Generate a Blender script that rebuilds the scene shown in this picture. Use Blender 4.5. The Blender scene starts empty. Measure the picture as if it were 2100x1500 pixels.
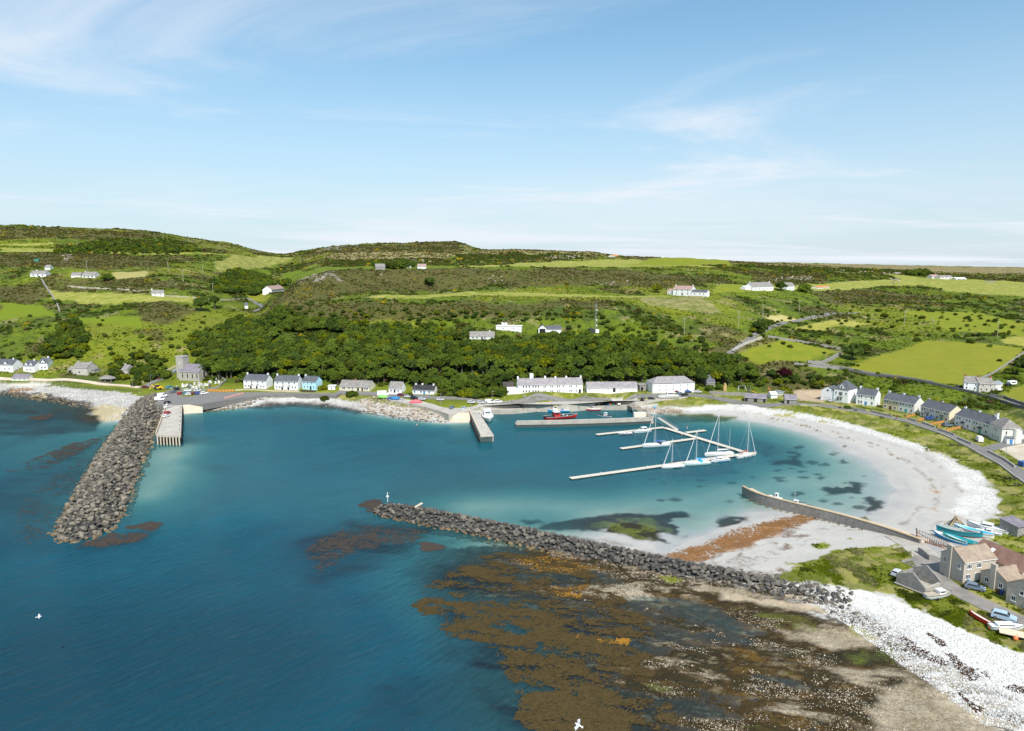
import bpy, bmesh, math, random
import numpy as np
from mathutils import Vector, Matrix
random.seed(7); RNG = np.random.default_rng(11)
scene = bpy.context.scene
COL = scene.collection
# ---------------------------------------------------------------- camera
H = 77.0; F = 1400.0; W0, H0 = 2100.0, 1500.0; HORIZON = 545.0
PITCH = math.atan((750.0 - HORIZON) / F)
cam_data = bpy.data.cameras.new('camera'); cam = bpy.data.objects.new('camera', cam_data); COL.objects.link(cam)
cam.location = (0, 0, H); cam.rotation_euler = (math.radians(90) - PITCH, 0, 0)
cam_data.sensor_width = 36; cam_data.lens = 36 * F / W0; cam_data.clip_start = 1; cam_data.clip_end = 20000
scene.camera = cam
# ---------------------------------------------------------------- sky, sun, exposure
SUN_EL = math.radians(50)
SUN_DIR = Vector((0.28, -0.96, 0)).normalized()          # horizontal direction towards the sun
world = bpy.data.worlds.new('World'); scene.world = world; world.use_nodes = True
def world_nodes():
    nt = world.node_tree; N = nt.nodes; L = nt.links; N.clear()
    out = N.new('ShaderNodeOutputWorld'); bg = N.new('ShaderNodeBackground'); bg.inputs[1].default_value = 0.11
    sky = N.new('ShaderNodeTexSky'); sky.sky_type = 'NISHITA'; sky.sun_disc = False
    sky.sun_elevation = SUN_EL; sky.sun_rotation = math.atan2(SUN_DIR.x, SUN_DIR.y)
    sky.altitude = 80; sky.air_density = 1.0; sky.dust_density = 0.6; sky.ozone_density = 1.6
    tc = N.new('ShaderNodeTexCoord'); sep = N.new('ShaderNodeSeparateXYZ'); L.new(tc.outputs['Generated'], sep.inputs[0])
    def M(op, a, b=None, clamp=False):
        n = N.new('ShaderNodeMath'); n.operation = op; n.use_clamp = clamp
        for i, v in enumerate((a, b)):
            if v is None: continue
            if isinstance(v, (int, float)): n.inputs[i].default_value = v
            else: L.new(v, n.inputs[i])
        return n.outputs[0]
    z = M('MAXIMUM', sep.outputs[2], 0.0)
    # cloud layer: directions projected to a flat ceiling, so streaks tighten towards the horizon
    zz = M('ADD', z, 0.055)
    cx = M('DIVIDE', sep.outputs[0], zz); cy = M('DIVIDE', sep.outputs[1], zz)
    comb = N.new('ShaderNodeCombineXYZ'); L.new(cx, comb.inputs[0]); L.new(cy, comb.inputs[1])
    def noise(scale, detail, rough, dist, sc, off):
        mp = N.new('ShaderNodeMapping'); L.new(comb.outputs[0], mp.inputs[0]); mp.inputs['Scale'].default_value = sc; mp.inputs['Location'].default_value = off
        mp.inputs['Rotation'].default_value = (0, 0, math.radians(12))
        n = N.new('ShaderNodeTexNoise'); L.new(mp.outputs[0], n.inputs['Vector']); n.inputs['Scale'].default_value = scale
        n.inputs['Detail'].default_value = detail; n.inputs['Roughness'].default_value = rough; n.inputs['Distortion'].default_value = dist
        return n.outputs['Fac']
    def ramp(v, a, b):
        r = N.new('ShaderNodeMapRange'); r.interpolation_type = 'SMOOTHSTEP'; L.new(v, r.inputs[0]); r.inputs[1].default_value = a; r.inputs[2].default_value = b
        return r.outputs[0]
    wisps = ramp(noise(0.42, 9, 0.60, 0.7, (0.8, 1.2, 1), WISP_OFF), 0.455, 0.74)
    streaks = ramp(noise(0.11, 9, 0.58, 0.5, (1.0, 1.6, 1), (1.3, 2.2, 0)), 0.44, 0.60)
    low = ramp(z, 0.16, 0.0)                          # cloud banks thicken with distance
    bank = M('MULTIPLY', streaks, low)
    cover = M('MAXIMUM', M('MULTIPLY', wisps, 0.95), M('MULTIPLY', bank, 1.0))
    veil = M('ADD', M('MULTIPLY', ramp(z, 0.36, -0.02), 0.70), VEIL_MIN)   # thin high veil that pales the lower sky
    vmix = N.new('ShaderNodeMixRGB'); L.new(veil, vmix.inputs[0]); vmix.inputs[2].default_value = VEIL_COL
    mix = N.new('ShaderNodeMixRGB'); L.new(cover, mix.inputs[0]); 
    tint = N.new('ShaderNodeMixRGB'); tint.blend_type = 'MULTIPLY'; tint.inputs[0].default_value = 1
    tint.inputs[2].default_value = SKY_TINT; L.new(sky.outputs[0], tint.inputs[1])
    L.new(tint.outputs[0], vmix.inputs[1]); L.new(vmix.outputs[0], mix.inputs[1]); mix.inputs[2].default_value = CLOUD_COL
    L.new(mix.outputs[0], bg.inputs[0]); L.new(bg.outputs[0], out.inputs[0])
SKY_TINT = (0.70, 1.22, 1.28, 1); CLOUD_COL = (6.6, 7.0, 7.6, 1); VEIL_COL = (5.35, 5.8, 6.5, 1); VEIL_MIN = 0.16; WISP_OFF = (8.7, 3.3, 0)
world_nodes()
sun_data = bpy.data.lights.new('sun', 'SUN'); sun_data.energy = 4.8; sun_data.angle = math.radians(0.5); sun_data.color = (1, 0.95, 0.87)
sun = bpy.data.objects.new('sun', sun_data); COL.objects.link(sun); sun.location = (200, -200, 400)
_sd = Vector((SUN_DIR.x * math.cos(SUN_EL), SUN_DIR.y * math.cos(SUN_EL), math.sin(SUN_EL)))
sun.rotation_euler = _sd.to_track_quat('Z', 'Y').to_euler()
scene.view_settings.view_transform = 'Standard'; scene.view_settings.look = 'None'
scene.view_settings.exposure = 0.25; scene.view_settings.gamma = 1.0; scene.view_settings.use_curve_mapping = False
scene.cycles.max_bounces = 6; scene.cycles.transparent_max_bounces = 8; scene.cycles.use_denoising = True
scene.cycles.caustics_reflective = False; scene.cycles.caustics_refractive = False
# ---------------------------------------------------------------- pixel rays
SP, CP = math.sin(PITCH), math.cos(PITCH)
def ray(px, py):
    xr = (px - 1050.0) / F; u = (750.0 - py) / F
    return xr, CP + u * SP, -SP + u * CP
def at_depth(px, py, Y):
    x, y, z = ray(px, py); t = Y / y
    return (x * t, Y, H + z * t)
def at_z(px, py, z=0.0):
    x, y, dz = ray(px, py); t = (z - H) / dz
    return (x * t, y * t, z)
# ---------------------------------------------------------------- noise
def _hash(ix, iy, seed):
    h = (ix * 374761393 + iy * 668265263 + seed * 974634777) & 0xFFFFFFFF
    h = ((h ^ (h >> 13)) * 1274126177) & 0xFFFFFFFF
    return ((h ^ (h >> 16)) & 0xFFFF) / 65535.0
def vnoise(x, y, seed=0):
    x0 = np.floor(x); y0 = np.floor(y); fx = x - x0; fy = y - y0
    ix = x0.astype(np.int64); iy = y0.astype(np.int64)
    fx = fx * fx * fx * (fx * (fx * 6 - 15) + 10); fy = fy * fy * fy * (fy * (fy * 6 - 15) + 10)
    a = _hash(ix, iy, seed); b = _hash(ix + 1, iy, seed); c = _hash(ix, iy + 1, seed); d = _hash(ix + 1, iy + 1, seed)
    return (a + (b - a) * fx) * (1 - fy) + (c + (d - c) * fx) * fy
def fbm(x, y, scale, octaves=4, seed=0, gain=0.5):
    x = np.asarray(x, float) / scale; y = np.asarray(y, float) / scale; s = 0.0; a = 1.0; t = 0.0
    for o in range(octaves):
        ca, sa = math.cos(o * 1.1), math.sin(o * 1.1)
        s = s + a * vnoise(x * ca - y * sa + o * 17.3, x * sa + y * ca - o * 9.1, seed + o); t += a
        a *= gain; x = x * 2.03; y = y * 2.03
    return s / t
def sstep(x, a, b):
    t = np.clip((x - a) / (b - a), 0, 1); return t * t * (3 - 2 * t)
# ---------------------------------------------------------------- hills: rings of (row in the photo, forward distance)
HILL = {
 -400: [(768,445),(700,490),(640,560),(600,620),(545,700),(525,780),(500,950),(455,1200)],
 0:    [(770,440),(700,490),(640,560),(600,620),(556,690),(530,780),(505,950),(465,1200)],
 150:  [(772,435),(700,490),(640,560),(600,625),(560,690),(535,780),(512,950),(467,1200)],
 300:  [(778,425),(700,485),(650,540),(605,600),(570,680),(545,780),(520,950),(475,1200)],
 375:  [(781,420),(700,488),(650,550),(608,612),(575,690),(550,790),(523,950),(487,1230)],
 470:  [(786,412),(705,488),(655,565),(620,632),(590,720),(562,830),(532,975),(500,1260)],
 530:  [(790,405),(710,475),(665,540),(645,590),(610,700),(575,850),(545,1000),(516,1300)],
 580:  [(795,400),(700,470),(660,510),(630,545),(606,580),(600,760),(560,950),(523,1300)],
 620:  [(796,399),(700,468),(650,520),(605,570),(578,612),(572,780),(545,980),(518,1300)],
 680:  [(797,398),(700,465),(640,530),(590,590),(557,645),(549,800),(530,1000),(507,1300)],
 780:  [(797,396),(700,470),(613,560),(594,620),(549,690),(545,850),(524,1050),(501,1300)],
 930:  [(799,393),(700,470),(613,562),(596,632),(548,700),(542,900),(520,1100),(497,1300)],
 990:  [(800,392),(700,470),(613,560),(598,630),(549,710),(543,880),(524,1090),(512,1280)],
 1060: [(800,392),(700,470),(613,560),(598,630),(549,720),(545,850),(528,1080),(512,1250)],
 1200: [(800,392),(700,465),(617,552),(600,622),(552,730),(545,900),(535,1080),(518,1300)],
 1275: [(801,391),(702,462),(618,556),(604,622),(555,740),(545,900),(540,1050),(527,1320)],
 1450: [(805,386),(720,450),(650,522),(605,600),(570,720),(552,850),(545,1050),(533,1380)],
 1530: [(811,379),(730,438),(670,505),(622,588),(582,705),(558,850),(546,1080),(538,1700)],
 1600: [(817,372),(740,425),(690,490),(645,570),(598,680),(570,850),(552,1100),(540,1900)],
 1680: [(815,375),(750,423),(705,482),(652,582),(604,700),(575,880),(556,1150),(541,2000)],
 1760: [(814,374),(761,416),(722,468),(662,588),(612,720),(580,900),(560,1200),(543,2050)],
 1900: [(842,338),(795,371),(745,436),(690,520),(640,640),(600,830),(570,1200),(546,2200)],
 2000: [(856,323),(815,350),(753,420),(697,506),(645,628),(603,810),(570,1240),(548,2300)],
 2060: [(866,315),(833,335),(762,410),(700,500),(648,622),(604,800),(570,1250),(549,2300)],
 2150: [(893,290),(860,304),(772,400),(704,496),(650,620),(605,800),(570,1250),(550,2300)],
 2700: [(900,286),(868,300),(776,398),(706,494),(650,620),(605,800),(570,1250),(551,2300)],
}
NR = 8
_cols = sorted(HILL)
ringS = np.zeros((NR, len(_cols))); ringY = ringS.copy(); ringZ = ringS.copy()
for j, c in enumerate(_cols):
    for i, (py, Y) in enumerate(HILL[c]):
        x, y, z = at_depth(c, py, Y); ringS[i, j] = x / y; ringY[i, j] = Y; ringZ[i, j] = z
def pchip_slopes(h, d):
    m = np.zeros(d.shape[:-1] + (d.shape[-1] + 1,))
    w1 = 2 * h[..., 1:] + h[..., :-1]; w2 = h[..., 1:] + 2 * h[..., :-1]
    same = d[..., 1:] * d[..., :-1] > 0
    with np.errstate(divide='ignore', invalid='ignore'):
        mm = (w1 + w2) / (w1 / d[..., :-1] + w2 / d[..., 1:])
    m[..., 1:-1] = np.where(same, mm, 0); m[..., 0] = d[..., 0]; m[..., -1] = d[..., -1]
    return m
def pchip1(xs, ys, x):
    h = np.diff(xs); d = np.diff(ys) / h; m = pchip_slopes(h, d)
    x = np.clip(x, xs[0], xs[-1]); k = np.clip(np.searchsorted(xs, x) - 1, 0, len(xs) - 2); t = (x - xs[k]) / h[k]
    t2 = t * t; t3 = t2 * t
    return (2*t3-3*t2+1)*ys[k] + (t3-2*t2+t)*h[k]*m[k] + (-2*t3+3*t2)*ys[k+1] + (t3-t2)*h[k]*m[k+1]
# near ground: control points (column, row, height) taken from shorelines, beach, quays and depths
NEAR = []
def P(z, *pts):
    for px, py in pts: NEAR.append((px, py, z))
P(-11, (50,1450),(300,1470),(600,1470),(-300,1480)); P(-7, (780,1400),(600,1250),(300,1250),(50,1250),(-300,1450),(-300,1200),(450,1150),(-800,1300),(800,1490),(-600,1480))
P(-4.5, (40,1050),(620,1080),(760,1200),(-300,1000),(100,1000),(-700,1000))
P(-2.6, (0,870),(100,880),(60,940),(-250,860)); P(-1.2, (0,835),(110,850),(190,880),(-200,830))
P(-4.2, (560,1000),(640,950),(800,960),(900,960),(1000,960),(1150,970),(700,890),(850,900),(500,900),(1100,910),(1250,940),(430,900))
P(-3.2, (1040,860),(1200,850),(1400,930),(1450,910),(1500,940),(1350,980),(1450,980),(440,960),(430,1040))
P(-0.7, (345,950),(335,985),(375,935),(312,1020),(360,920)); P(-1.1, (385,960),(365,995),(395,915)); P(-2.4, (430,940),(400,1020),(340,1060))
P(-2.0, (880,1030),(1000,1012),(1250,1012)); P(-0.8, (950,1040),(1050,1045),(1200,1042),(1300,1035),(1400,1028),(1500,1003),(1000,1035),(1120,1040))
P(-1.6, (1300,1010),(1420,1000),(1560,965),(1620,940)); P(-1.3, (1500,880),(1600,905)); P(-0.7, (1600,985),(1700,960),(1650,1020),(1560,1020),(1480,1040))
P(-0.35, (1750,1000),(1760,975),(1700,930),(1720,1040))
P(-0.5, (1200,1075),(1400,1080),(1330,1060)); P(0.1, (1270,1078),(1330,1085)); P(-1.2,(1130,1070),(1060,1060))
P(0, (0,806),(60,814),(130,824),(185,838),(-200,800),(430,842),(500,836),(545,833),(600,829),(680,834),(740,844),(800,854),(860,862),(912,868))
P(0, (1350,846),(1390,850),(1440,851),(1500,857),(1560,867),(1640,885),(1720,913),(1780,943),(1822,975),(1840,1005),(1822,1035),(1790,1055),(1755,1066))
P(0, (1545,1052),(1520,1068),(1460,1094),(1400,1118),(1370,1132))
P(1.1, (1420,842),(1500,846),(1570,856),(1650,870),(1740,893),(1820,925),(1880,960),(1910,1000),(1890,1045),(1850,1080),(1800,1085))
P(2.3, (1380,838),(1440,833),(1500,833),(1570,842),(1650,853),(1740,871),(1800,890),(1850,906),(1890,918),(1940,938),(1990,965),(2030,1005),(2045,1030),(2035,1058),(2010,1078))
P(3.9, (1440,822),(1530,832),(1600,836),(1660,842),(1740,855),(1800,867),(1900,893),(1980,922),(2040,955),(2100,988),(2200,1040),(2100,1030),(2090,1080))
P(2.0, (1880,1095),(1930,1085),(1960,1110),(2020,1110)); P(3.0, (1880,1128),(1915,1135),(2060,1110),(2000,1130))
P(0.6, (1500,1100),(1560,1070)); P(1.1, (1600,1085),(1560,1120),(1500,1135)); P(1.8, (1680,1110),(1640,1140),(1560,1165),(1750,1110))
P(2.8, (1700,1140),(1760,1130),(1830,1130),(1650,1172),(1720,1180)); P(3.2, (1830,1160),(1900,1165),(1950,1190),(1840,1195),(1760,1165))
P(3.6, (2000,1225),(2100,1270),(2200,1330),(2000,1190),(2100,1200),(2250,1200),(1950,1150)); P(3.0, (1860,1222),(1950,1262),(2050,1305),(2150,1350))
P(2.5, (1690,1198),(1780,1212),(1850,1240),(1950,1290),(2050,1335),(2150,1380)); P(1.7, (1780,1240),(1880,1300),(1980,1365),(2080,1425),(2200,1490))
P(0.85, (1600,1228),(1700,1275),(1800,1335),(1900,1410),(2000,1480),(1700,1250)); P(1.2, (1500,1195),(1800,1280))
P(0.45, (1500,1250),(1600,1300),(1700,1400),(1400,1195),(1300,1200),(1650,1350),(1600,1480),(1750,1480),(1900,1495),(1250,1215))
P(0.18, (1500,1350),(1450,1300),(1400,1380),(1500,1450),(1400,1250),(1380,1460),(1180,1165),(1100,1150))
P(-0.12, (1330,1330),(1280,1440),(1250,1260),(1130,1210),(1050,1170)); P(-0.7, (1180,1300),(1150,1430),(1000,1220),(980,1160)); P(-2.2, (1000,1330),(1000,1440),(890,1250),(870,1170))
P(1.6, (60,795),(130,803),(200,815),(250,822),(-100,790),(-300,785)); P(3.2, (0,783),(100,783),(200,790),(270,800),(-200,776),(300,806)); P(1.2,(215,850),(240,835))
P(4.0, (330,812),(380,822),(430,812),(500,806),(600,804),(700,805),(780,812),(830,820),(880,828),(920,838),(960,836),(985,830),(1050,827),(1150,824),(1250,820),(1300,820),(1340,818),(1400,815),(450,800),(330,795))
P(0.7,(530,828),(600,823),(660,828)); P(2.2,(530,822),(600,816),(670,820)); P(-2.5,(1030,852),(1060,850),(1100,846),(1150,845),(1200,843),(1270,842),(1285,842),(1060,862),(1100,858),(1150,856),(1200,855),(1250,853),(1290,850),(1320,855),(1330,862),(1200,862),(1300,868),(1100,866),(1250,862)); P(4.7,(1070,812),(1150,811),(1200,810),(1280,808)); P(4.2,(1000,822),(1100,820),(1200,817),(1290,813)); P(1.7,(990,838),(1050,837),(1142,829),(1220,829),(1285,829)); P(-2.8,(1040,880),(930,890),(940,920))
P(-0.8,(1400,860),(1470,868)); P(2.4,(1325,837))
P(-2.0,(395,860),(450,855),(600,845),(700,855))
npx = np.array([at_z(*p) for p in NEAR])
foot = np.array([(ringS[0, j] * ringY[0, j], ringY[0, j], ringZ[0, j]) for j in range(len(_cols))])
ctrl = np.vstack([npx, foot])
def _phi(a, b): return np.sqrt((a[:, None, 0] - b[None, :, 0])**2 + (a[:, None, 1] - b[None, :, 1])**2 + 6.0)
_A = _phi(ctrl, ctrl); _n = len(ctrl)
_M = np.block([[_A + np.eye(_n) * 0.4 * -1, np.ones((_n, 1))], [np.ones((1, _n)), np.zeros((1, 1))]])
_wt = np.linalg.solve(_M, np.append(ctrl[:, 2], 0))
def z_near(x, y):
    out = np.empty(len(x)); pts = np.stack([x, y], 1)
    for i in range(0, len(x), 40000): out[i:i+40000] = _phi(pts[i:i+40000], ctrl) @ _wt[:-1] + _wt[-1]
    return out
_ST = np.linspace(-1.7, 1.9, 7201); _RYT = [pchip1(ringS[i], ringY[i], _ST) for i in range(NR)]; _RZT = [pchip1(ringS[i], ringZ[i], _ST) for i in range(NR)]
_RYA = np.stack(_RYT, 1); _RZA = np.stack(_RZT, 1)
def z_base(x, y):
    """ground height without the small-scale relief"""
    x = np.atleast_1d(np.asarray(x, float)); y = np.atleast_1d(np.asarray(y, float)); s = x / np.maximum(y, 1)
    si = np.clip((s + 1.7) / 0.0005, 0, 7199.0); k0 = si.astype(int); ft = (si - k0)[:, None]
    RY = _RYA[k0] * (1 - ft) + _RYA[k0 + 1] * ft; RZ = _RZA[k0] * (1 - ft) + _RZA[k0 + 1] * ft
    RY = np.concatenate([RY, RY[:, -1:] + 700], 1); RZ = np.concatenate([RZ, RZ[:, -1:] - 45], 1)
    h = np.diff(RY, axis=1); d = np.diff(RZ, axis=1) / h; m = pchip_slopes(h, d)
    yy = np.clip(y, RY[:, 0], RY[:, -1]); k = np.clip((yy[:, None] >= RY).sum(1) - 1, 0, RY.shape[1] - 2); r = np.arange(len(x))
    hh = h[r, k]; t = (yy - RY[r, k]) / hh; t2 = t*t; t3 = t2*t
    zh = (2*t3-3*t2+1)*RZ[r,k] + (t3-2*t2+t)*hh*m[r,k] + (-2*t3+3*t2)*RZ[r,k+1] + (t3-t2)*hh*m[r,k+1]
    w = sstep(y, RY[:, 0] - 14, RY[:, 0] + 6)
    out = zh.copy(); q = w < 1
    if q.any():
        zn = z_near(x[q], y[q]); out[q] = zn * (1 - w[q]) + zh[q] * w[q]
    # the ground keeps falling away behind the last ridge
    return out - np.maximum(0, y - RY[:, -1]) * 0.02
def relief(x, y, z):
    """small-scale relief: hummocks on the hills, ripples on reef and shingle"""
    hill = sstep(z, 7, 30); far = sstep(y, 700, 1300)
    a = (fbm(x, y, 38, 4, 3) - 0.5) * (3.2 * hill + 2.5 * far) + (fbm(x, y, 9, 3, 5) - 0.5) * 1.3 * hill
    ridge = np.abs(fbm(x, y * 1.6, 90, 3, 8) - 0.5) * 2
    a += (0.35 - ridge) * 2.5 * far
    reef = sstep(z, -1.6, -0.2) * (1 - sstep(z, 0.75, 1.3)) * REEF_MASK(x, y)
    u = x * 0.97 - y * 0.24; v = x * 0.24 + y * 0.97
    a += reef * ((fbm(u, v * 3.4, 30, 5, 21, 0.55) - 0.5) * 1.9 + (fbm(x, y, 2.2, 2, 23) - 0.5) * 0.25)
    a += (fbm(x, y, 6, 3, 31) - 0.5) * 0.25 * sstep(z, 1.2, 2.4) * (1 - hill)
    return a
def in_poly(x, y, poly):
    x = np.asarray(x); y = np.asarray(y); c = np.zeros(x.shape, bool); n = len(poly); j = n - 1
    for i in range(n):
        xi, yi = poly[i][:2]; xj, yj = poly[j][:2]
        if yi != yj: c ^= ((yi > y) != (yj > y)) & (x < (xj - xi) * (y - yi) / (yj - yi) + xi)
        j = i
    return c
def seg_dist(x, y, pts, closed=False):
    d = np.full(np.shape(x), 1e9); n = len(pts)
    for i in range(n if closed else n - 1):
        ax, ay = pts[i][:2]; bx, by = pts[(i + 1) % n][:2]; vx, vy = bx - ax, by - ay; l2 = vx*vx + vy*vy + 1e-9
        t = np.clip(((x - ax) * vx + (y - ay) * vy) / l2, 0, 1)
        d = np.minimum(d, np.hypot(x - ax - t * vx, y - ay - t * vy))
    return d
_reef = [at_z(a, b)[:2] for a, b in [(860,1120),(1180,1110),(1420,1180),(1640,1225),(1780,1300),(1900,1390),(2060,1490),(2100,1520),(900,1520),(960,1400),(860,1230)]]
def REEF_MASK(x, y):
    d = seg_dist(x, y, _reef, True); return np.where(in_poly(x, y, _reef), 1.0, np.clip(1 - d / 8, 0, 1))
def ground(x, y):
    z = z_base(x, y); return z + relief(np.atleast_1d(x), np.atleast_1d(y), z)
def gz(x, y): return float(ground(x, y)[0])
_hit = {}
def hit_many(pts):
    """where the view rays of photo points meet the ground (marched, then bisected)"""
    pts = np.asarray(pts, float); x = (pts[:, 0] - 1050) / F; u = (750 - pts[:, 1]) / F; dy = CP + u * SP; dz = -SP + u * CP
    ys = np.concatenate([np.arange(70, 500, 2.0), np.arange(500, 1000, 4.0), np.arange(1000, 2600, 10.0)])
    n = len(pts); lo = np.full(n, 70.0); hi = np.full(n, 2600.0); found = np.zeros(n, bool)
    X = (x / dy)[:, None] * ys[None]; Z = H + (dz / dy)[:, None] * ys[None]; Y = np.broadcast_to(ys[None], X.shape)
    G = np.maximum(z_base(X.ravel(), Y.ravel()).reshape(X.shape), -0.0); below = Z <= G
    k = np.where(below.any(1), below.argmax(1), len(ys) - 1); lo = ys[np.maximum(k - 1, 0)]; hi = ys[k].copy()
    for _ in range(12):
        mid = (lo + hi) / 2; g = np.maximum(z_base(x / dy * mid, mid), 0); b = H + dz / dy * mid <= g
        hi = np.where(b, mid, hi); lo = np.where(b, lo, mid)
    return np.stack([x / dy * hi, hi, H + dz / dy * hi], 1)
def hit(px, py):
    k = (px, py)
    if k not in _hit: _hit[k] = tuple(hit_many([k])[0])
    return Vector(_hit[k])
def hits(pts): return [tuple(v) for v in hit_many(pts)]
# ---------------------------------------------------------------- object helpers
def tag(o, label=None, cat=None, group=None, kind=None):
    if label: o['label'] = label
    if cat: o['category'] = cat
    if group: o['group'] = group
    if kind: o['kind'] = kind
    return o
def link(name, data, parent=None, mat=None):
    o = bpy.data.objects.new(name, data); COL.objects.link(o)
    if parent is not None: o.parent = parent
    if mat is not None and data is not None and not data.materials: data.materials.append(mat)
    return o
def empty(name, loc=(0, 0, 0), rz=0.0, **kw):
    o = bpy.data.objects.new(name, None); COL.objects.link(o); o.location = loc; o.rotation_euler = (0, 0, rz); o.empty_display_size = 0.3
    return tag(o, **kw)
def copy_tree(o, parent=None):
    c = o.copy(); COL.objects.link(c); c.parent = parent
    for ch in list(o.children): copy_tree(ch, c)
    return c
def grid_mesh(name, V, nu, nv, keep=None, smooth=True):
    """V: (nu*nv,3) row-major (nu rows of nv); keep: face mask"""
    i = np.arange(nu - 1)[:, None] * nv + np.arange(nv - 1)[None]; i = i.ravel()
    q = np.stack([i, i + 1, i + nv + 1, i + nv], 1)
    if keep is not None:
        q = q[keep]; used = np.zeros(len(V), bool); used[q.ravel()] = True; remap = np.cumsum(used) - 1; q = remap[q]; V = V[used]
    else: used = None
    me = bpy.data.meshes.new(name); me.vertices.add(len(V)); me.vertices.foreach_set('co', V.astype(np.float32).ravel())
    me.loops.add(q.size); me.loops.foreach_set('vertex_index', q.astype(np.int32).ravel())
    me.polygons.add(len(q)); me.polygons.foreach_set('loop_start', np.arange(0, q.size, 4, dtype=np.int32)); me.polygons.foreach_set('loop_total', np.full(len(q), 4, np.int32))
    if smooth: me.polygons.foreach_set('use_smooth', np.ones(len(q), bool))
    me.update(calc_edges=True)
    return me, used
def set_attr(me, name, arr):
    if arr.ndim == 2:
        a = me.attributes.new(name, 'FLOAT_COLOR', 'POINT'); c = np.ones((len(arr), 4), np.float32); c[:, :3] = arr; a.data.foreach_set('color', c.ravel())
    else:
        a = me.attributes.new(name, 'FLOAT', 'POINT'); a.data.foreach_set('value', arr.astype(np.float32))
# ---------------------------------------------------------------- materials
MATS = {}
def new_mat(name):
    m = bpy.data.materials.new(name); m.use_nodes = True; nt = m.node_tree; nt.nodes.clear(); MATS[name] = m
    return m, nt, nt.nodes, nt.links
def nd(N, L, typ, ins=None, **props):
    n = N.new('ShaderNode' + typ)
    for k, v in props.items(): setattr(n, k, v)
    for k, v in (ins or {}).items():
        if isinstance(v, bpy.types.NodeSocket): L.new(v, n.inputs[k])
        else: n.inputs[k].default_value = v
    return n
def mat(name, col, rough=0.7, var=0.18, scale=1.5, metal=0.0, bump=0.0, col2=None, stain=0.0, obj_rand=0.0, spec=0.5, detail=5, bscale=None):
    """plain painted / natural surface with fine colour variation, optional weather stains and relief"""
    if name in MATS: return MATS[name]
    m, nt, N, L = new_mat(name)
    tc = nd(N, L, 'TexCoord'); geo = nd(N, L, 'NewGeometry')
    no = nd(N, L, 'TexNoise', {'Vector': geo.outputs['Position'], 'Scale': scale, 'Detail': detail, 'Roughness': 0.62})
    fac = nd(N, L, 'MapRange', {0: no.outputs['Fac'], 1: 0.3, 2: 0.7})
    c2 = col2 if col2 else tuple(c * (1 - var) for c in col); c1 = col if col2 else tuple(min(1, c * (1 + var * 0.6)) for c in col)
    mix = nd(N, L, 'MixRGB', {0: fac.outputs[0], 1: (*c1, 1), 2: (*c2, 1)}); last = mix.outputs[0]
    if stain:
        mp = nd(N, L, 'Mapping', {'Vector': geo.outputs['Position'], 'Scale': (1.6, 1.6, 0.25)})
        ns = nd(N, L, 'TexNoise', {'Vector': mp.outputs[0], 'Scale': 0.9, 'Detail': 6, 'Roughness': 0.7})
        fs = nd(N, L, 'MapRange', {0: ns.outputs['Fac'], 1: 0.5, 2: 0.78, 4: stain})
        mm = nd(N, L, 'MixRGB', {0: fs.outputs[0], 1: last, 2: (0.16, 0.14, 0.11, 1)}); last = mm.outputs[0]
    if obj_rand:
        oi = nd(N, L, 'ObjectInfo'); mr = nd(N, L, 'MapRange', {0: oi.outputs['Random'], 3: 1 - obj_rand, 4: 1 + obj_rand})
        cb = nd(N, L, 'CombineXYZ', {0: mr.outputs[0], 1: mr.outputs[0], 2: mr.outputs[0]})
        mm = nd(N, L, 'MixRGB', {0: 1.0, 1: last, 2: cb.outputs[0]}, blend_type='MULTIPLY'); last = mm.outputs[0]
    b = nd(N, L, 'BsdfPrincipled', {'Base Color': last, 'Roughness': rough, 'Metallic': metal})
    b.inputs['Specular IOR Level'].default_value = spec
    if bump:
        nb = nd(N, L, 'TexNoise', {'Vector': geo.outputs['Position'], 'Scale': bscale or scale * 3, 'Detail': 4})
        bp = nd(N, L, 'Bump', {'Height': nb.outputs['Fac'], 'Strength': bump, 'Distance': 0.15}); L.new(bp.outputs[0], b.inputs['Normal'])
    o = nd(N, L, 'OutputMaterial', {0: b.outputs[0]})
    return m
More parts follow.
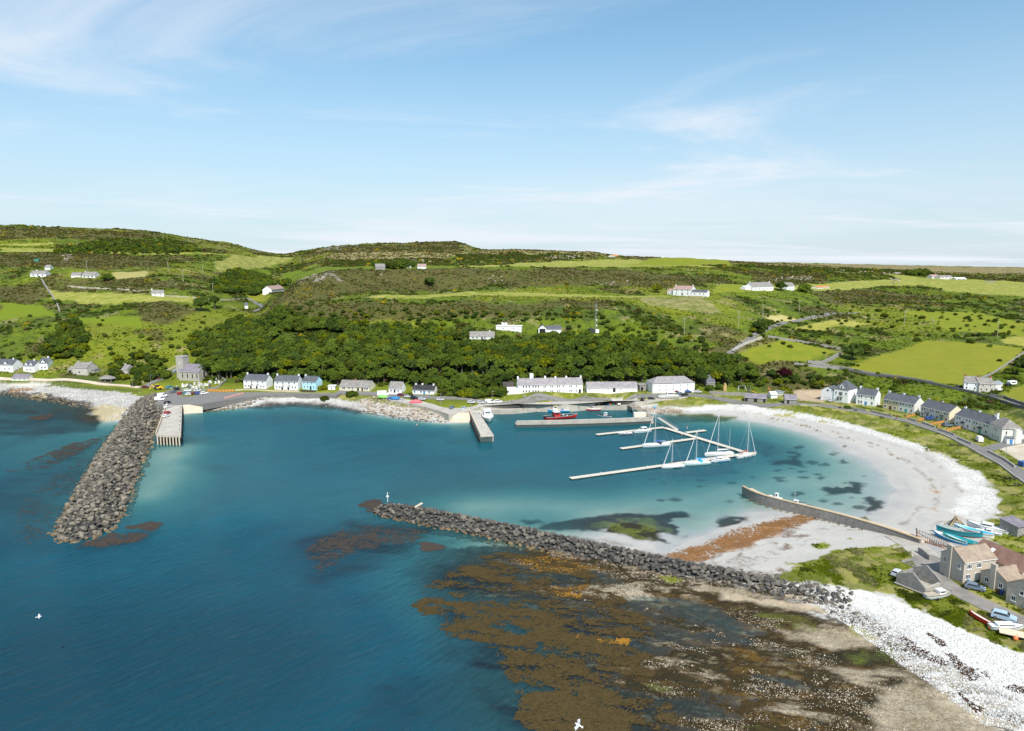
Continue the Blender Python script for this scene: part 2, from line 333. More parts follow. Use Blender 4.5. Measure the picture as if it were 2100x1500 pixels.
def ground_mat():
    m, nt, N, L = new_mat('ground')
    geo = nd(N, L, 'NewGeometry'); pos = geo.outputs['Position']
    a = nd(N, L, 'Attribute', attribute_name='cover_a').outputs['Color']; b = nd(N, L, 'Attribute', attribute_name='cover_b').outputs['Color']
    g = nd(N, L, 'Attribute', attribute_name='grit').outputs['Fac']
    n1 = nd(N, L, 'TexNoise', {'Vector': pos, 'Scale': 0.13, 'Detail': 9, 'Roughness': 0.68}).outputs['Fac']
    n2 = nd(N, L, 'TexNoise', {'Vector': pos, 'Scale': 1.7, 'Detail': 4, 'Roughness': 0.75}).outputs['Fac']
    mx = nd(N, L, 'Math', {0: n1, 1: n2}, operation='ADD').outputs[0]
    f1 = nd(N, L, 'MapRange', {0: mx, 1: 0.84, 2: 1.16}).outputs[0]
    col = nd(N, L, 'MixRGB', {0: f1, 1: a, 2: b}).outputs[0]
    # grit: pebbles, each with its own shade
    vo = nd(N, L, 'TexVoronoi', {'Vector': pos, 'Scale': 2.6}); hs = nd(N, L, 'SeparateColor', {0: vo.outputs['Color']})
    pm = nd(N, L, 'MapRange', {0: hs.outputs[0], 3: 0.72, 4: 1.22}).outputs[0]
    gm = nd(N, L, 'MixRGB', {0: g, 1: (1, 1, 1, 1), 2: pm}).outputs[0]
    col = nd(N, L, 'MixRGB', {0: 1.0, 1: col, 2: gm}, blend_type='MULTIPLY').outputs[0]
    nb = nd(N, L, 'TexNoise', {'Vector': pos, 'Scale': 0.9, 'Detail': 6, 'Roughness': 0.7}).outputs['Fac']
    bs = nd(N, L, 'Attribute', attribute_name='tuft').outputs['Fac']
    bp = nd(N, L, 'Bump', {'Height': nb, 'Strength': bs, 'Distance': 0.8})
    bsdf = nd(N, L, 'BsdfPrincipled', {'Base Color': col, 'Roughness': 0.92, 'Normal': bp.outputs[0]}); bsdf.inputs['Specular IOR Level'].default_value = 0.15
    nd(N, L, 'OutputMaterial', {0: bsdf.outputs[0]})
    return m
def water_mat():
    m, nt, N, L = new_mat('sea_water')
    geo = nd(N, L, 'NewGeometry'); pos = geo.outputs['Position']
    d = nd(N, L, 'Attribute', attribute_name='depth').outputs['Fac']; ch = nd(N, L, 'Attribute', attribute_name='chop').outputs['Fac']
    def ex(k):
        t = nd(N, L, 'Math', {0: d, 1: -k}, operation='MULTIPLY').outputs[0]
        return nd(N, L, 'Math', {0: t}, operation='EXPONENT').outputs[0]
    tr = nd(N, L, 'CombineColor', {0: ex(0.60), 1: ex(0.20), 2: ex(0.15)}).outputs[0]
    clear = nd(N, L, 'BsdfTransparent', {'Color': tr}).outputs[0]
    # suspended light: turquoise over the shallows, deep teal where it is deep, with wide drifts
    nz = nd(N, L, 'TexNoise', {'Vector': pos, 'Scale': 0.012, 'Detail': 4, 'Roughness': 0.6}).outputs['Fac']
    fz = nd(N, L, 'MapRange', {0: nz, 1: 0.36, 2: 0.66}).outputs[0]
    deep = nd(N, L, 'MixRGB', {0: fz, 1: (0.0028, 0.052, 0.086, 1), 2: (0.0040, 0.094, 0.136, 1)}).outputs[0]
    shal = nd(N, L, 'MapRange', {0: d, 1: 0.8, 2: 5.6}).outputs[0]
    deep = nd(N, L, 'MixRGB', {0: nd(N, L, 'MapRange', {0: d, 1: 5.5, 2: 10.5, 4: .8}).outputs[0], 1: deep, 2: (0.0022, 0.036, 0.058, 1)}).outputs[0]
    sc = nd(N, L, 'MixRGB', {0: shal, 1: (0.030, 0.140, 0.160, 1), 2: deep}).outputs[0]
    wd_ = nd(N, L, 'Attribute', attribute_name='kelp_below').outputs['Fac']; sc = nd(N, L, 'MixRGB', {0: wd_, 1: sc, 2: (0.0045, 0.017, 0.030, 1)}).outputs[0]
    BODY = nd(N, L, 'BsdfDiffuse', {'Color': sc}); body = BODY.outputs[0]
    op = nd(N, L, 'Math', {0: 1.0, 1: ex(0.36)}, operation='SUBTRACT').outputs[0]
    under = nd(N, L, 'MixShader', {0: op, 1: clear, 2: body}).outputs[0]
    mp = nd(N, L, 'Mapping', {'Vector': pos, 'Rotation': (0, 0, math.radians(-52))}).outputs[0]; mp = nd(N, L, 'Mapping', {'Vector': mp, 'Scale': (0.36, 1.0, 1)}).outputs[0]
    w1 = nd(N, L, 'TexNoise', {'Vector': mp, 'Scale': 0.75, 'Detail': 5, 'Roughness': 0.62, 'Distortion': 0.4}).outputs['Fac']
    w2 = nd(N, L, 'TexNoise', {'Vector': mp, 'Scale': 0.16, 'Detail': 2, 'Roughness': 0.5}).outputs['Fac']
    hh = nd(N, L, 'Math', {0: w1, 1: nd(N, L, 'Math', {0: w2, 1: 1.6}, operation='MULTIPLY').outputs[0]}, operation='ADD').outputs[0]
    bp = nd(N, L, 'Bump', {'Height': hh, 'Strength': ch, 'Distance': 0.8}).outputs[0]
    L.new(bp, BODY.inputs['Normal'])
    gl = nd(N, L, 'BsdfGlossy', {'Color': (1, 1, 1, 1), 'Roughness': 0.09, 'Normal': bp}).outputs[0]
    fr = nd(N, L, 'Fresnel', {'IOR': 1.33, 'Normal': bp}).outputs[0]
    fr = nd(N, L, 'Math', {0: fr, 1: 0.085}, operation='MINIMUM').outputs[0]
    o = nd(N, L, 'MixShader', {0: fr, 1: under, 2: gl}).outputs[0]
    nd(N, L, 'OutputMaterial', {0: o})
    return m
# ---------------------------------------------------------------- ground sheet
def rows_y():
    ys = [62.0]; 
    while ys[-1] < 3000:
        y = ys[-1]
        st = max(0.26, y * y / (H * 683.0) * 1.0) if y < 420 else 0
        if y >= 420: st = min(3.4, y * y / (H * 683.0)) if y < 1350 else min(14, 3.4 + (y - 1350) * 0.03)
        if y < 100: st = 2.0
        ys.append(y + st)
    return np.array(ys)
YS = rows_y(); SS = np.concatenate([np.linspace(-1.25, -0.84, 60, endpoint=False), np.linspace(-0.84, 0.84, 960, endpoint=False), np.linspace(0.84, 1.25, 60)])
GY, GS = np.meshgrid(YS, SS, indexing='ij'); gx = (GS * GY).ravel(); gy = GY.ravel()
zb = z_base(gx, gy); zg = zb + relief(gx, gy, zb)
C = dict(bracken=(.138,.180,.011), bracken2=(.080,.115,.010), scrub=(.048,.075,.013), scrub2=(.078,.105,.018), heath=(.108,.086,.032), heath2=(.062,.072,.016), tan=(.30,.25,.115), tan2=(.19,.165,.065),
  field=(.215,.215,.018), field2=(.175,.188,.016), pale=(.34,.31,.085), straw=(.46,.38,.19), lawn=(.185,.205,.016), lawn2=(.120,.145,.018), sand=(.46,.435,.40), sand2=(.415,.395,.365), wet=(.33,.325,.32), damp=(.36,.345,.33), shingle=(.63,.615,.585), shingle2=(.50,.485,.46),
  kelp=(.066,.043,.014), kelp2=(.024,.018,.009), orange=(.20,.105,.020), weed=(.030,.034,.020), weedgreen=(.12,.14,.02), reefpale=(.44,.37,.27), mud=(.24,.19,.12), rock=(.34,.31,.28), rock2=(.14,.13,.12), earth=(.46,.35,.24), earth2=(.34,.26,.18), wrack=(.34,.175,.075), wrack2=(.13,.085,.055), tarmac=(.17,.165,.16), tarmac2=(.13,.127,.122), seabed=(.44,.42,.34), seabed2=(.36,.36,.30), dirt=(.55,.49,.41))
C = {k: np.array(v) for k, v in C.items()}
n = len(gx); A = np.zeros((n, 3)); B = np.zeros((n, 3)); GR = np.zeros(n); TU = np.full(n, 0.35)
def put(m, a, b=None, grit=None, tuft=None, idx=None):
    b = a if b is None else b
    ii = slice(None) if idx is None else idx; mm = m[:, None]
    A[ii] = A[ii] * (1 - mm) + C[a] * mm; B[ii] = B[ii] * (1 - mm) + C[b] * mm
    if grit is not None: GR[ii] = GR[ii] * (1 - m) + grit * m
    if tuft is not None: TU[ii] = TU[ii] * (1 - m) + tuft * m
def pmask(pts, soft=2.0, wob=3.0, wscale=12.0, seed=50, world_pts=False):
    w = pts if world_pts else hits(pts)
    xs = [p[0] for p in w]; ys = [p[1] for p in w]; mg = soft + wob + 3
    idx = np.nonzero((gx > min(xs) - mg) & (gx < max(xs) + mg) & (gy > min(ys) - mg) & (gy < max(ys) + mg))[0]
    x, y = gx[idx], gy[idx]; d = seg_dist(x, y, w, True); sd = np.where(in_poly(x, y, w), d, -d)
    sd = sd + (fbm(x, y, wscale, 4, seed, 0.6) - 0.5) * 2 * wob
    return sstep(sd, -soft, soft), idx
def area(pts, a, b=None, soft=2.0, wob=3.0, wscale=12.0, grit=None, tuft=None, amount=1.0, seed=50, patch=None):
    m, idx = pmask(pts, soft, wob, wscale, seed); m = m * amount
    if patch: m = m * sstep(fbm(gx[idx], gy[idx], patch[0], 4, seed + 9, 0.6), patch[1], patch[1] + 0.1)
    put(m, a, b, grit, tuft, idx)
# default hill cover: bracken, scrub and heath in natural patches
one = np.ones(n)
put(one, 'bracken', 'bracken2', 0, 0.8)
f = fbm(gx, gy, 55, 5, 70, 0.58); f2 = fbm(gx, gy, 26, 5, 80, 0.6); f3 = fbm(gx, gy, 120, 4, 90)
put(sstep(fbm(gx, gy, 11, 4, 85, .65), 0.50, 0.60) * .75, 'bracken2', 'scrub2'); put(sstep(f2, 0.50, 0.60), 'scrub2', 'scrub'); put(sstep(f, 0.57, 0.64) * 0.9, 'heath', 'heath2'); put(sstep(f3, 0.60, 0.70) * 0.7, 'field', 'bracken')
hr = fbm(gx, gy, 14, 4, 95, 0.65); put(sstep(hr, 0.66, 0.72) * 0.7, 'tan', 'tan2')
far = sstep(gy, 950, 1350); put(far * sstep(f, 0.40, 0.52), 'heath', 'heath2'); put(far * sstep(f2, 0.54, 0.64), 'tan', 'tan2')
# moors and heaths
for pts in ([(640,562),(700,553),(780,551),(1050,551),(1300,557),(1480,572),(1440,588),(1300,590),(1000,586),(780,598),(700,606),(600,640),(535,650),(560,622)],
            [(560,642),(720,622),(900,622),(1110,618),(1130,628),(1000,650),(800,655),(680,668),(560,660)],
            [(0,467),(280,478),(365,492),(280,498),(130,490),(0,492)], [(0,525),(130,520),(330,528),(360,545),(220,556),(0,545)],
            [(1500,557),(1680,560),(1700,575),(1560,580)], [(1670,600),(1780,592),(1900,610),(1960,632),(1850,625),(1700,618)], [(260,622),(350,615),(400,640),(330,665),(280,650)], [(270,680),(340,672),(370,700),(300,715)], [(0,585),(80,590),(90,625),(0,632)], [(1740,575),(1880,578),(1850,590),(1740,588)]):
    area(pts, 'heath', 'heath2', 5, 14, 34, tuft=1.0, amount=0.88)
area([(660,524),(700,517),(960,517),(1000,514),(1060,512),(1250,520),(1260,526),(1060,522),(930,526),(900,534),(700,540)], 'tan', 'tan2', 5, 10, 40)
area([(640,521),(720,507),(880,501),(930,497),(985,511),(940,517),(700,519)], 'heath', 'heath2', 5, 6, 40)
for pts in ([(650,540),(700,534),(900,530),(925,537),(840,545),(690,547)], [(1000,520),(1100,522),(1190,526),(1190,533),(1000,531)], [(940,524),(1000,522),(990,536),(935,540)]): area(pts, 'heath2', 'heath', 4, 6, 30)
area([(1500,541),(1750,543),(2100,550),(2400,552),(2400,565),(2100,562),(1800,558),(1600,552)], 'tan', 'heath', 8, 14, 60); area([(1520,546),(1700,551),(1900,556),(1880,562),(1700,558),(1560,553)], 'heath2', 'heath', 6, 12, 50)
area([(100,520),(300,522),(300,503),(200,496),(110,505)], 'scrub', 'bracken2', 4, 10, 40); area([(100,512),(420,520),(400,500),(330,490),(200,492)], 'bracken2', 'scrub', 4, 10, 40)
# fields and pale grassland
for pts, a, b in (([(1735,757),(1790,733),(1900,697),(2010,705),(2105,716),(2075,746),(1985,790),(1930,787),(1850,774)], 'field', 'field2'), ([(2045,815),(2100,790),(2160,810),(2160,850),(2100,838)], 'field', 'field2'),
   ([(1612,676),(1660,664),(1730,655),(1785,664),(1700,672),(1690,678)], 'field', 'pale'), ([(2050,692),(2150,690),(2150,716),(2060,704)], 'field', 'pale'), ([(1562,648),(1600,644),(1640,656),(1600,660),(1575,658)], 'straw', 'pale'),
   ([(745,613),(820,606),(960,600),(1100,602),(1200,605),(1375,605),(1380,610),(1200,610),(960,607),(840,613)], 'pale', 'bracken'), ([(95,592),(180,600),(300,606),(400,610),(400,622),(300,620),(170,624),(110,612)], 'pale', 'bracken'),
   ([(590,556),(690,549),(800,546),(930,546),(930,550),(780,552),(660,560),(600,578),(560,585)], 'bracken', 'bracken2'), ([(930,546),(1060,540),(1250,533),(1300,532),(1480,548),(1300,549),(1060,549)], 'bracken', 'pale'), ([(1280,545),(1500,545),(1480,534),(1330,532)], 'bracken','field'),
   ([(1560,590),(1780,575),(1900,570),(1950,578),(1780,590),(1680,598)], 'bracken', 'pale'), ([(1470,585),(1525,583),(1525,600),(1465,600)], 'bracken', 'field'), ([(230,560),(300,556),(300,568),(240,572)], 'pale', 'tan'),
   ([(0,500),(110,499),(110,503),(0,505)], 'bracken', 'pale'), ([(0,510),(110,511),(420,523),(600,530),(560,536),(330,524),(110,517),(0,517)], 'pale', 'bracken'), ([(150,655),(290,650),(290,672),(170,665)], 'bracken', 'bracken'), ([(0,620),(80,625),(120,650),(0,655)], 'bracken', 'bracken'),
   ([(500,603),(545,597),(550,612),(520,618)], 'field', 'field2'), ([(1505,730),(1610,697),(1715,722),(1650,740),(1560,748)], 'bracken', 'field'), ([(1800,560),(2100,580),(2160,600),(2100,610),(1950,600)], 'bracken', 'pale'), ([(1850,640),(2000,640),(2100,665),(2100,690),(1950,680)], 'bracken', 'field'),
   ([(450,560),(560,545),(600,530),(560,525),(480,525),(440,540)], 'pale', 'bracken2'), ([(1300,612),(1430,606),(1480,640),(1330,628)], 'tan', 'bracken2'), ([(940,776),(1000,776),(1008,783),(945,784)], 'straw', 'tan')):
    area(pts, a, b, 2.0, 4.5 if pts[0][1] < 650 else 2.5, 18, tuft=0.3)
for pts in ([(1130,525),(1190,527),(1180,532),(1110,530)], [(1225,578),(1290,576),(1290,584),(1230,584)], [(600,580),(690,570),(700,577),(610,586)], [(770,564),(790,562),(790,576),(770,577)], [(1600,570),(1660,566),(1660,574),(1590,576)], [(660,508),(740,505),(740,512),(660,515)], [(2020,575),(2060,574)  ,(2050,580),(2020,580)], [(130,520),(150,522),(140,545),(130,540)], [(385,492),(470,494),(470,498),(385,497)]):
    area(pts, 'rock', 'heath', 2, 4, 10, patch=(9, 0.5))
# wood floor, village ground
area([(400,775),(430,700),(560,655),(700,668),(900,684),(1180,692),(1480,735),(1560,775),(1400,800),(1000,795),(700,790),(440,785)], 'scrub', 'bracken2', 3, 6, 20)
# near ground by height: seabed, wet sand, dry sand, grass bank
near = 1 - sstep(gy - 0, 430, 445); low = (zb < 3.6) & (gy < 440)
lowm = np.where(gy < 440, 1 - sstep(zb, 3.1, 3.6), 0.0)
put(np.where((gy < 395 + np.abs(gx) * 0.1), 1 - sstep(zb, 4.5, 7), 0.0), 'lawn', 'lawn2', 0, 0.5)
zbn = zb + (fbm(gx, gy, 5, 4, 47, .65) - .5) * 1.1
put(np.where(gy < 440, 1 - sstep(zbn, 2.45, 2.6), 0), 'sand', 'sand2', 0.25, 0.1)
tb = fbm(gx, gy, 9, 4, 48, .6)   # tide bands: damp sand left by earlier waterlines
for zc, wd_, am in ((.75, .09, .5), (1.05, .06, .7), (1.4, .08, .45), (1.75, .05, .6)): put(np.where((gy < 440) & (gy > 130), np.exp(-((zb + (tb - .5) * .9 - zc) / wd_) ** 2), 0) * am * sstep(tb, .3, .6), 'damp', 'wrack2' if zc in (1.05, 1.75) else 'damp')
put(np.where(gy < 440, 1 - sstep(zb, 0.25, 0.75), 0), 'wet', 'sand2', 0.05, 0.03); put(np.where(gy < 440, 1 - sstep(zb, -0.5, -0.1), 0), 'seabed', 'seabed2', 0, 0.1)
deepw = np.where(gy < 440, 1 - sstep(zb, -3.6, -1.8), 0); put(deepw * sstep(fbm(gx, gy, 30, 4, 44), 0.45, 0.6), 'weed', 'kelp2')
# shore covers
R_ = lambda *p: list(p)
area([(-300,775),(0,787),(130,790),(250,805),(320,815),(270,850),(215,865),(190,840),(120,822),(40,812),(-200,806)], 'shingle2', 'rock', 1.5, 3, 8, grit=1, tuft=0.8)
area([(-300,790),(0,800),(90,806),(190,832),(180,845),(110,830),(0,812),(-300,806)], 'rock2', 'kelp2', 2, 5, 10, grit=1, tuft=1)
area([(185,838),(215,828),(265,838),(250,858),(215,866),(190,858)], 'straw', 'reefpale', 1.0, 2, 5, grit=.5, tuft=1)
area([(10,797),(60,795),(80,800),(20,806)], 'wrack', 'wrack2', 1, 2, 6); area([(60,812),(100,804),(95,815),(62,820)], 'straw', 'reefpale', .6, 1, 4)
area([(-300,772),(0,777),(130,783),(290,800),(290,806),(120,793),(0,787),(-300,784)], 'lawn2', 'scrub2', 1, 1.5, 6)
area([(0,786),(80,784),(110,790),(40,793)], 'dirt', 'shingle2', 1, 2, 5)
area([(500,828),(545,815),(600,812),(680,818),(735,828),(735,838),(680,829),(600,824),(540,827)], 'shingle', 'shingle2', 1, 1.5, 5, grit=1)
area([(500,826),(545,813),(600,810),(690,816),(745,826),(745,850),(600,836),(500,842)], 'rock', 'shingle2', 1, 1.5, 4, grit=1, tuft=.8); area([(530,824),(600,814),(680,818),(700,824),(600,821)], 'shingle', 'shingle2', .8, 1, 4, grit=1)
area([(505,836),(540,828),(600,825),(690,830),(745,842),(745,850),(680,838),(600,833),(545,837)], 'kelp2', 'rock2', 1, 1.5, 5, grit=1, tuft=.8)
area([(540,810),(600,804),(700,806),(745,812),(735,826),(680,816),(600,810),(545,815)], 'pale', 'scrub2', 1, 1.2, 4, tuft=1)
area([(-300,800),(0,806),(120,822),(190,842),(200,880),(100,880),(-100,870),(-300,850)], 'weed', 'kelp2', 2, 6, 14)
# pale stones line at the head of the beach, dry sand, wrack lines
area([(1330,842),(1400,834),(1500,829),(1570,838),(1660,850),(1740,868),(1810,888),(1860,905),(1900,920),(1895,926),(1850,913),(1790,893),(1740,879),(1650,860),(1560,848),(1480,840),(1400,841),(1345,848)], 'shingle', 'shingle2', .8, 1.2, 4, grit=1, tuft=.6)
area([(1900,920),(1950,945),(2000,968),(2035,1005),(2048,1030),(2038,1055),(2010,1070),(1950,1050),(1980,1010),(1960,975)], 'shingle', 'sand', 1.5, 2, 6, grit=.6)
for i, off in enumerate((0, 5, 10)):
    L_ = [(1560+off,858-off*.4),(1650,876-off*.6),(1740,899-off*.7),(1820,928-off*.8),(1870,955-off*.6),(1910,990-off*.3),(1922-off,1015)]
    area(L_ + [(p[0]+3,p[1]+2.5) for p in reversed(L_)], 'wrack2', 'mud', .5, 1.6, 3.5, patch=(5, 0.5 + .02*i), seed=60+i)
for pts in ([(1890,1000),(1925,990),(1935,1030),(1915,1045)], [(1910,1045),(1960,1050),(1985,1075),(1960,1065)]): area(pts, 'wrack', 'sand', 1, 3, 4, patch=(3, .55))
# bank of rough grass between beach and road, fringed
area([(1440,832),(1500,826),(1570,834),(1650,846),(1740,863),(1810,881),(1870,898),(1930,921),(2000,955),(2040,985),(2060,1020),(2050,1045),(2080,1060),(2160,1040),(2160,1000),(2060,955),(1980,918),(1890,888),(1800,862),(1700,843),(1600,831),(1500,820),(1440,818)], 'lawn', 'lawn2', .5, 1.8, 5, tuft=.8)
area([(1885,912),(1915,915),(1935,928),(1900,926)], 'bracken2', 'scrub2', .8, 1, 4, tuft=1); area([(1825,880),(1870,895),(1910,910),(1880,912),(1820,892)], 'bracken', 'pale', 1, 2, 4, patch=(6, .45))
area([(1530,845),(1640,858),(1720,872),(1640,850)], 'pale', 'tan', 1, 2, 5, patch=(6,.45))
area([(1340,836),(1400,822),(1440,820),(1440,834),(1400,836)], 'tan', 'lawn2', 1, 2, 6); area([(1405,826),(1430,820),(1450,826),(1440,832),(1410,832)], 'bracken', 'lawn', 1, 1, 4)
area([(1305,835),(1330,838),(1400,842),(1400,849),(1350,849),(1315,846)], 'earth', 'rock2', 1, 1.5, 4, grit=1)
# weed beds in the clear shallows
for pts in ([(1680,995),(1720,985),(1770,992),(1760,1010),(1700,1012)], [(1745,1040),(1780,1022),(1810,1025),(1822,1042),(1790,1055),(1755,1062),(1730,1058)], [(1130,1065),(1230,1055),(1400,1050),(1425,1075),(1380,1110),(1300,1105),(1200,1085),(1100,1080)], [(1070,1060),(1110,1055),(1115,1065),(1080,1068)], [(1560,905),(1640,925),(1660,955),(1580,945)], [(1490,1055),(1530,1060),(1510,1075),(1480,1080)], [(1400,905),(1500,925),(1520,960),(1400,960)], [(1540,1000),(1570,1010),(1560,1020),(1530,1012)]):
    area(pts, 'weed', 'kelp2', 1.2, 4, 9, patch=(14, .36))
area([(1200,1070),(1260,1060),(1330,1062),(1370,1085),(1350,1110),(1280,1100),(1230,1085)], 'weedgreen', 'weed', 1, 3, 6, patch=(7, .48)); area([(1745,1062),(1775,1060),(1785,1070),(1760,1070)], 'weedgreen', 'weed', .5, 1, 3)
area([(1350,850),(1440,848),(1510,856),(1490,862),(1420,862),(1360,862)], 'weed', 'weedgreen', 2, 3, 6)
for k in range(70):   # small scattered tufts of weed on the sandy bottom
    a = random.uniform(1330, 1790); b = random.uniform(905, 1040); r = random.uniform(4, 13)
    area([(a-r,b),(a,b-r*.3),(a+r,b),(a,b+r*.3)], 'weed', 'kelp2', .8, 2.5, 4, amount=.8)
# sands south of the stone jetty: cast-up weed bands
area([(1368,1140),(1440,1120),(1540,1085),(1640,1058),(1670,1065),(1600,1095),(1500,1130),(1420,1155),(1380,1158)], 'wrack', 'wrack2', 1, 3, 5, patch=(3.5, .34))
area([(1420,1165),(1500,1145),(1560,1120),(1640,1070),(1710,1080),(1650,1105),(1590,1140),(1540,1170),(1470,1180)], 'wrack2', 'sand2', 1, 3, 5, patch=(4, .50))
area([(1540,1185),(1600,1165),(1640,1175),(1600,1190)], 'wrack2', 'shingle2', 1, 2, 4, patch=(4,.5))
# grass point
area([(1598,1188),(1625,1160),(1690,1143),(1720,1128),(1800,1120),(1840,1125),(1885,1130),(1905,1148),(1870,1165),(1840,1195),(1850,1222),(1780,1212),(1700,1196),(1640,1196)], 'lawn', 'lawn2', .5, 2, 5, tuft=1)
area([(1655,1118),(1690,1112),(1705,1120),(1680,1128)], 'bracken', 'lawn', .5, 1, 3); area([(1735,1106),(1745,1103),(1752,1108)], 'bracken', 'lawn', .4, .6, 3)
area([(1780,1150),(1850,1140),(1870,1150),(1800,1160)], 'pale', 'tan', 1, 2, 5, patch=(6,.45)); area([(1730,1150),(1780,1140),(1780,1165),(1740,1172)], 'bracken2', 'lawn', 1, 2, 5)
area([(1850,1215),(1900,1222),(1960,1225),(2010,1255),(2100,1290),(2160,1320),(2160,1370),(2100,1335),(2000,1300),(1920,1262),(1850,1232)], 'lawn', 'lawn2', .5, 1.8, 4, tuft=1); area([(1985,1215),(2040,1225),(2110,1262),(2110,1270),(2040,1240)], 'lawn', 'pale', .6, 1, 4)
area([(2020,1090),(2060,1080),(2100,1095),(2100,1125),(2050,1122)], 'lawn', 'bracken', .8, 1, 4)
# the white shingle ridge
area([(1600,1195),(1650,1198),(1700,1200),(1780,1214),(1850,1236),(1920,1268),(2000,1305),(2100,1342),(2200,1390),(2200,1520),(2060,1500),(1960,1430),(1880,1370),(1800,1310),(1740,1265),(1660,1232)], 'shingle', 'shingle', .35, 1.6, 4, grit=.85, tuft=.35)
area([(1640,1215),(1700,1225),(1800,1275),(1900,1345),(1880,1360),(1790,1300),(1700,1255)], 'shingle2', 'rock', 1, 2, 4, grit=1, tuft=.9)
for L_ in ([(1850,1320),(1880,1345),(1905,1358),(1940,1375)], [(1950,1362),(1975,1385),(2000,1400),(1995,1405),(1965,1385)], [(2010,1395),(2050,1425),(2100,1437)], [(1895,1320),(1920,1330)]):
    area(L_ + [(p[0]+4,p[1]+4) for p in reversed(L_)], 'wrack2', 'shingle2', .35, .9, 3, patch=(2.5,.42))
# the reef: brown wrack, pale stones, greenish pools
area([(860,1125),(1050,1115),(1180,1112),(1300,1150),(1420,1185),(1600,1225),(1700,1270),(1800,1335),(1900,1410),(2010,1500),(2010,1540),(700,1540),(820,1300)], 'kelp', 'kelp2', 1.5, 5, 9, grit=.35, tuft=1)
rm = REEF_MASK(gx, gy)
def reef_put(scale, seed, lo, a, b, hi=None, zlo=-9, zhi=9, amount=1):
    u = gx * .97 - gy * .24; v = gx * .24 + gy * .97
    q = sstep(fbm(u, v * 2.6, scale, 5, seed, .6), lo, lo + .08) * rm * amount * sstep(zg, zlo, zlo + .15) * (1 - sstep(zg, zhi - .15, zhi)) * (gy < 230)
    put(q, a, b, grit=.6 if a == 'reefpale' else None)
reef_put(14, 101, .53, 'orange', 'kelp', zlo=-.35, zhi=.40, amount=.6); reef_put(7, 115, .50, 'kelp2', 'weed', amount=.8); reef_put(4, 111, .48, 'kelp2', 'kelp', amount=.85); reef_put(3, 113, .60, 'mud', 'kelp', amount=.8)
reef_put(18, 103, .60, 'mud', 'reefpale', zlo=.25); reef_put(20, 105, .64, 'weedgreen', 'kelp', zlo=.2, amount=.8); reef_put(9, 107, .62, 'reefpale', 'kelp', zlo=.12, amount=.9)
area([(1190,1215),(1230,1195),(1330,1192),(1390,1208),(1330,1225),(1240,1228)], 'reefpale', 'kelp', .6, 2, 4, grit=1, patch=(3, .40))
area([(1480,1215),(1560,1222),(1680,1245),(1690,1255),(1560,1240),(1480,1228)], 'reefpale', 'earth', 1, 1.5, 5); area([(1600,1290),(1700,1288),(1830,1300),(1800,1330),(1700,1325),(1620,1308)], 'reefpale', 'mud', 1, 3, 7)
area([(1700,1370),(1800,1362),(1890,1378),(1870,1395),(1760,1388)], 'reefpale', 'mud', 1, 3, 7); area([(1760,1450),(1860,1400),(1990,1470),(2040,1520),(1800,1520)], 'reefpale', 'mud', 2, 7, 9); area([(1350,1180),(1380,1178),(1400,1190),(1370,1196)], 'weedgreen', 'lawn', .5, 1, 3)
area([(1740,1280),(1790,1300),(1800,1312),(1750,1300)], 'weedgreen', 'tan', .6, 1, 3); area([(1740,1340),(1830,1330),(1820,1350),(1750,1360)], 'weedgreen', 'weed', 1, 3, 5, patch=(5,.4)); area([(1060,1150),(1120,1142),(1210,1165),(1190,1175),(1090,1172)], 'orange', 'kelp', .8, 2, 5, patch=(5,.4))
area([(1130,1205),(1200,1195),(1190,1228),(1140,1222)], 'orange', 'kelp', .8, 2, 5); area([(1215,1310),(1290,1312),(1285,1325),(1220,1322)], 'orange', 'kelp', .8, 2, 4)
# bare ground and yards
area([(1628,800),(1690,798),(1692,826),(1640,822)], 'earth', 'earth2', 1, 1.5, 5); area([(2040,915),(2160,905),(2160,960),(2090,945)], 'dirt', 'reefpale', .6, .6, 4)
area([(1860,1128),(1900,1095),(1950,1085),(2000,1100),(2040,1115),(1960,1130),(1920,1150)], 'sand2', 'wet', 1, 1.5, 5)
area([(1700,826),(1760,834),(1820,850),(1900,872),(2000,905),(1990,912),(1890,884),(1800,860),(1700,842)], 'lawn', 'lawn2', .5, .5, 4)
gm_ = (zg < 6) & (zg > 1.9) & (A[:, 1] > A[:, 0] * 1.02) & (gy < 400) & (gx > 0)   # rough shore grass: straw and dark patches
put(np.where(gm_, sstep(fbm(gx, gy, 4.5, 4, 180, .65), .53, .62), 0) * .75, 'pale', 'tan'); put(np.where(gm_, sstep(fbm(gx, gy, 6, 4, 185, .65), .57, .64), 0) * .4, 'bracken2', 'scrub2')
me, _ = grid_mesh('ground', np.stack([gx, gy, zg], 1), len(YS), len(SS))
set_attr(me, 'cover_a', A); set_attr(me, 'cover_b', B); set_attr(me, 'grit', GR); set_attr(me, 'tuft', TU)
GROUND = tag(link('terrain', me, mat=ground_mat()), 'island ground of hills, shore and seabed', kind='structure')
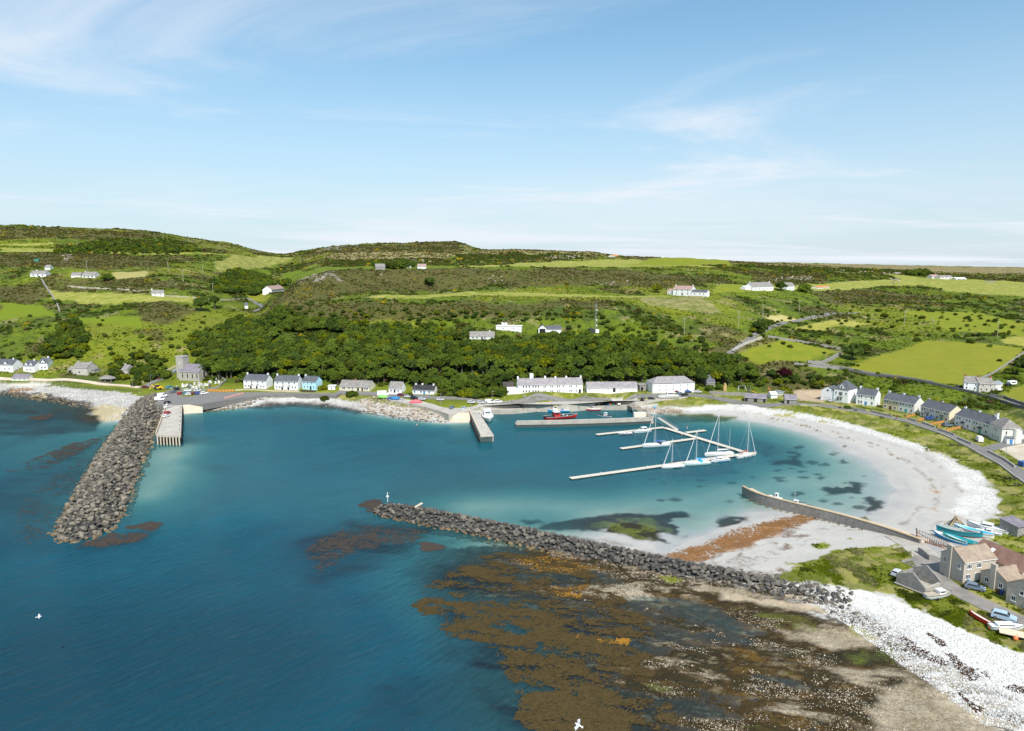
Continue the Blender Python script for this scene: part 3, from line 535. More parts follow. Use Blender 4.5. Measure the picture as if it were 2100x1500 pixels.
# ---------------------------------------------------------------- sea
nY, nS = len(YS), len(SS); wet = (zg < 0.06).reshape(nY, nS)
fk = (wet[:-1, :-1] | wet[1:, :-1] | wet[:-1, 1:] | wet[1:, 1:]) & (YS[:-1, None] < 450)
depth = np.maximum(-zg, 0.0)
chop = 0.10 + 0.16 * sstep(-(seg_dist(gx, gy, [at_z(150,1100), at_z(300,900)]) * np.sign(gx + 0) ), -1, 1) * 0
inner = [at_z(a, b)[:2] for a, b in [(300,860),(420,840),(920,860),(1300,835),(1550,860),(1860,1000),(1700,1080),(1380,1140),(1150,1085),(1000,1060),(800,1035),(330,1060)]]
di = seg_dist(gx, gy, inner, True); sgn = np.where(in_poly(gx, gy, inner), di, -di)
chop = 0.75 - 0.55 * sstep(sgn, -25, 25)
wm, used = grid_mesh('sea', np.stack([gx, gy, np.zeros(n)], 1), nY, nS, fk.ravel())
set_attr(wm, 'depth', depth[used]); set_attr(wm, 'chop', chop[used])
kb = np.zeros(n)
for px, sf, wb, am in (([(840,1200),(960,1130),(1080,1110),(1230,1180),(1400,1260),(1500,1400),(1450,1520),(780,1520),(760,1430),(900,1330)], 9, 12, 1), ([(-50,1010),(130,930),(240,890),(230,940),(150,1040),(90,1130),(0,1110)], 5, 8, .4), ([(600,1120),(720,1070),(900,1080),(840,1130),(660,1190)], 5, 6, .8), ([(150,1125),(330,1075),(300,1115),(180,1140)], 3, 4, .5), ([(-200,815),(180,840),(215,880),(60,900),(-200,880)], 5, 8, .6), ([(1110,1075),(1200,1055),(1330,1043),(1430,1058),(1410,1095),(1330,1108),(1230,1095)], 3, 6, 1), ([(1680,995),(1720,985),(1775,992),(1765,1012),(1700,1014)], 2, 4, .8), ([(1735,1058),(1780,1020),(1815,1024),(1825,1044),(1790,1057)], 2, 4, .9), ([(1540,900),(1640,920),(1670,960),(1580,955)], 4, 7, .6), ([(1480,1050),(1535,1058),(1510,1078),(1470,1082)], 2, 3, .8)):
    m_, ix = pmask([at_z(*q)[:2] for q in px], sf, wb, 22, 77, True); kb[ix] = np.maximum(kb[ix], am * m_ * (.45 + .55 * sstep(fbm(gx[ix] * .97 - gy[ix] * .24, (gx[ix] * .24 + gy[ix] * .97) * 2.4, 18, 4, 78), .36, .6)))
set_attr(wm, 'kelp_below', kb[used])
SEA = tag(link('sea', wm, mat=water_mat()), 'clear teal sea water of the harbour bay', kind='structure')
# ---------------------------------------------------------------- mesh builder
class MB:
    def __init__(s): s.v = []; s.f = []; s.mi = []
    def add(s, v, f, mi=0):
        o = len(s.v); s.v += [tuple(p) for p in v]; s.f += [tuple(i + o for i in q) for q in f]; s.mi += [mi] * len(f); return s
    def box(s, x0, x1, y0, y1, z0, z1, mi=0):
        v = [(x0,y0,z0),(x1,y0,z0),(x1,y1,z0),(x0,y1,z0),(x0,y0,z1),(x1,y0,z1),(x1,y1,z1),(x0,y1,z1)]
        return s.add(v, [(3,2,1,0),(4,5,6,7),(0,1,5,4),(1,2,6,5),(2,3,7,6),(3,0,4,7)], mi)
    def prism(s, poly, z0, z1, mi=0):
        n = len(poly); a = sum(poly[i][0]*poly[(i+1)%n][1] - poly[(i+1)%n][0]*poly[i][1] for i in range(n))
        if a < 0: poly = poly[::-1]
        zt = z1 if callable(z1) else (lambda p: z1); zb_ = z0 if callable(z0) else (lambda p: z0)
        v = [(p[0], p[1], zb_(p)) for p in poly] + [(p[0], p[1], zt(p)) for p in poly]
        return s.add(v, [tuple(range(n))[::-1], tuple(range(n, 2*n))] + [(i, (i+1)%n, n+(i+1)%n, n+i) for i in range(n)], mi)
    def tube(s, a, b, r0, r1=None, k=6, mi=0, caps=True):
        a = Vector(a); b = Vector(b); r1 = r0 if r1 is None else r1; d = (b - a).normalized()
        u = d.orthogonal().normalized(); w = d.cross(u); v = []
        for c, r in ((a, r0), (b, r1)):
            for i in range(k): t = 2*math.pi*i/k; v.append(c + u*math.cos(t)*r + w*math.sin(t)*r)
        f = [(i, (i+1)%k, k+(i+1)%k, k+i) for i in range(k)]
        if caps: f += [tuple(range(k))[::-1], tuple(range(k, 2*k))]
        return s.add(v, f, mi)
    def loft(s, secs, mi=0, caps=True, closed=True):
        k = len(secs[0]); v = [p for q in secs for p in q]; f = []
        for i in range(len(secs)-1):
            for j in range(k if closed else k-1): f.append((i*k+j, i*k+(j+1)%k, (i+1)*k+(j+1)%k, (i+1)*k+j))
        if caps: f += [tuple(range(k))[::-1], tuple((len(secs)-1)*k + j for j in range(k))]
        return s.add(v, f, mi)
    def mesh(s, name, mats, smooth=False, bevel=0.0):
        me = bpy.data.meshes.new(name); me.from_pydata(s.v, [], s.f); 
        for m in (mats if isinstance(mats, (list, tuple)) else [mats]): me.materials.append(m)
        if any(s.mi): me.polygons.foreach_set('material_index', s.mi)
        bm = bmesh.new(); bm.from_mesh(me); bmesh.ops.recalc_face_normals(bm, faces=bm.faces)
        if bevel: bmesh.ops.bevel(bm, geom=[e for e in bm.edges if e.calc_face_angle(0) > 0.5], offset=bevel, segments=1, affect='EDGES')
        bm.to_mesh(me); bm.free()
        if smooth: me.polygons.foreach_set('use_smooth', [True]*len(me.polygons))
        me.update(); return me
    def build(s, name, mats, parent=None, smooth=False, bevel=0.0):
        o = bpy.data.objects.new(name, s.mesh(name, mats, smooth, bevel)); COL.objects.link(o)
        if parent is not None: o.parent = parent
        return o
# ---------------------------------------------------------------- shared materials
TARMAC = mat('tarmac', (.20,.19,.18), .9, scale=.5, col2=(.145,.138,.13), bump=.2); LANE = mat('worn_tarmac', (.29,.26,.235), .9, scale=.35, col2=(.17,.155,.14), bump=.3)
CONC = mat('concrete', (.46,.42,.36), .85, scale=.35, col2=(.32,.295,.26), stain=.35, bump=.25)
CONC_L = mat('pale_concrete', (.60,.50,.40), .85, scale=.3, col2=(.50,.40,.30), stain=.25, bump=.2)
STONE = mat('grey_stone', (.36,.34,.31), .9, scale=1.8, col2=(.17,.16,.15), bump=.9, bscale=2.5, stain=.2)
STONE_D = mat('dark_stone', (.21,.20,.19), .9, scale=1.5, col2=(.09,.088,.085), bump=.9, bscale=2.2)
RENDER_W = mat('white_render', (.80,.80,.79), .75, var=.05, scale=.7, stain=.12)
RENDER_C = mat('cream_render', (.68,.60,.44), .8, var=.07, scale=.7, stain=.12)
RENDER_B = mat('buff_render', (.60,.50,.31), .8, var=.07, scale=.7, stain=.12)
RENDER_G = mat('grey_render', (.50,.46,.40), .85, var=.1, scale=.9, stain=.3, bump=.25)
RENDER_P = mat('pale_grey_render', (.66,.65,.60), .8, var=.06, scale=.7, stain=.15)
RENDER_BLUE = mat('pale_blue_render', (.42,.70,.82), .75, var=.05, scale=.7, stain=.1)
ROUGHCAST = mat('roughcast', (.54,.475,.395), .9, col2=(.45,.395,.33), scale=3, bump=.6, stain=.25)
def roof_mat(name, c, c2, course=0.3, along=2):
    """slates or tiles: courses and joints as fine relief, with faded and lichen-covered patches"""
    m, nt, N, L = new_mat(name); tc = nd(N, L, 'TexCoord'); geo = nd(N, L, 'NewGeometry')
    br = nd(N, L, 'TexBrick', {'Vector': tc.outputs['UV'], 'Color1': (*c, 1), 'Color2': (*[q*.82 for q in c], 1), 'Mortar': (*[q*.5 for q in c], 1), 'Scale': 1.0, 'Mortar Size': .012, 'Bias': 0.0, 'Brick Width': .35, 'Row Height': course})
    no = nd(N, L, 'TexNoise', {'Vector': geo.outputs['Position'], 'Scale': .55, 'Detail': 8, 'Roughness': .72})
    f = nd(N, L, 'MapRange', {0: no.outputs['Fac'], 1: .42, 2: .7})
    mx = nd(N, L, 'MixRGB', {0: f.outputs[0], 1: br.outputs['Color'], 2: (*c2, 1)})
    bp = nd(N, L, 'Bump', {'Height': br.outputs['Fac'], 'Strength': .5, 'Distance': .03}); bp.invert = True
    b = nd(N, L, 'BsdfPrincipled', {'Base Color': mx.outputs[0], 'Roughness': .7, 'Normal': bp.outputs[0]}); nd(N, L, 'OutputMaterial', {0: b.outputs[0]})
    return m
SLATE = roof_mat('slate_roof', (.085,.090,.105), (.13,.135,.15)); SLATE_L = roof_mat('pale_slate_roof', (.26,.235,.25), (.36,.33,.33)); SLATE_P = roof_mat('purple_slate_roof', (.19,.165,.20), (.27,.24,.27))
TILE_G = roof_mat('grey_tile_roof', (.22,.20,.185), (.32,.295,.27)); TILE_B = roof_mat('brown_tile_roof', (.31,.235,.175), (.38,.30,.22), .32); TILE_R = roof_mat('dark_red_tile_roof', (.22,.115,.085), (.27,.16,.12), .32); BLACK_R = mat('black_felt_roof', (.025,.026,.03), .7, var=.3)
RUST_R = mat('orange_rust_roof', (.62,.22,.05), .7, var=.2); PINK_R = roof_mat('pink_tile_roof', (.36,.23,.20), (.42,.30,.26))
GLASS = mat('window_glass', (.030,.036,.045), .08, var=.3); FRAME_W = mat('white_frame', (.78,.78,.77), .5, var=.04); DOOR_BLUE = mat('blue_door', (.05,.22,.50), .5); DOOR_BR = mat('brown_door', (.10,.05,.03), .6); DOOR_W = mat('white_door', (.75,.75,.74), .5); DOOR_BK = mat('black_door', (.015,.015,.016), .5); DOOR_T = mat('teal_door', (.06,.35,.35), .5)
WOOD = mat('weathered_wood', (.36,.29,.20), .85, scale=3, col2=(.24,.19,.14)); WOOD_O = mat('orange_fence_wood', (.62,.29,.07), .75, scale=2, col2=(.48,.22,.06)); WOOD_D = mat('dark_wood', (.045,.035,.03), .8); METAL = mat('galvanised_steel', (.45,.46,.47), .45, metal=.6); METAL_D = mat('dark_steel', (.06,.065,.07), .5, metal=.4)
def jointed(name, c, c2, bw, rh):
    """cast concrete bays with dark joints and weather stains"""
    m, nt, N, L = new_mat(name); geo = nd(N, L, 'NewGeometry'); mp = nd(N, L, 'Mapping', {'Vector': geo.outputs['Position'], 'Rotation': (0, 0, .1)})
    br = nd(N, L, 'TexBrick', {'Vector': mp.outputs[0], 'Color1': (*c, 1), 'Color2': (*c2, 1), 'Mortar': (*[q * .45 for q in c2], 1), 'Scale': 1.0, 'Mortar Size': .05, 'Brick Width': bw, 'Row Height': rh}); br.offset = 0.0
    no = nd(N, L, 'TexNoise', {'Vector': geo.outputs['Position'], 'Scale': .4, 'Detail': 8, 'Roughness': .7}); f = nd(N, L, 'MapRange', {0: no.outputs['Fac'], 1: .45, 2: .75, 4: .55}); mx = nd(N, L, 'MixRGB', {0: f.outputs[0], 1: br.outputs['Color'], 2: (.19, .17, .145, 1)})
    b = nd(N, L, 'BsdfPrincipled', {'Base Color': mx.outputs[0], 'Roughness': .9}); nd(N, L, 'OutputMaterial', {0: b.outputs[0]}); return m
DECKC = jointed('cast_deck_concrete', (.48,.44,.38), (.41,.375,.325), 5.0, 5.0)
STONE_CH = mat('church_stone', (.47,.44,.39), .9, scale=1.6, col2=(.30,.28,.25), bump=.8, bscale=2.5, stain=.2)
# ---------------------------------------------------------------- sheets: roads, aprons, ramps
def ribbon(name, px, width, m, label, lift=0.10, step=2.0, edge=0.25, world_pts=None, fill=0.5):
    W = [Vector(p) for p in (world_pts if world_pts else hits(px))]; pts = []
    for a, b in zip(W[:-1], W[1:]):
        k = max(1, int((b - a).length / step)); pts += [a.lerp(b, i / k) for i in range(k)]
    pts.append(W[-1]); P2 = [Vector((p.x, p.y)) for p in pts]
    for _ in range(6): P2 = [P2[0]] + [(P2[i-1] + P2[i]*2 + P2[i+1]) / 4 for i in range(1, len(P2)-1)] + [P2[-1]]
    V = []; n_ = len(P2); ac = 4; 
    for i, p in enumerate(P2):
        d = (P2[min(i+1, n_-1)] - P2[max(i-1, 0)]).normalized(); nn = Vector((-d.y, d.x)); wob = (random.random() - .5) * edge
        for j in range(ac + 1): q = p + nn * ((j / ac - .5) * (width + wob)); V.append((q.x, q.y))
    V = np.array(V); zz = ground(V[:, 0], V[:, 1]).reshape(n_, ac + 1); zc = zz.mean(1)
    k = np.ones(9) / 9; zs = np.convolve(np.pad(zc, 4, 'edge'), k, 'valid'); z = np.maximum(zs[:, None] * fill + zz * (1 - fill), zz) + lift
    f = [(i*(ac+1)+j, i*(ac+1)+j+1, (i+1)*(ac+1)+j+1, (i+1)*(ac+1)+j) for i in range(n_-1) for j in range(ac)]
    mb = MB(); mb.add([(V[i, 0], V[i, 1], z.ravel()[i]) for i in range(len(V))], f)
    lo = [(V[i, 0], V[i, 1], z.ravel()[i] - .6) for i in range(len(V))]; o = len(mb.v); mb.v += lo
    for i in range(n_-1):
        a, b = i*(ac+1), (i+1)*(ac+1); mb.f += [(a, b, o+b, o+a), (a+ac, o+a+ac, o+b+ac, b+ac)]; mb.mi += [0, 0]
    return tag(mb.build(name, m), label, kind='structure'), [(p.x, p.y) for p in P2], zs
def slab(name, px, zt, zbot, m, label, kind='structure', cat=None, parent=None, bevel=0.0):
    z = zt if not callable(zt) else 3.0
    w = [at_z(a, b, z) for a, b in px]; mb = MB(); mb.prism([(p[0], p[1]) for p in w], zbot, zt)
    o = mb.build(name, m, parent, bevel=bevel); tag(o, label, cat, kind=kind if not cat else None); return o
slab('car_park', [(322,812),(345,801),(395,803),(425,804),(480,805),(545,805),(640,806),(700,807),(690,811),(600,808),(545,810),(500,815),(460,821),(416,829),(375,830),(342,832),(322,830)], 4.35, 1, TARMAC, 'grey tarmac car park above the ferry slipway')
slab('quay_apron', [(772,808),(845,810),(892,813),(925,822),(985,829),(1060,829),(1160,830),(1295,820),(1318,811),(1322,804),(1337,807),(1428,806),(1440,812),(1400,817),(1342,822),(1302,824),(1291,823),(1142,824),(1105,826),(1050,830),(985,833),(963,843),(920,850),(902,843),(868,834),(840,828),(800,821)], 4.1, -3.5, DECKC, 'concrete and tarmac quayside along the inner harbour')
slab('lower_quay', [(979,841.5),(985,833),(1050,830),(1105,826),(1142,823.5),(1292,822.5),(1300,828),(1293,833),(1142,832.5),(1105,836),(1050,841)], 2.3, -4, CONC, 'low concrete quay edge of the inner basin')
ribbon('village_road', [(690,805),(772,808),(845,812),(900,817),(985,827),(1060,828),(1160,827),(1250,823),(1300,817),(1330,812),(1430,810),(1500,823),(1560,833),(1620,829),(1645,828)], 6.5, TARMAC, 'narrow tarmac road along the village front')
road_shore, RS, RSZ = ribbon('shore_road', [(1640,829),(1681,831),(1730,839),(1786,848),(1870,866),(1953,894),(2016,926),(2069,954),(2110,985),(2180,1030)], 5.0, TARMAC, 'grey shore road curving above the white beach')
road_up, RU, RUZ = ribbon('upper_road', [(1660,748),(1723,755),(1807,771),(1901,785),(1974,800),(2058,822),(2110,837),(2200,860)], 4.6, TARMAC, 'grey upper road above the stone retaining wall')
road_hill, RH, RHZ = ribbon('hill_road', [(1478,735),(1500,723),(1526,704),(1577,674),(1614,660),(1700,646),(1760,640)], 4.4, TARMAC, 'grey road climbing the green hillside')
ribbon('church_lane', [(290,797),(300,791),(330,778),(366,757)], 4.6, TARMAC, 'steep grey lane beside the church')
ribbon('shore_track', [(-200,772),(0,777),(60,778),(120,779),(190,785),(270,793),(292,796)], 3.2, CONC_L, 'pale concrete track above the rocky shore')
lane, RL, RLZ = ribbon('lane', [(1898,1142),(1900,1160),(1930,1196),(1980,1224),(2050,1254),(2110,1282),(2180,1315)], 5.0, LANE, 'worn tarmac lane past the roughcast house')
ribbon('yard', [(1872,1163),(1905,1152),(1935,1148)], 7.0, LANE, 'tarmac yard beside the roughcast house'); ribbon('side_road', [(2014,926),(2055,913),(2110,903),(2180,890)], 5, TARMAC, 'grey side road beside the end house')
ribbon('valley_road', [(470,615),(510,612),(545,625),(520,640)], 4, TARMAC, 'thin grey road in the green valley', step=6); ribbon('hill_track', [(140,585),(240,592),(330,607),(400,612),(470,615)], 3.5, mat('dirt_track', (.34,.30,.22), .9), 'dirt track crossing the grassy slope', step=6)
ribbon('beach_slope', [(1902,1145),(1875,1118),(1840,1100)], 7, CONC, 'concrete slope leading down to the beach', lift=.08)
slab('slipway', [(376,829),(414,827),(416,848),(373,850)], 0, 0, CONC_L, 'x') if False else None
def ramp(name, top, bot, zt, zb_, m, label):
    a = [at_z(p[0], p[1], zt) for p in top]; b = [at_z(p[0], p[1], zb_) for p in bot]; mb = MB()
    v = [*a, *b[::-1]]; lo = [(p[0], p[1], -4) for p in v]
    mb.add(v + lo, [(0,1,2,3), (4,7,6,5), (0,4,5,1), (1,5,6,2), (2,6,7,3), (3,7,4,0)]); return tag(mb.build(name, m, bevel=.05), label, 'slipway')
ramp('slipway', [(375,830.5),(415,828.5)], [(373,851),(416,849)], 4.3, -.5, CONC_L, 'pale concrete slipway beside the ferry pier and car park'); ramp('slipway', [(917,848),(962,846)], [(922,869),(967,869)], 4.05, -.5, CONC_L, 'tan concrete slipway between rock armour and narrow pier')
# ---------------------------------------------------------------- rocks
ROCKS = []
def make_rocks():
    for k in range(12):
        bm = bmesh.new(); r = random.Random(k); 
        for _ in range(15):
            d = Vector((r.gauss(0, 1), r.gauss(0, 1), r.gauss(0, 1))).normalized(); bm.verts.new((d.x * r.uniform(.8, 1), d.y * r.uniform(.62, .85), d.z * r.uniform(.5, .72)))
        res = bmesh.ops.convex_hull(bm, input=bm.verts); bmesh.ops.delete(bm, geom=[g for g in res['geom_interior'] if isinstance(g, bmesh.types.BMVert)], context='VERTS')
        me = bpy.data.meshes.new('rock'); bm.to_mesh(me); bm.free(); ROCKS.append(me)
make_rocks()
def rock_mat(name, c1, c2, c3, tide=True, pale=None):
    m, nt, N, L = new_mat(name); geo = nd(N, L, 'NewGeometry'); oi = nd(N, L, 'ObjectInfo')
    at = nd(N, L, 'Attribute', attribute_name='tint').outputs['Fac']; rnd = nd(N, L, 'Math', {0: at, 1: oi.outputs['Random']}, operation='ADD').outputs[0]; rnd = nd(N, L, 'Math', {0: rnd, 1: 1.0}, operation='MODULO').outputs[0]
    rp = nd(N, L, 'ValToRGB', {0: rnd}); e = rp.color_ramp.elements; e[0].color = (*c1, 1); e[1].color = (*c3, 1); x = e.new(.5); x.color = (*c2, 1)
    no = nd(N, L, 'TexNoise', {'Vector': geo.outputs['Position'], 'Scale': 2.2, 'Detail': 6, 'Roughness': .7})
    mr = nd(N, L, 'MapRange', {0: no.outputs['Fac'], 1: .3, 2: .7, 3: .62, 4: 1.3}); cb = nd(N, L, 'CombineXYZ', {0: mr.outputs[0], 1: mr.outputs[0], 2: mr.outputs[0]})
    col = nd(N, L, 'MixRGB', {0: 1., 1: rp.outputs[0], 2: cb.outputs[0]}, blend_type='MULTIPLY').outputs[0]
    if tide:
        sx = nd(N, L, 'SeparateXYZ', {0: geo.outputs['Position']}); nz = nd(N, L, 'Math', {0: no.outputs['Fac'], 1: 1.4}, operation='MULTIPLY').outputs[0]; zz = nd(N, L, 'Math', {0: sx.outputs[2], 1: nz}, operation='SUBTRACT').outputs[0]
        f = nd(N, L, 'MapRange', {0: zz, 1: .05, 2: -.45, 4: .7}).outputs[0]; col = nd(N, L, 'MixRGB', {0: f, 1: col, 2: (*tide, 1)}).outputs[0]
    bp = nd(N, L, 'Bump', {'Height': no.outputs['Fac'], 'Strength': .5, 'Distance': .2})
    b = nd(N, L, 'BsdfPrincipled', {'Base Color': col, 'Roughness': .88, 'Normal': bp.outputs[0]}); nd(N, L, 'OutputMaterial', {0: b.outputs[0]}); return m
BASALT = rock_mat('basalt_rock', (.052,.048,.044), (.098,.088,.076), (.185,.16,.13), (.20,.125,.045)); BASALT_L = rock_mat('grey_rock', (.060,.053,.044), (.130,.113,.088), (.25,.215,.165), (.19,.125,.05)); TANROCK = rock_mat('tan_rock', (.11,.09,.07), (.30,.23,.165), (.50,.42,.33), (.05,.045,.035)); WHITEROCK = rock_mat('pale_rock', (.45,.42,.38), (.62,.59,.55), (.75,.73,.70), False)
def rock_verts(me):
    v = np.zeros(len(me.vertices) * 3); me.vertices.foreach_get('co', v); return v.reshape(-1, 3), [tuple(p.vertices) for p in me.polygons]
RV = [rock_verts(m) for m in ROCKS]
def joined_rocks(name, pts, size, m, parent=None, flat=1.0):
    vs, fs, tint = [], [], []; o = 0
    for (x, y, z), s in zip(pts, size):
        v, f = RV[random.randrange(12)]; M_ = np.array(Matrix.Rotation(random.uniform(0, 6.28), 3, 'Z') @ Matrix.Rotation(random.uniform(-.6, .6), 3, 'X'))
        q = (v * s) @ M_.T; q[:, 2] *= flat; vs.append(q + (x, y, z)); fs += [tuple(i + o for i in t) for t in f]; o += len(v); tint.append(np.full(len(v), random.random()))
    me = bpy.data.meshes.new(name); me.from_pydata(np.concatenate(vs).tolist(), [], fs); set_attr(me, 'tint', np.concatenate(tint)); me.materials.append(m)
    o = link(name, me, parent); return o
def rock_heap(name, label, cat, pts, size, m, group=None, most=300, core=None):
    """pts (N,3): a heap whose biggest stones (as seen) are single parts, the rest one rubble part"""
    root = empty(name, (0, 0, 0), label=label, cat=cat, group=group); vis = np.array(size) / (np.array(pts)[:, 1] + 1)
    order = np.argsort(-vis * (1 + .35 * np.random.default_rng(5).random(len(vis)))); ms = []
    for r in ROCKS:
        c = r.copy(); c.materials.append(m); ms.append(c)
    for i in order[:most]:
        o = link('rock', ms[random.randrange(12)], root); o.location = pts[i]; s = size[i]; o.scale = (s, s, s * random.uniform(.85, 1.1)); o.rotation_euler = (random.uniform(-.6, .6), random.uniform(-.6, .6), random.uniform(0, 6.28))
    rest = order[most:]
    if len(rest): tag(joined_rocks('rubble', [pts[i] for i in rest], [size[i] for i in rest], m, root), kind='stuff')
    if core: core(root)
    return root
def ridge(px, hw, hgt, spacing, smin, smax, seed, under=-2.5):
    """stones piled along a line: half widths hw, heights hgt at each control point"""
    r = random.Random(seed); W = [Vector(at_z(a, b, 0)[:2]) for a, b in px]; L_ = [0]
    for a, b in zip(W[:-1], W[1:]): L_.append(L_[-1] + (b - a).length)
    T = L_[-1]; pts, size = [], []
    def at(t):
        k = max(0, min(len(W) - 2, int(np.searchsorted(L_, t)) - 1)); u = (t - L_[k]) / (L_[k+1] - L_[k]); d = (W[k+1] - W[k]).normalized()
        return W[k].lerp(W[k+1], u), Vector((-d.y, d.x)), hw[k] + (hw[k+1] - hw[k]) * u, hgt[k] + (hgt[k+1] - hgt[k]) * u
    n_ = int(T / spacing); prof = lambda q: max(0, 1 - abs(q) ** 1.35)
    for i in range(n_ + 1):
        t = T * i / n_; c, nn, w, h = at(t); endf = min(1, .25 + (t / w)) if t < w else 1; w2 = w * math.sqrt(min(1, .12 + t / w)) if t < w else w
        m_ = int(2 * w2 / spacing) + 1
        for j in range(m_ + 1):
            q = -1 + 2 * j / m_ + r.uniform(-.5, .5) / m_ * 2; dj = c + nn * q * w2 + Vector((r.uniform(-.4, .4), r.uniform(-.4, .4))) * spacing
            s = (smin + (smax - smin) * r.random() ** 1.7) * (1.15 if abs(q) > .6 else 1); g = max(-.4, float(Z0(dj.x, dj.y)) - .15); z = g + (h - g) * prof(q) * endf - .25 * s + r.uniform(-.15, .25)
            pts.append((dj.x, dj.y, z)); size.append(s * .74)
    def core(root, m):
        mb = MB(); secs = []
        for i in range(41):
            t = T * i / 40; c, nn, w, h = at(t); w2 = w * (math.sqrt(min(1, .1 + t / w)) if t < w else 1); e = min(1, .2 + t / w) if t < w else 1
            secs.append([(*(c + nn * q * w2 * .96), (h * prof(q) * e - .9) if abs(q) < 1 else under) for q in (-1.15, -.95, -.6, -.25, 0, .25, .6, .95, 1.15)] )
        mb.loft(secs, closed=True); mb.build('core', m, root)
    return pts, size, core
def Z0(x, y): return z_base(x, y)[0]
BW_CORE = mat('rubble_core', (.05,.048,.045), .95)
pts, size, core = ridge([(768,1047),(850,1059),(950,1078),(1050,1098),(1150,1120),(1250,1142),(1350,1163),(1450,1184),(1550,1204),(1650,1226),(1740,1244)], [5.5,6,6,6,5.8,5.5,5.2,4.6,4.2,4,3.4], [2.8,3.1,3.1,3.0,3.0,3.0,2.9,2.7,2.5,2.4,2.0], 1.12, .62, 1.65, 3)
rock_heap('breakwater', 'dark basalt boulder breakwater reaching from the shingle point into the bay', 'breakwater', pts, size, BASALT, core=lambda r: core(r, BW_CORE))
pts, size, core = ridge([(160,1112),(190,1060),(217,1000),(246,940),(268,900),(285,868),(306,838),(322,822)], [8.5,9.5,9.8,10,10,9.5,8.5,7], [3.2,4.4,4.6,4.6,4.6,4.6,4.6,4.6], 1.38, .65, 2.0, 4)
rock_heap('breakwater', 'broad grey boulder breakwater running out from the ferry pier', 'breakwater', pts, size, BASALT_L, core=lambda r: core(r, BW_CORE))
def rock_slope(name, label, cat, poly, spacing, smin, smax, m, most=300, seed=1, sink=.2):
    w = hits(poly); r = np.random.default_rng(seed); xs = [p[0] for p in w]; ys = [p[1] for p in w]
    k = int((max(xs)-min(xs)) * (max(ys)-min(ys)) / spacing**2); x = r.uniform(min(xs), max(xs), k); y = r.uniform(min(ys), max(ys), k); q = in_poly(x, y, w); x, y = x[q], y[q]
    z = ground(x, y); s = r.uniform(smin, smax, len(x)) ** 1.0; return rock_heap(name, label, cat, [(a, b, c - sink * d) for a, b, c, d in zip(x, y, z, s)], list(s), m, most=most)
rock_slope('rock_armour', 'tan and brown boulder armour below the tarmac car parking by the slipway', 'rock armour', [(738,822),(770,812),(800,821),(840,829),(870,836),(905,845),(918,851),(921,868),(860,864),(800,856),(745,847)], 1.25, .6, 1.25, TANROCK, 300, 2)
rock_slope('rock_armour', 'grey boulder armour below the village car park edge', 'rock armour', [(416,830),(460,823),(500,816),(545,811),(560,814),(520,827),(505,836),(470,841),(420,846)], 1.25, .6, 1.2, BASALT_L, 300, 3)
rock_slope('shore_boulders', 'loose dark boulders along the rocky shore near the white cottages', 'boulders', [(0,806),(90,806),(180,828),(190,842),(110,826),(0,814)], 2.2, .5, 1.3, BASALT, 200, 6); rock_slope('shore_boulders', 'loose boulders among shingle at the landward end of the dark breakwater', 'boulders', [(1690,1235),(1740,1243),(1800,1275),(1870,1330),(1850,1340),(1790,1300),(1710,1262)], 1.3, .35, .85, BASALT_L, 250, 7)
rock_slope('shore_boulders', 'brown and white boulders between gangway and beach', 'boulders', [(1300,832),(1345,838),(1400,842),(1400,848),(1345,849),(1310,845)], 1.6, .5, 1.0, TANROCK, 150, 8)
# ---------------------------------------------------------------- piers, walls, pontoons
def deck_box(name, label, cat, corners, zt, zbot, m, parent=None):
    w = [at_z(a, b, zt)[:2] for a, b in corners]; mb = MB(); mb.prism(w, zbot, zt); o = mb.build(name, m, parent, bevel=.06)
    if label: tag(o, label, cat)
    return o, w
pier = empty('ferry_pier', at_z(346, 860, 0), label='wide pale concrete ferry pier beside the boulder breakwater', cat='pier')
def rel(o, parent):
    o.parent = parent; o.matrix_parent_inverse = Matrix.Translation(-Vector(parent.location)) if parent.rotation_euler[2] == 0 else (Matrix.LocRotScale(parent.location, parent.rotation_euler, None)).inverted(); return o
o, w = deck_box('deck', None, None, [(343,829),(374,829),(371,894),(320,892)], 4.2, 3.3, DECKC); rel(o, pier)
o, _ = deck_box('quay_wall', None, None, [(345,830),(373,830),(370.3,892),(321.5,890.5)], 3.3, -4, mat('weedy_concrete', (.20,.18,.15), .9, col2=(.06,.055,.045), scale=.8)); rel(o, pier)
for k in range(8):
    a, b = Vector((*w[2], 0)), Vector((*w[3], 0)); p = a.lerp(b, (k + .5) / 8); mb = MB(); mb.tube((p.x, p.y - .3, -2), (p.x, p.y - .3, 3.4), .32, k=8); rel(mb.build('pile', CONC_L), pier)
for k in range(7):
    a, b = Vector((*w[1], 0)), Vector((*w[2], 0)); p = a.lerp(b, (k + .5) / 7); mb = MB(); mb.box(p.x+.02, p.x+.3, p.y-.2, p.y+.2, .3, 4.0); rel(mb.build('fender', WOOD_D), pier)
a, b = Vector((*w[0], 4.2)), Vector((*w[3], 4.2)); mb = MB(); d = (b - a).normalized(); nrm = Vector((-d.y, d.x, 0)) * .2; mb.add([a+nrm, a-nrm, b-nrm, b+nrm, a+nrm+Vector((0,0,1)), a-nrm+Vector((0,0,1)), b-nrm+Vector((0,0,1)), b+nrm+Vector((0,0,1))], [(0,1,2,3),(4,5,6,7),(0,1,5,4),(1,2,6,5),(2,3,7,6),(3,0,4,7)]); rel(mb.build('parapet', CONC_L), pier)
pier2 = empty('narrow_pier', at_z(990, 870, 0), label='narrow stone and concrete pier with sloping sides beside the tan slipway', cat='pier')
o, w2 = deck_box('deck', None, None, [(961,842),(979,841),(1013,893),(985,895)], 3.5, 2.9, DECKC); rel(o, pier2)
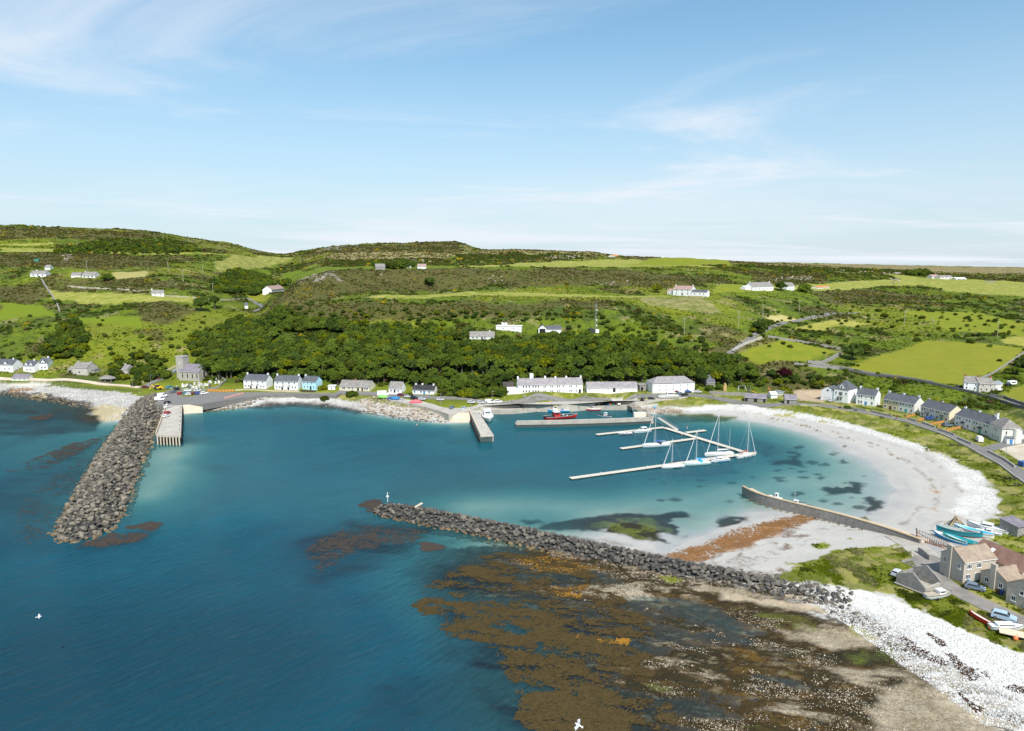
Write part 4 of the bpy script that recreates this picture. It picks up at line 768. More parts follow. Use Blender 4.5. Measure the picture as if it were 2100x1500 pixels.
o, _ = deck_box('pier_wall', None, None, [(962,843),(978,842.5),(1012,892.5),(986,894)], 2.9, -4, CONC_L); rel(o, pier2)
a, b = Vector((*w2[0], 3.5)), Vector((*w2[3], 3.5)); mb = MB(); d = (b - a).normalized(); nrm = Vector((-d.y, d.x, 0)) * .25; up = Vector((0,0,.8)); mb.add([a+nrm*2, a, b, b+nrm*2, a+nrm*2+up, a+up, b+up, b+nrm*2+up], [(0,1,2,3),(4,5,6,7),(0,1,5,4),(1,2,6,5),(2,3,7,6),(3,0,4,7)]); rel(mb.build('parapet', CONC_L), pier2)
for k in range(9):
    p = a.lerp(b, (k + .3) / 9); mb = MB(); mb.box(p.x - .55, p.x - .1, p.y - .25, p.y + .25, -1.5, 3.3); rel(mb.build('fender', WOOD_D), pier2)
wallq = empty('harbour_wall', at_z(1200, 875, 0), label='long straight tan concrete harbour wall across the inner basin', cat='harbour wall')
def wall_line(name, px, z, th, zt, zb_, m, parent=None):
    W = [Vector(at_z(a, b, z)[:2]) for a, b in px]; mb = MB(); secs = []
    for i, p in enumerate(W):
        d = (W[min(i+1, len(W)-1)] - W[max(i-1, 0)]).normalized(); n_ = Vector((-d.y, d.x)) * th
        secs.append([(p.x, p.y, zb_), (p.x, p.y, zt), (p.x + n_.x, p.y + n_.y, zt), (p.x + n_.x, p.y + n_.y, zb_)])
    mb.loft(secs); return mb.build(name, m, parent, bevel=.04)
rel(wall_line('lower_wall', [(1058,877.5),(1150,876),(1250,873),(1340,869)], 0, 4.5, 1.6, -4, CONC_L), wallq); rel(wall_line('upper_wall', [(1059,872.3),(1150,870.8),(1250,867.8),(1340,864)], 1.6, 1.2, 3.6, 1.6, CONC), wallq)
rel(wall_line('walkway', [(1060,868.9),(1150,867.4),(1250,864.4),(1338,860.8)], 2.4, 3.0, 2.4, 1.6, CONC), wallq)
# curved stone jetty
def curve_pts(px, z, step=2.0):
    W = [Vector(at_z(a, b, z)) for a, b in px]; out = []
    for a, b in zip(W[:-1], W[1:]):
        k = max(1, int((b - a).length / step)); out += [a.lerp(b, i / k) for i in range(k)]
    out.append(W[-1])
    for _ in range(8): out = [out[0]] + [(out[i-1] + out[i]*2 + out[i+1]) / 4 for i in range(1, len(out)-1)] + [out[-1]]
    return out
jet = empty('stone_jetty', at_z(1700, 1070, 0), label='old curved stone jetty crossing the sandy shallows', cat='jetty')
def strip_wall(name, pts, th, zt, zb_, m, parent, off=0.0):
    mb = MB(); secs = []
    for i, p in enumerate(pts):
        d = (pts[min(i+1, len(pts)-1)] - pts[max(i-1, 0)]); d = Vector((d.x, d.y)).normalized(); n_ = Vector((-d.y, d.x)); a = Vector((p.x, p.y)) + n_ * off; b = a + n_ * th
        t_ = zt(i / (len(pts)-1)) if callable(zt) else zt; b_ = zb_(i / (len(pts)-1)) if callable(zb_) else zb_; secs.append([(a.x, a.y, b_), (a.x, a.y, t_), (b.x, b.y, t_), (b.x, b.y, b_)])
    mb.loft(secs); o = mb.build(name, m, None, bevel=.05); return rel(o, parent) if parent else o
JP = curve_pts([(1521,1014),(1535,1026),(1560,1034),(1600,1045),(1660,1061),(1720,1077),(1780,1096),(1840,1116),(1884,1134)], 0)
JET_TOP = lambda t: 2.9 + .9 * t
strip_wall('parapet', JP, .7, lambda t: JET_TOP(t), -2, mat('jetty_stone', (.27,.25,.225), .9, col2=(.16,.15,.14), scale=.9, bump=.7, stain=.2), jet); strip_wall('walkway', JP, 3.2, lambda t: 1.9 + 1.2 * t, -2, CONC_L, jet, .71)
strip_wall('coping', JP, .9, lambda t: JET_TOP(t) + .12, lambda t: JET_TOP(t) - .06, mat('ochre_lichen_stone', (.50,.36,.18), .9, col2=(.38,.31,.22), scale=1.2), jet, -.1)
jr = [JP[i] for i in range(2, len(JP) - 8)]; pp, ss = [], []
for p in jr:
    for q in range(3): pp.append((p.x + random.uniform(-1, .2) , p.y - random.uniform(.3, 1.6), max(0, Z0(p.x, p.y - 1)) + .05)); ss.append(random.uniform(.25, .6))
rel(tag(joined_rocks('footing_stones', pp, ss, BASALT_L), kind='stuff'), jet)
# pontoons
PONT = mat('pontoon_deck', (.60,.54,.46), .85, scale=2, col2=(.50,.45,.38)); FLOAT = mat('black_float', (.02,.02,.022), .6)
def pontoon(name, label, a, b, width=2.2, seg=4.0, group='floating marina pontoons'):
    A_, B_ = Vector(at_z(*a, .55)), Vector(at_z(*b, .55)); d = (B_ - A_); L_ = d.length; root = empty(name, ((A_.x+B_.x)/2, (A_.y+B_.y)/2, 0), math.atan2(d.y, d.x), label=label, cat='pontoon', group=group); k = max(2, round(L_ / seg)); s = L_ / k
    pm = MB(); pm.box(-s/2+.03, s/2-.03, -width/2, width/2, .38, .58); pm = pm.mesh('deck_section', PONT, bevel=.03); fm = MB(); fm.box(-s*.36, s*.36, -width/2+.12, width/2-.12, -.35, .38); fm = fm.mesh('float', FLOAT)
    for i in range(k):
        o = link('deck_section', pm, root); o.location.x = -L_/2 + s*(i+.5)
        if i % 1 == 0: o = link('float', fm, root); o.location.x = -L_/2 + s*(i+.5)
    for i in range(max(1, k // 5)):
        x = -L_/2 + L_*(i+.6)/max(1, k//5); mb = MB(); mb.box(x-.12, x+.12, -width/2+.05, -width/2+.25, .58, 1.5); mb.build('service_post', FRAME_W, root)
    return root
PC = lambda zx, zy: (1150 + zx/4.884, 820 + zy/4.884)
pontoon('pontoon', 'long outermost pontoon with four sailing boats alongside', PC(95,785), PC(1860,540)); pontoon('pontoon', 'middle finger pontoon with one white yacht alongside', PC(600,488), PC(1340,388)); pontoon('pontoon', 'short finger pontoon with motor boats nearest the harbour wall', PC(355,348), PC(1040,275)); pontoon('pontoon', 'main spine pontoon running diagonally from the gangway', PC(1040,280), PC(1860,530), 2.6); pontoon('pontoon', 'short stub pontoon on the beach side of the spine', PC(1255,328), PC(1450,305))
def beam_path(name, label, cat, a, za, b, zb_, width, m, rail=True):
    A_, B_ = Vector(at_z(*a, za)), Vector(at_z(*b, zb_)); root = empty(name, (A_.x, A_.y, 0), label=label, cat=cat); d = (B_ - A_); h = Vector((-d.y, d.x, 0)).normalized() * width/2; dn = Vector((0,0,-.25)); mb = MB()
    o = Vector((A_.x, A_.y, 0)); v = [A_-h-o, A_+h-o, B_+h-o, B_-h-o]; mb.add(v + [p+dn for p in v], [(0,1,2,3),(7,6,5,4),(0,4,5,1),(1,5,6,2),(2,6,7,3),(3,7,4,0)]); mb.build('deck', m, root)
    for sgn_ in (-1, 1):
        mb = MB()
        for zz in (.5, 1.0): mb.tube(A_+h*sgn_-o+Vector((0,0,zz)), B_+h*sgn_-o+Vector((0,0,zz)), .05, k=4)
        for i in range(11): p = A_.lerp(B_, i/10) + h*sgn_ - o; mb.tube(p, p+Vector((0,0,1)), .05, k=4)
        mb.build('railing', METAL, root)
    return root, A_, B_
beam_path('gangway', 'white railed gangway sloping from harbour wall down to the pontoons', 'gangway', PC(975,180), 3.4, PC(1165,300), .7, 1.6, PONT)
br, A_, B_ = beam_path('footbridge', 'grey timber footbridge from the quay to the harbour wall', 'footbridge', (1291,831), 2.6, (1338,856), 3.6, 2.6, WOOD)
for i in range(5):
    p = A_.lerp(B_, (i + .5) / 5) - Vector(br.location)
    for s in (-.9, .9): mb = MB(); mb.tube((p.x + s*.4, p.y + s, -3), (p.x + s*.4, p.y + s, p.z), .16, k=6); mb.build('pile', WOOD_D, br)
# ---------------------------------------------------------------- buildings
_wc = {}
def win_mesh(w, h, style='casement', fm=None):
    fm = fm or FRAME_W; k = (round(w, 2), round(h, 2), style, fm.name)
    if k in _wc: return _wc[k]
    t = .09 if w > .6 else .06; mb = MB(); d = -.07
    mb.box(-w/2, w/2, d, .02, 0, t); mb.box(-w/2, w/2, d, .02, h-t, h); mb.box(-w/2, -w/2+t, d, .02, t, h-t); mb.box(w/2-t, w/2, d, .02, t, h-t)
    if style == 'casement' and w > .9: mb.box(-.035, .035, d+.01, .02, t, h-t)
    if style == 'triple':
        for x in (-w/6, w/6): mb.box(x-.04, x+.04, d+.01, .02, t, h-t)
    if style == 'sash': mb.box(-w/2+t, w/2-t, d+.01, .02, h/2-.03, h/2+.03)
    mb.box(-w/2-.08, w/2+.08, d-.06, .02, -.09, -.003)
    f = mb.mesh('window', fm); pb = MB(); pb.box(-w/2+t+.004, w/2-t-.004, -.025, -.006, t+.004, h-t-.004); p = pb.mesh('pane', GLASS)
    _wc[k] = (f, p); return _wc[k]
def put_at(o, face, wd, dp, x, z, proud=0.0):
    if face == 'f': o.location = (x, -proud, z); r = 0
    elif face == 'r': o.location = (wd/2 + proud, x, z); r = math.pi/2
    elif face == 'l': o.location = (-wd/2 - proud, x, z); r = -math.pi/2
    else: o.location = (x, dp + proud, z); r = math.pi
    o.rotation_euler = (0, 0, r)
def add_window(root, face, wd, dp, x, z, w, h, style='casement', fm=None, proud=0.012):
    f, p = win_mesh(w, h, style, fm); o = link('window', f, root); put_at(o, face, wd, dp, x, z, proud); link('pane', p, o); return o
_dc = {}
def add_door(root, face, wd, dp, x, w=.95, h=2.05, m=None, z=0.0, name='door'):
    m = m or DOOR_BR; k = (round(w, 2), round(h, 2), m.name, name)
    if k not in _dc:
        mb = MB(); mb.box(-w/2, w/2, -.05, .03, 0, h); mb.box(-w/2-.07, -w/2-.004, -.07, .03, 0, h+.07); mb.box(w/2+.004, w/2+.07, -.07, .03, 0, h+.07); mb.box(-w/2-.004, w/2+.004, -.07, .03, h+.004, h+.07)
        if name == 'garage_door':
            for i in range(1, 5): mb.box(-w/2, w/2, -.062, -.05, h*i/5-.02, h*i/5+.02)
        else: mb.box(w/2-.2, w/2-.12, -.1, -.05, .95, 1.05)
        _dc[k] = mb.mesh(name, m)
    o = link(name, _dc[k], root); put_at(o, face, wd, dp, x, z, .012); return o
def roof_mesh(wd, dp, z, rh, kind, ov=.3, th=.16, inset=None, x0=None, x1=None):
    """two or four slopes as thick slabs with uv in metres"""
    x0 = -wd/2 - (ov*.4 if kind == 'gable' else ov) if x0 is None else x0; x1 = wd/2 + (ov*.4 if kind == 'gable' else ov) if x1 is None else x1
    y0, y1, ym = -ov, dp + ov, dp/2; sl = rh / (dp/2); ze = z - ov * sl; zr = z + rh
    if kind == 'gable': polys = [[(x0,y0,ze),(x1,y0,ze),(x1,ym,zr),(x0,ym,zr)], [(x1,y1,ze),(x0,y1,ze),(x0,ym,zr),(x1,ym,zr)]]
    elif kind in ('hip', 'pyramid'):
        i = (wd/2 + ov - .05 if kind == 'pyramid' else min(wd/2, dp*.45 + ov)) if inset is None else inset; a, b = x0 + i, x1 - i
        ze = z - .05
        polys = [[(x0,y0,ze),(x1,y0,ze),(b,ym,zr),(a,ym,zr)], [(x1,y1,ze),(x0,y1,ze),(a,ym,zr),(b,ym,zr)], [(x1,y0,ze),(x1,y1,ze),(b,ym,zr)], [(x0,y1,ze),(x0,y0,ze),(a,ym,zr)]]
    elif kind == 'halfgable': # gable left, hip right
        i = dp*.45; polys = [[(x0,y0,ze),(x1+ov,y0,ze),(x1-i,ym,zr),(x0,ym,zr)], [(x1+ov,y1,ze),(x0,y1,ze),(x0,ym,zr),(x1-i,ym,zr)], [(x1+ov,y0,ze),(x1+ov,y1,ze),(x1-i,ym,zr)]]
    elif kind == 'mono': polys = [[(x0,y0,z),(x1,y0,z),(x1,y1,z+rh),(x0,y1,z+rh)]]
    else: polys = [[(x0,y0,z),(x1,y0,z),(x1,y1,z),(x0,y1,z)]]
    me_v, me_f, uv = [], [], []
    for p in polys:
        n_ = len(p); o = len(me_v); me_v += p; me_v += [(q[0], q[1], q[2] + th) for q in p]
        fs = [tuple(range(n_))[::-1], tuple(range(n_, 2*n_))] + [(i, (i+1)%n_, n_+(i+1)%n_, n_+i) for i in range(n_)]
        P_ = [Vector(q) for q in p]; u = (P_[1]-P_[0]).normalized(); nn = (P_[1]-P_[0]).cross(P_[2]-P_[0]).normalized(); v_ = nn.cross(u)
        for f in fs:
            me_f.append(tuple(i + o for i in f)); uv += [((Vector(me_v[i+o])-P_[0]).dot(u), (Vector(me_v[i+o])-P_[0]).dot(v_)) for i in f]
    me = bpy.data.meshes.new('roof'); me.from_pydata(me_v, [], me_f); l = me.uv_layers.new(name='UVMap'); l.data.foreach_set('uv', [c for q in uv for c in q]); return me
def wall_mesh(wd, dp, z, rh, kind, base=-2.0):
    mb = MB()
    if kind in ('gable', 'halfgable'):
        L_ = [(-wd/2,0), (-wd/2,dp), (wd/2,dp), (wd/2,0)]; v = [(x,y,base) for x,y in L_] + [(x,y,z) for x,y in L_] + [(-wd/2,dp/2,z+rh-.02), (wd/2,dp/2,z+rh-.02)]
        mb.add(v, [(3,2,1,0),(0,3,7,4),(1,5,6,2)[::-1],(0,4,8,5,1),(3,2,6,9,7),(4,7,9,8),(5,8,9,6)] if kind == 'gable' else [(3,2,1,0),(0,3,7,4),(2,6,5,1),(0,4,8,5,1),(3,2,6,7),(4,7,6,5)])
    elif kind == 'mono':
        mb.add([(-wd/2,0,base),(wd/2,0,base),(wd/2,dp,base),(-wd/2,dp,base),(-wd/2,0,z),(wd/2,0,z),(wd/2,dp,z+rh),(-wd/2,dp,z+rh)], [(3,2,1,0),(4,5,6,7),(0,1,5,4),(1,2,6,5),(2,3,7,6),(3,0,4,7)])
    else: mb.box(-wd/2, wd/2, 0, dp, base, z)
    return mb
def add_chimney(roof, x, y, z0, z1, w=.9, d=.6, m=None, pots=2):
    mb = MB(); mb.box(x-w/2, x+w/2, y-d/2, y+d/2, z0, z1); mb.box(x-w/2-.08, x+w/2+.08, y-d/2-.08, y+d/2+.08, z1-.28, z1-.1)
    for i in range(pots): mb.tube((x + (i-(pots-1)/2)*.38, y, z1), (x + (i-(pots-1)/2)*.38, y, z1+.4), .12, k=6, mi=1)
    return mb.build('chimney', [m or RENDER_W, TILE_R], roof)
def house(name, label, A, B, depth, eave, rh, wall, roofm, kind='gable', cat='house', rows=(), rwin=(), lwin=(), doors=(), chim=(), chm=None, group=None, base_z=None, base=-2.0, ov=.3, style='casement', fm=None, roof_inset=None, wide=None):
    pa, pb = hit(*A), hit(*B); d = Vector((pb.x-pa.x, pb.y-pa.y)); wd = wide or d.length; c = (pa + pb) / 2
    root = empty(name, (c.x, c.y, base_z if base_z is not None else max(pa.z, pb.z) - .1), math.atan2(d.y, d.x), label=label, cat=cat, group=group)
    root['wd'] = wd
    wall_mesh(wd, depth, eave, rh, kind, base).build('wall', wall, root)
    rf = link('roof', roof_mesh(wd, depth, eave, rh, kind, ov, inset=roof_inset), root, roofm)
    if kind == 'gable':
        mb = MB(); mb.tube((-wd/2-.1, depth/2, eave+rh+.16), (wd/2+.1, depth/2, eave+rh+.16), .12, k=5); mb.build('ridge', roofm, rf)
        mb = MB(); mb.tube((-wd/2, -ov-.06, eave-ov*rh/(depth/2)+.08), (wd/2, -ov-.06, eave-ov*rh/(depth/2)+.08), .07, k=5); mb.build('gutter', FRAME_W, rf)
    for z, xs, w, h in rows:
        for x in xs: add_window(root, 'f', wd, depth, (x - .5) * wd, z, w, h, style, fm)
    for z, ys, w, h in rwin:
        for y in ys: add_window(root, 'r', wd, depth, y * depth, z, w, h, style, fm)
    for z, ys, w, h in lwin:
        for y in ys: add_window(root, 'l', wd, depth, y * depth, z, w, h, style, fm)
    for dd in doors: add_door(root, dd[0], wd, depth, (dd[1]-.5)*wd if dd[0] in 'fb' else dd[1]*depth, *dd[2:])
    for ch in chim:
        x = (ch[0]-.5) * wd; add_chimney(rf, x, depth/2 if len(ch) < 3 else ch[2]*depth, eave + rh*.4, eave + rh + (ch[1] if len(ch) > 1 else .9), m=chm or wall)
    return root
def gable_porch(root, x, w=1.5, d=.9, h=2.2, rh=.7, m=None, rm=None):
    mb = wall_mesh(d, w, h, rh, 'gable', -1); o = mb.build('porch', m or RENDER_W, root); o.location = (x - 0, 0, 0); o.rotation_euler = (0, 0, math.pi/2); o.location = (x + w/2, -d/2, 0)
    r = link('porch_roof', roof_mesh(d, w, h, rh, 'gable', .15, .08), o, rm or SLATE); add_door(o, 'l', d, w, w/2, .85, 1.95, DOOR_BK) ; return o
Z4 = lambda px, py: None
SEMI_ROWS = lambda: [(3.4, (.14,.37,.63,.86), .95, 1.15), (.9, (.10,.23,.77,.90), .95, 1.3)]
# -- white village row by the car park
for nm, A_, B_, lab in (('semi_detached_house', (500,796.5), (546,798), 'white two-storey house with dark slate roof closest to the orange fence'), ('semi_detached_house', (563,799), (611,801), 'white two-storey house with dark slate roof attached to the pale blue house')):
    r = house(nm, lab, A_, B_, 7.5, 5.0, 2.9, RENDER_W, SLATE, rows=SEMI_ROWS(), chim=((.04,1.0),(.96,1.0)), rwin=[(3.6,(.5,),.6,.9)])
    for x in (.36, .62): gable_porch(r, (x-.5)*r['wd'])
house('house', 'pale blue two-storey house with slate roof', (620,798), (648,801), 6.8, 4.8, 2.6, RENDER_BLUE, SLATE, rows=[(3.2,(.14,.42,.72),.8,1.0),(.9,(.16,.40,.85),.85,1.2)], doors=[('f',.62,.9,2.0,DOOR_BK)], chim=((.05,.9),), chm=RENDER_W, rwin=[(3.4,(.75,),.7,.8),(.9,(.25,),.9,1.2)])
house('garden_shed', 'small white flat-roofed shed between blue house and bungalow', (673,800), (687,800), 3, 2.2, .3, RENDER_W, FRAME_W, 'mono', 'shed', rows=[(.7,(.5,),1.0,.9)])
house('bungalow', 'cream and white bungalow with long grey tiled roof and red chimney', (696,801), (758,803), 9, 2.5, 3.0, RENDER_C, TILE_G, rows=[(.7,(.12,.17),.9,1.4),(1.0,(.32,.44,.85,.92),1.2,1.0)], doors=[('f',.62,.9,2.0,DOOR_BK),('f',.76,.9,2.0,DOOR_BR)], chim=((.44,.8),), chm=mat('red_brick', (.36,.13,.07), .85), rwin=[(.9,(.4,),1.0,1.1)])
house('cottage', 'small white cottage with mossy brown tiled roof', (797,806.5), (823,807), 7, 2.9, 3.2, RENDER_W, TILE_G, rows=[(.9,(.2,.75),1.1,1.1)], doors=[('f',.48,.9,2.0,DOOR_BK)], rwin=[(1.0,(.4,),.8,1.0)])
house('cottage', 'long white cottage with black roof and pale blue windows', (846,808.5), (890,809.5), 6.5, 2.4, 2.3, RENDER_W, BLACK_R, rows=[(.9,(.10,.40,.78),.9,1.05)], doors=[('f',.55,.9,1.95,DOOR_BLUE)], chim=((.08,.9),(.38,.9),(.90,.9)), fm=mat('pale_blue_frame', (.30,.50,.75), .5))
# -- manor house by the lawn
mr = house('manor_house', 'long white two-storey manor house with many chimneys above the lawn', (1062,808.5), (1195,806.3), 8, 5.3, 3.0, RENDER_W, SLATE_L, rows=[(3.5,(.085,.13,.175,.235,.275,.315),.95,1.3),(.9,(.085,.13,.175,.235,.275,.315),.95,1.4),(3.5,(.40,.425,.505,.53,.61,.635,.70,.80,.825,.90),.6,1.1),(.9,(.40,.425,.505,.53,.61,.635,.80,.825,.90),.6,1.2)], doors=[('f',.955,1.1,2.2,DOOR_BK)], chim=((.01,1.3),(.21,1.1),(.43,1.3),(.59,1.0),(.76,1.1),(.985,1.2)))
mb = MB(); mb.box(-mr['wd']/2-6, -mr['wd']/2-.01, 0.5, 6, -2, 3.2); mb.build('side_wing', RENDER_W, mr); mb = MB(); mb.box(-mr['wd']/2-8, -mr['wd']/2-1.5, 6.5, 12, -2, 5.2); mb.build('rear_wing', mat('dark_timber_cladding', (.08,.065,.06), .8), mr)
mb = MB(); mb.box(-mr['wd']/2+7.5, -mr['wd']/2+9.6, 6.5, 7.8, 6, 10.6); mb.build('chimney', RENDER_W, mr)
house('outbuilding', 'long low white outbuilding with purplish slate roof joined to the manor house', (1203.5,806), (1307,803.8), 7, 2.7, 2.6, RENDER_W, SLATE_L, cat='building', rows=[(1.2,(.05,.42,.67),.6,.7)], doors=[('f',.54,1.4,2.2,DOOR_BK)])
house('warehouse', 'large white two-storey building with hipped slate roof and small windows', (1338,807), (1424,805), 10, 5.6, 3.1, RENDER_W, SLATE_L, 'hip', 'building', rows=[(3.9,(.17,.335,.5,.665,.83),.6,.95),(1.3,(.17,.335,.5,.665,.83),.65,1.1)], doors=[('f',.06,1.1,2.0,DOOR_W)], style='sash')
house('ruin', 'roofless grey stone ruin between the outbuilding and the white warehouse', (1312,802), (1334,801), 6, 3.4, .3, STONE, STONE, 'flat', 'ruin', doors=[('f',.2,1.2,2.2,DOOR_BK),('f',.8,1.2,2.0,DOOR_BK)])
house('ruin', 'stone gable ruin with dark slate slope in the overgrown garden', (1449,795), (1466,794), 7, 3.0, 3.6, STONE, SLATE, 'gable', 'ruin')
mb = MB(); p = hit(1487, 803); mb.box(p.x-.9, p.x+.9, p.y, p.y+1.6, p.z-1, p.z+3.2); mb.box(p.x-.6, p.x+.6, p.y+.2, p.y+1.3, p.z+3.2, p.z+4.4); mb.tube((p.x,p.y+.7,p.z+4.4),(p.x,p.y+.7,p.z+5.0),.25); tag(mb.build('stone_stack', mat('yellow_brick', (.55,.36,.12), .9, col2=(.35,.25,.14))), 'yellowed brick chimney stack standing in the overgrown garden', 'chimney stack')
# -- small buildings by the playground
house('toilet_block', 'low stone block with purple slate roof beside the shore grass', (1527,824), (1572,826), 6, 2.3, 1.7, STONE, SLATE_P, cat='building', doors=[('f',.08,1.2,2.1,DOOR_BK),('f',.5,1.6,2.1,DOOR_BK),('f',.9,1.0,2.1,DOOR_BK)])
house('garden_shed', 'small white gabled shed beside the black play area', (1581,818), (1594,818), 5, 2.3, 1.2, RENDER_W, FRAME_W, cat='shed')
house('site_cabin', 'grey site cabin with a row of windows by the yellow shrub', (1593,812), (1615,811.5), 3, 2.6, .25, mat('grey_cabin', (.42,.45,.47), .6), METAL, 'mono', 'cabin', rows=[(1.1,(.15,.38,.62,.85),.9,.9)], base_z=4.6)
house('stone_cottage', 'tiny stone cottage with slate roof at the head of the beach', (1608.5,828.5), (1634,829.5), 6, 2.6, 2.1, STONE, SLATE_P, cat='cottage', doors=[('f',.3,.9,1.9,DOOR_BK)], rwin=[(.4,(.5,),.8,1.6)])
# -- houses curving above the beach road
r = house('tall_white_house', 'tall white house with dark pyramid roof and round window wing', (1709,824), (1738.5,828), 10.5, 7.4, 4.2, RENDER_W, SLATE, 'pyramid', rows=[(4.4,(.16,.84),.8,1.5),(1.0,(.30,.52),.9,1.9)], rwin=[(5.2,(.6,),.7,.9)])
w_ = r['wd']; add_window(r, 'f', w_, 10.5, -.02*w_, 3.7, 2.0, 2.2, 'triple'); mb = MB(); mb.box(-.2*w_, .16*w_, -1.0, -.02, 3.35, 3.5); mb.build('balcony', CONC, r)
mb = wall_mesh(2.4, 2.2, 8.8, 1.3, 'gable', 7.0); o = mb.build('dormer', RENDER_W, r); o.rotation_euler.z = math.pi/2; o.location = (.02*w_+1.1, 1.2, 0); link('dormer_roof', roof_mesh(2.4, 2.2, 8.8, 1.3, 'gable', .2, .1), o, SLATE); add_window(r, 'f', w_, 10.5, .02*w_, 7.2, .9, 2.0, proud=.06)
mb = wall_mesh(7.5, 7.2, 5.4, 2.2, 'gable', -2); o = mb.build('garage_wing', RENDER_W, r); o.rotation_euler.z = math.pi/2; o.location = (-w_/2 - .02, 4.2, 0); link('wing_roof', roof_mesh(7.5, 7.2, 5.4, 2.2, 'gable', .2, .14), o, SLATE); add_door(o, 'l', 7.5, 7.2, 3.6, 3.6, 2.3, DOOR_W, 0, 'garage_door')
mb = MB(); mb.tube((-3.75-.06, 3.6, 5.6), (-3.75+.02, 3.6, 5.6), .55, k=16); mb.build('round_window', GLASS, o)
house('house', 'white two-storey house with dark roof beside a round clipped hedge', (1755,829), (1794,834), 8, 5.5, 2.8, RENDER_W, SLATE, rows=[(3.7,(.15,.28,.80,.92),.75,1.3),(3.8,(.52,),.6,.7),(.8,(.15,.28,.84),.85,1.6)], doors=[('f',.52,.95,2.0,DOOR_BLUE)], chim=((.06,1.0),(.95,1.0)), rwin=[(3.6,(.5,),.5,.9)])
def duo(label, A_, B_, wl, wr, roofm, eave=5.2, rh=2.9, depth=8.5, chs=((.03,.9),(.5,.9),(.97,.9)), chm=None, porch=None, d1=DOOR_BR, d2=DOOR_T):
    r = house('terraced_house', label, A_, B_, depth, eave, rh, wl, roofm, rows=[(3.5,(.07,.15,.36,.44,.57,.65,.86,.94),.8,1.2),(3.7,(.25,.75),.55,.65),(.8,(.08,.40,.60,.92),1.1,1.5)], doors=[('f',.25,.95,2.05,d1),('f',.75,.95,2.05,d2)], chim=chs, chm=chm, group=None); w_ = r['wd']
    mb = MB(); mb.box(.008, w_/2+.008, -.012, depth+.012, -2, eave-.05); mb.add([(w_/2+.01,0,eave-.05),(w_/2+.01,depth,eave-.05),(w_/2+.01,depth/2,eave+rh-.1)], [(0,1,2)]); o = mb.build('neighbour_wall', wr, r)
    if porch:
        for x in (.25, .75):
            mb = MB(); mb.add([((x-.5)*w_-1,-1.0,2.3),((x-.5)*w_+1,-1.0,2.3),((x-.5)*w_+1,-.015,3.1),((x-.5)*w_-1,-.015,3.1),((x-.5)*w_-1,-1.0,2.2),((x-.5)*w_+1,-1.0,2.2),((x-.5)*w_+1,-.015,3.0),((x-.5)*w_-1,-.015,3.0)], [(0,1,2,3),(7,6,5,4),(0,4,5,1),(1,5,6,2),(2,6,7,3),(3,7,4,0)]); mb.build('porch_canopy', porch, r)
    return r
duo('buff and pale grey pair of houses with grey roof above small lawns', (1810,838), (1874,850), RENDER_B, RENDER_P, SLATE, chm=RENDER_W)
duo('cream pair of houses with sloping porch canopies beside the orange fences', (1886.5,854), (1945,869), RENDER_P, RENDER_C, SLATE, chs=((.03,.8),(.5,.8)), chm=RENDER_G, porch=SLATE)
duo('white and grey terrace joined to the end house with turreted roof', (1957,873), (2027,895), RENDER_W, RENDER_P, SLATE, chs=((.03,.8),(.45,.8),(.9,.9)), porch=SLATE, d1=DOOR_W)
r = house('end_house', 'pale two-storey end house with hipped roof and white porch with blue door', (2027,896), (2052.5,908.5), 7.5, 6.0, 3.4, RENDER_P, TILE_G, 'hip', rows=[(3.7,(.38,.5,.62),.7,1.6),(.7,(.30,.52,.74),.6,1.7)], rwin=[(3.6,(.22,.8),.6,1.5),(1.2,(.85,),.5,.5)], chim=((.1,1.3,.3),), chm=RENDER_W, roof_inset=3.2)
w_ = r['wd']; mb = wall_mesh(2.6, 1.8, 2.3, .7, 'mono', -1); o = mb.build('porch', RENDER_W, r); o.location = (w_/2+1.8+.01, 2.4, 0); o.rotation_euler.z = math.pi/2; add_door(o, 'f', 2.6, 1.8, .3, .9, 2.0, DOOR_BLUE); link('porch_roof', roof_mesh(2.6,1.8,2.3,.7,'mono',.15,.08), o, SLATE); o.location = (w_/2+1.81, 2.6, 0)
mb = MB()
mb.tube((w_/2-.1, 5.4, -1), (w_/2-.1, 5.4, 6.2), 1.25, k=10); mb.build('bay_tower', RENDER_P, r)
house('garage', 'grey garage with dark door beside the side road', (2084,904), (2104,900), 6, 2.5, 1.4, RENDER_P, SLATE, cat='garage', doors=[('f',.3,2.4,2.2,DOOR_BK)])
# -- houses by the upper road
house('house', 'white house joined to a grey stone house above the upper road', (1976,800), (2006,803), 7.5, 4.6, 2.6, RENDER_W, TILE_G, rows=[(2.9,(.2,.8),.7,1.1),(.8,(.2,.75),.8,1.3)], doors=[('f',.5,.9,2,DOOR_W)], chim=((.05,.9),(.95,.9)), chm=mat('red_brick', (.36,.13,.07)))
house('house', 'grey stone house with dormer gables joined to a white house above the upper road', (2007,804), (2038,806), 7.5, 4.6, 2.6, RENDER_G, TILE_G, rows=[(2.9,(.25,.75),.8,1.2),(.8,(.15,.5,.85),.9,1.4)], chim=((.95,.9),), chm=mat('red_brick', (.36,.13,.07)), rwin=[(3,(.5,),.7,1.0)])
house('garden_shed', 'grey gabled shed behind the stone house above the upper road', (2040,798), (2056,794), 4, 2.3, 1.0, RENDER_P, METAL, cat='shed')
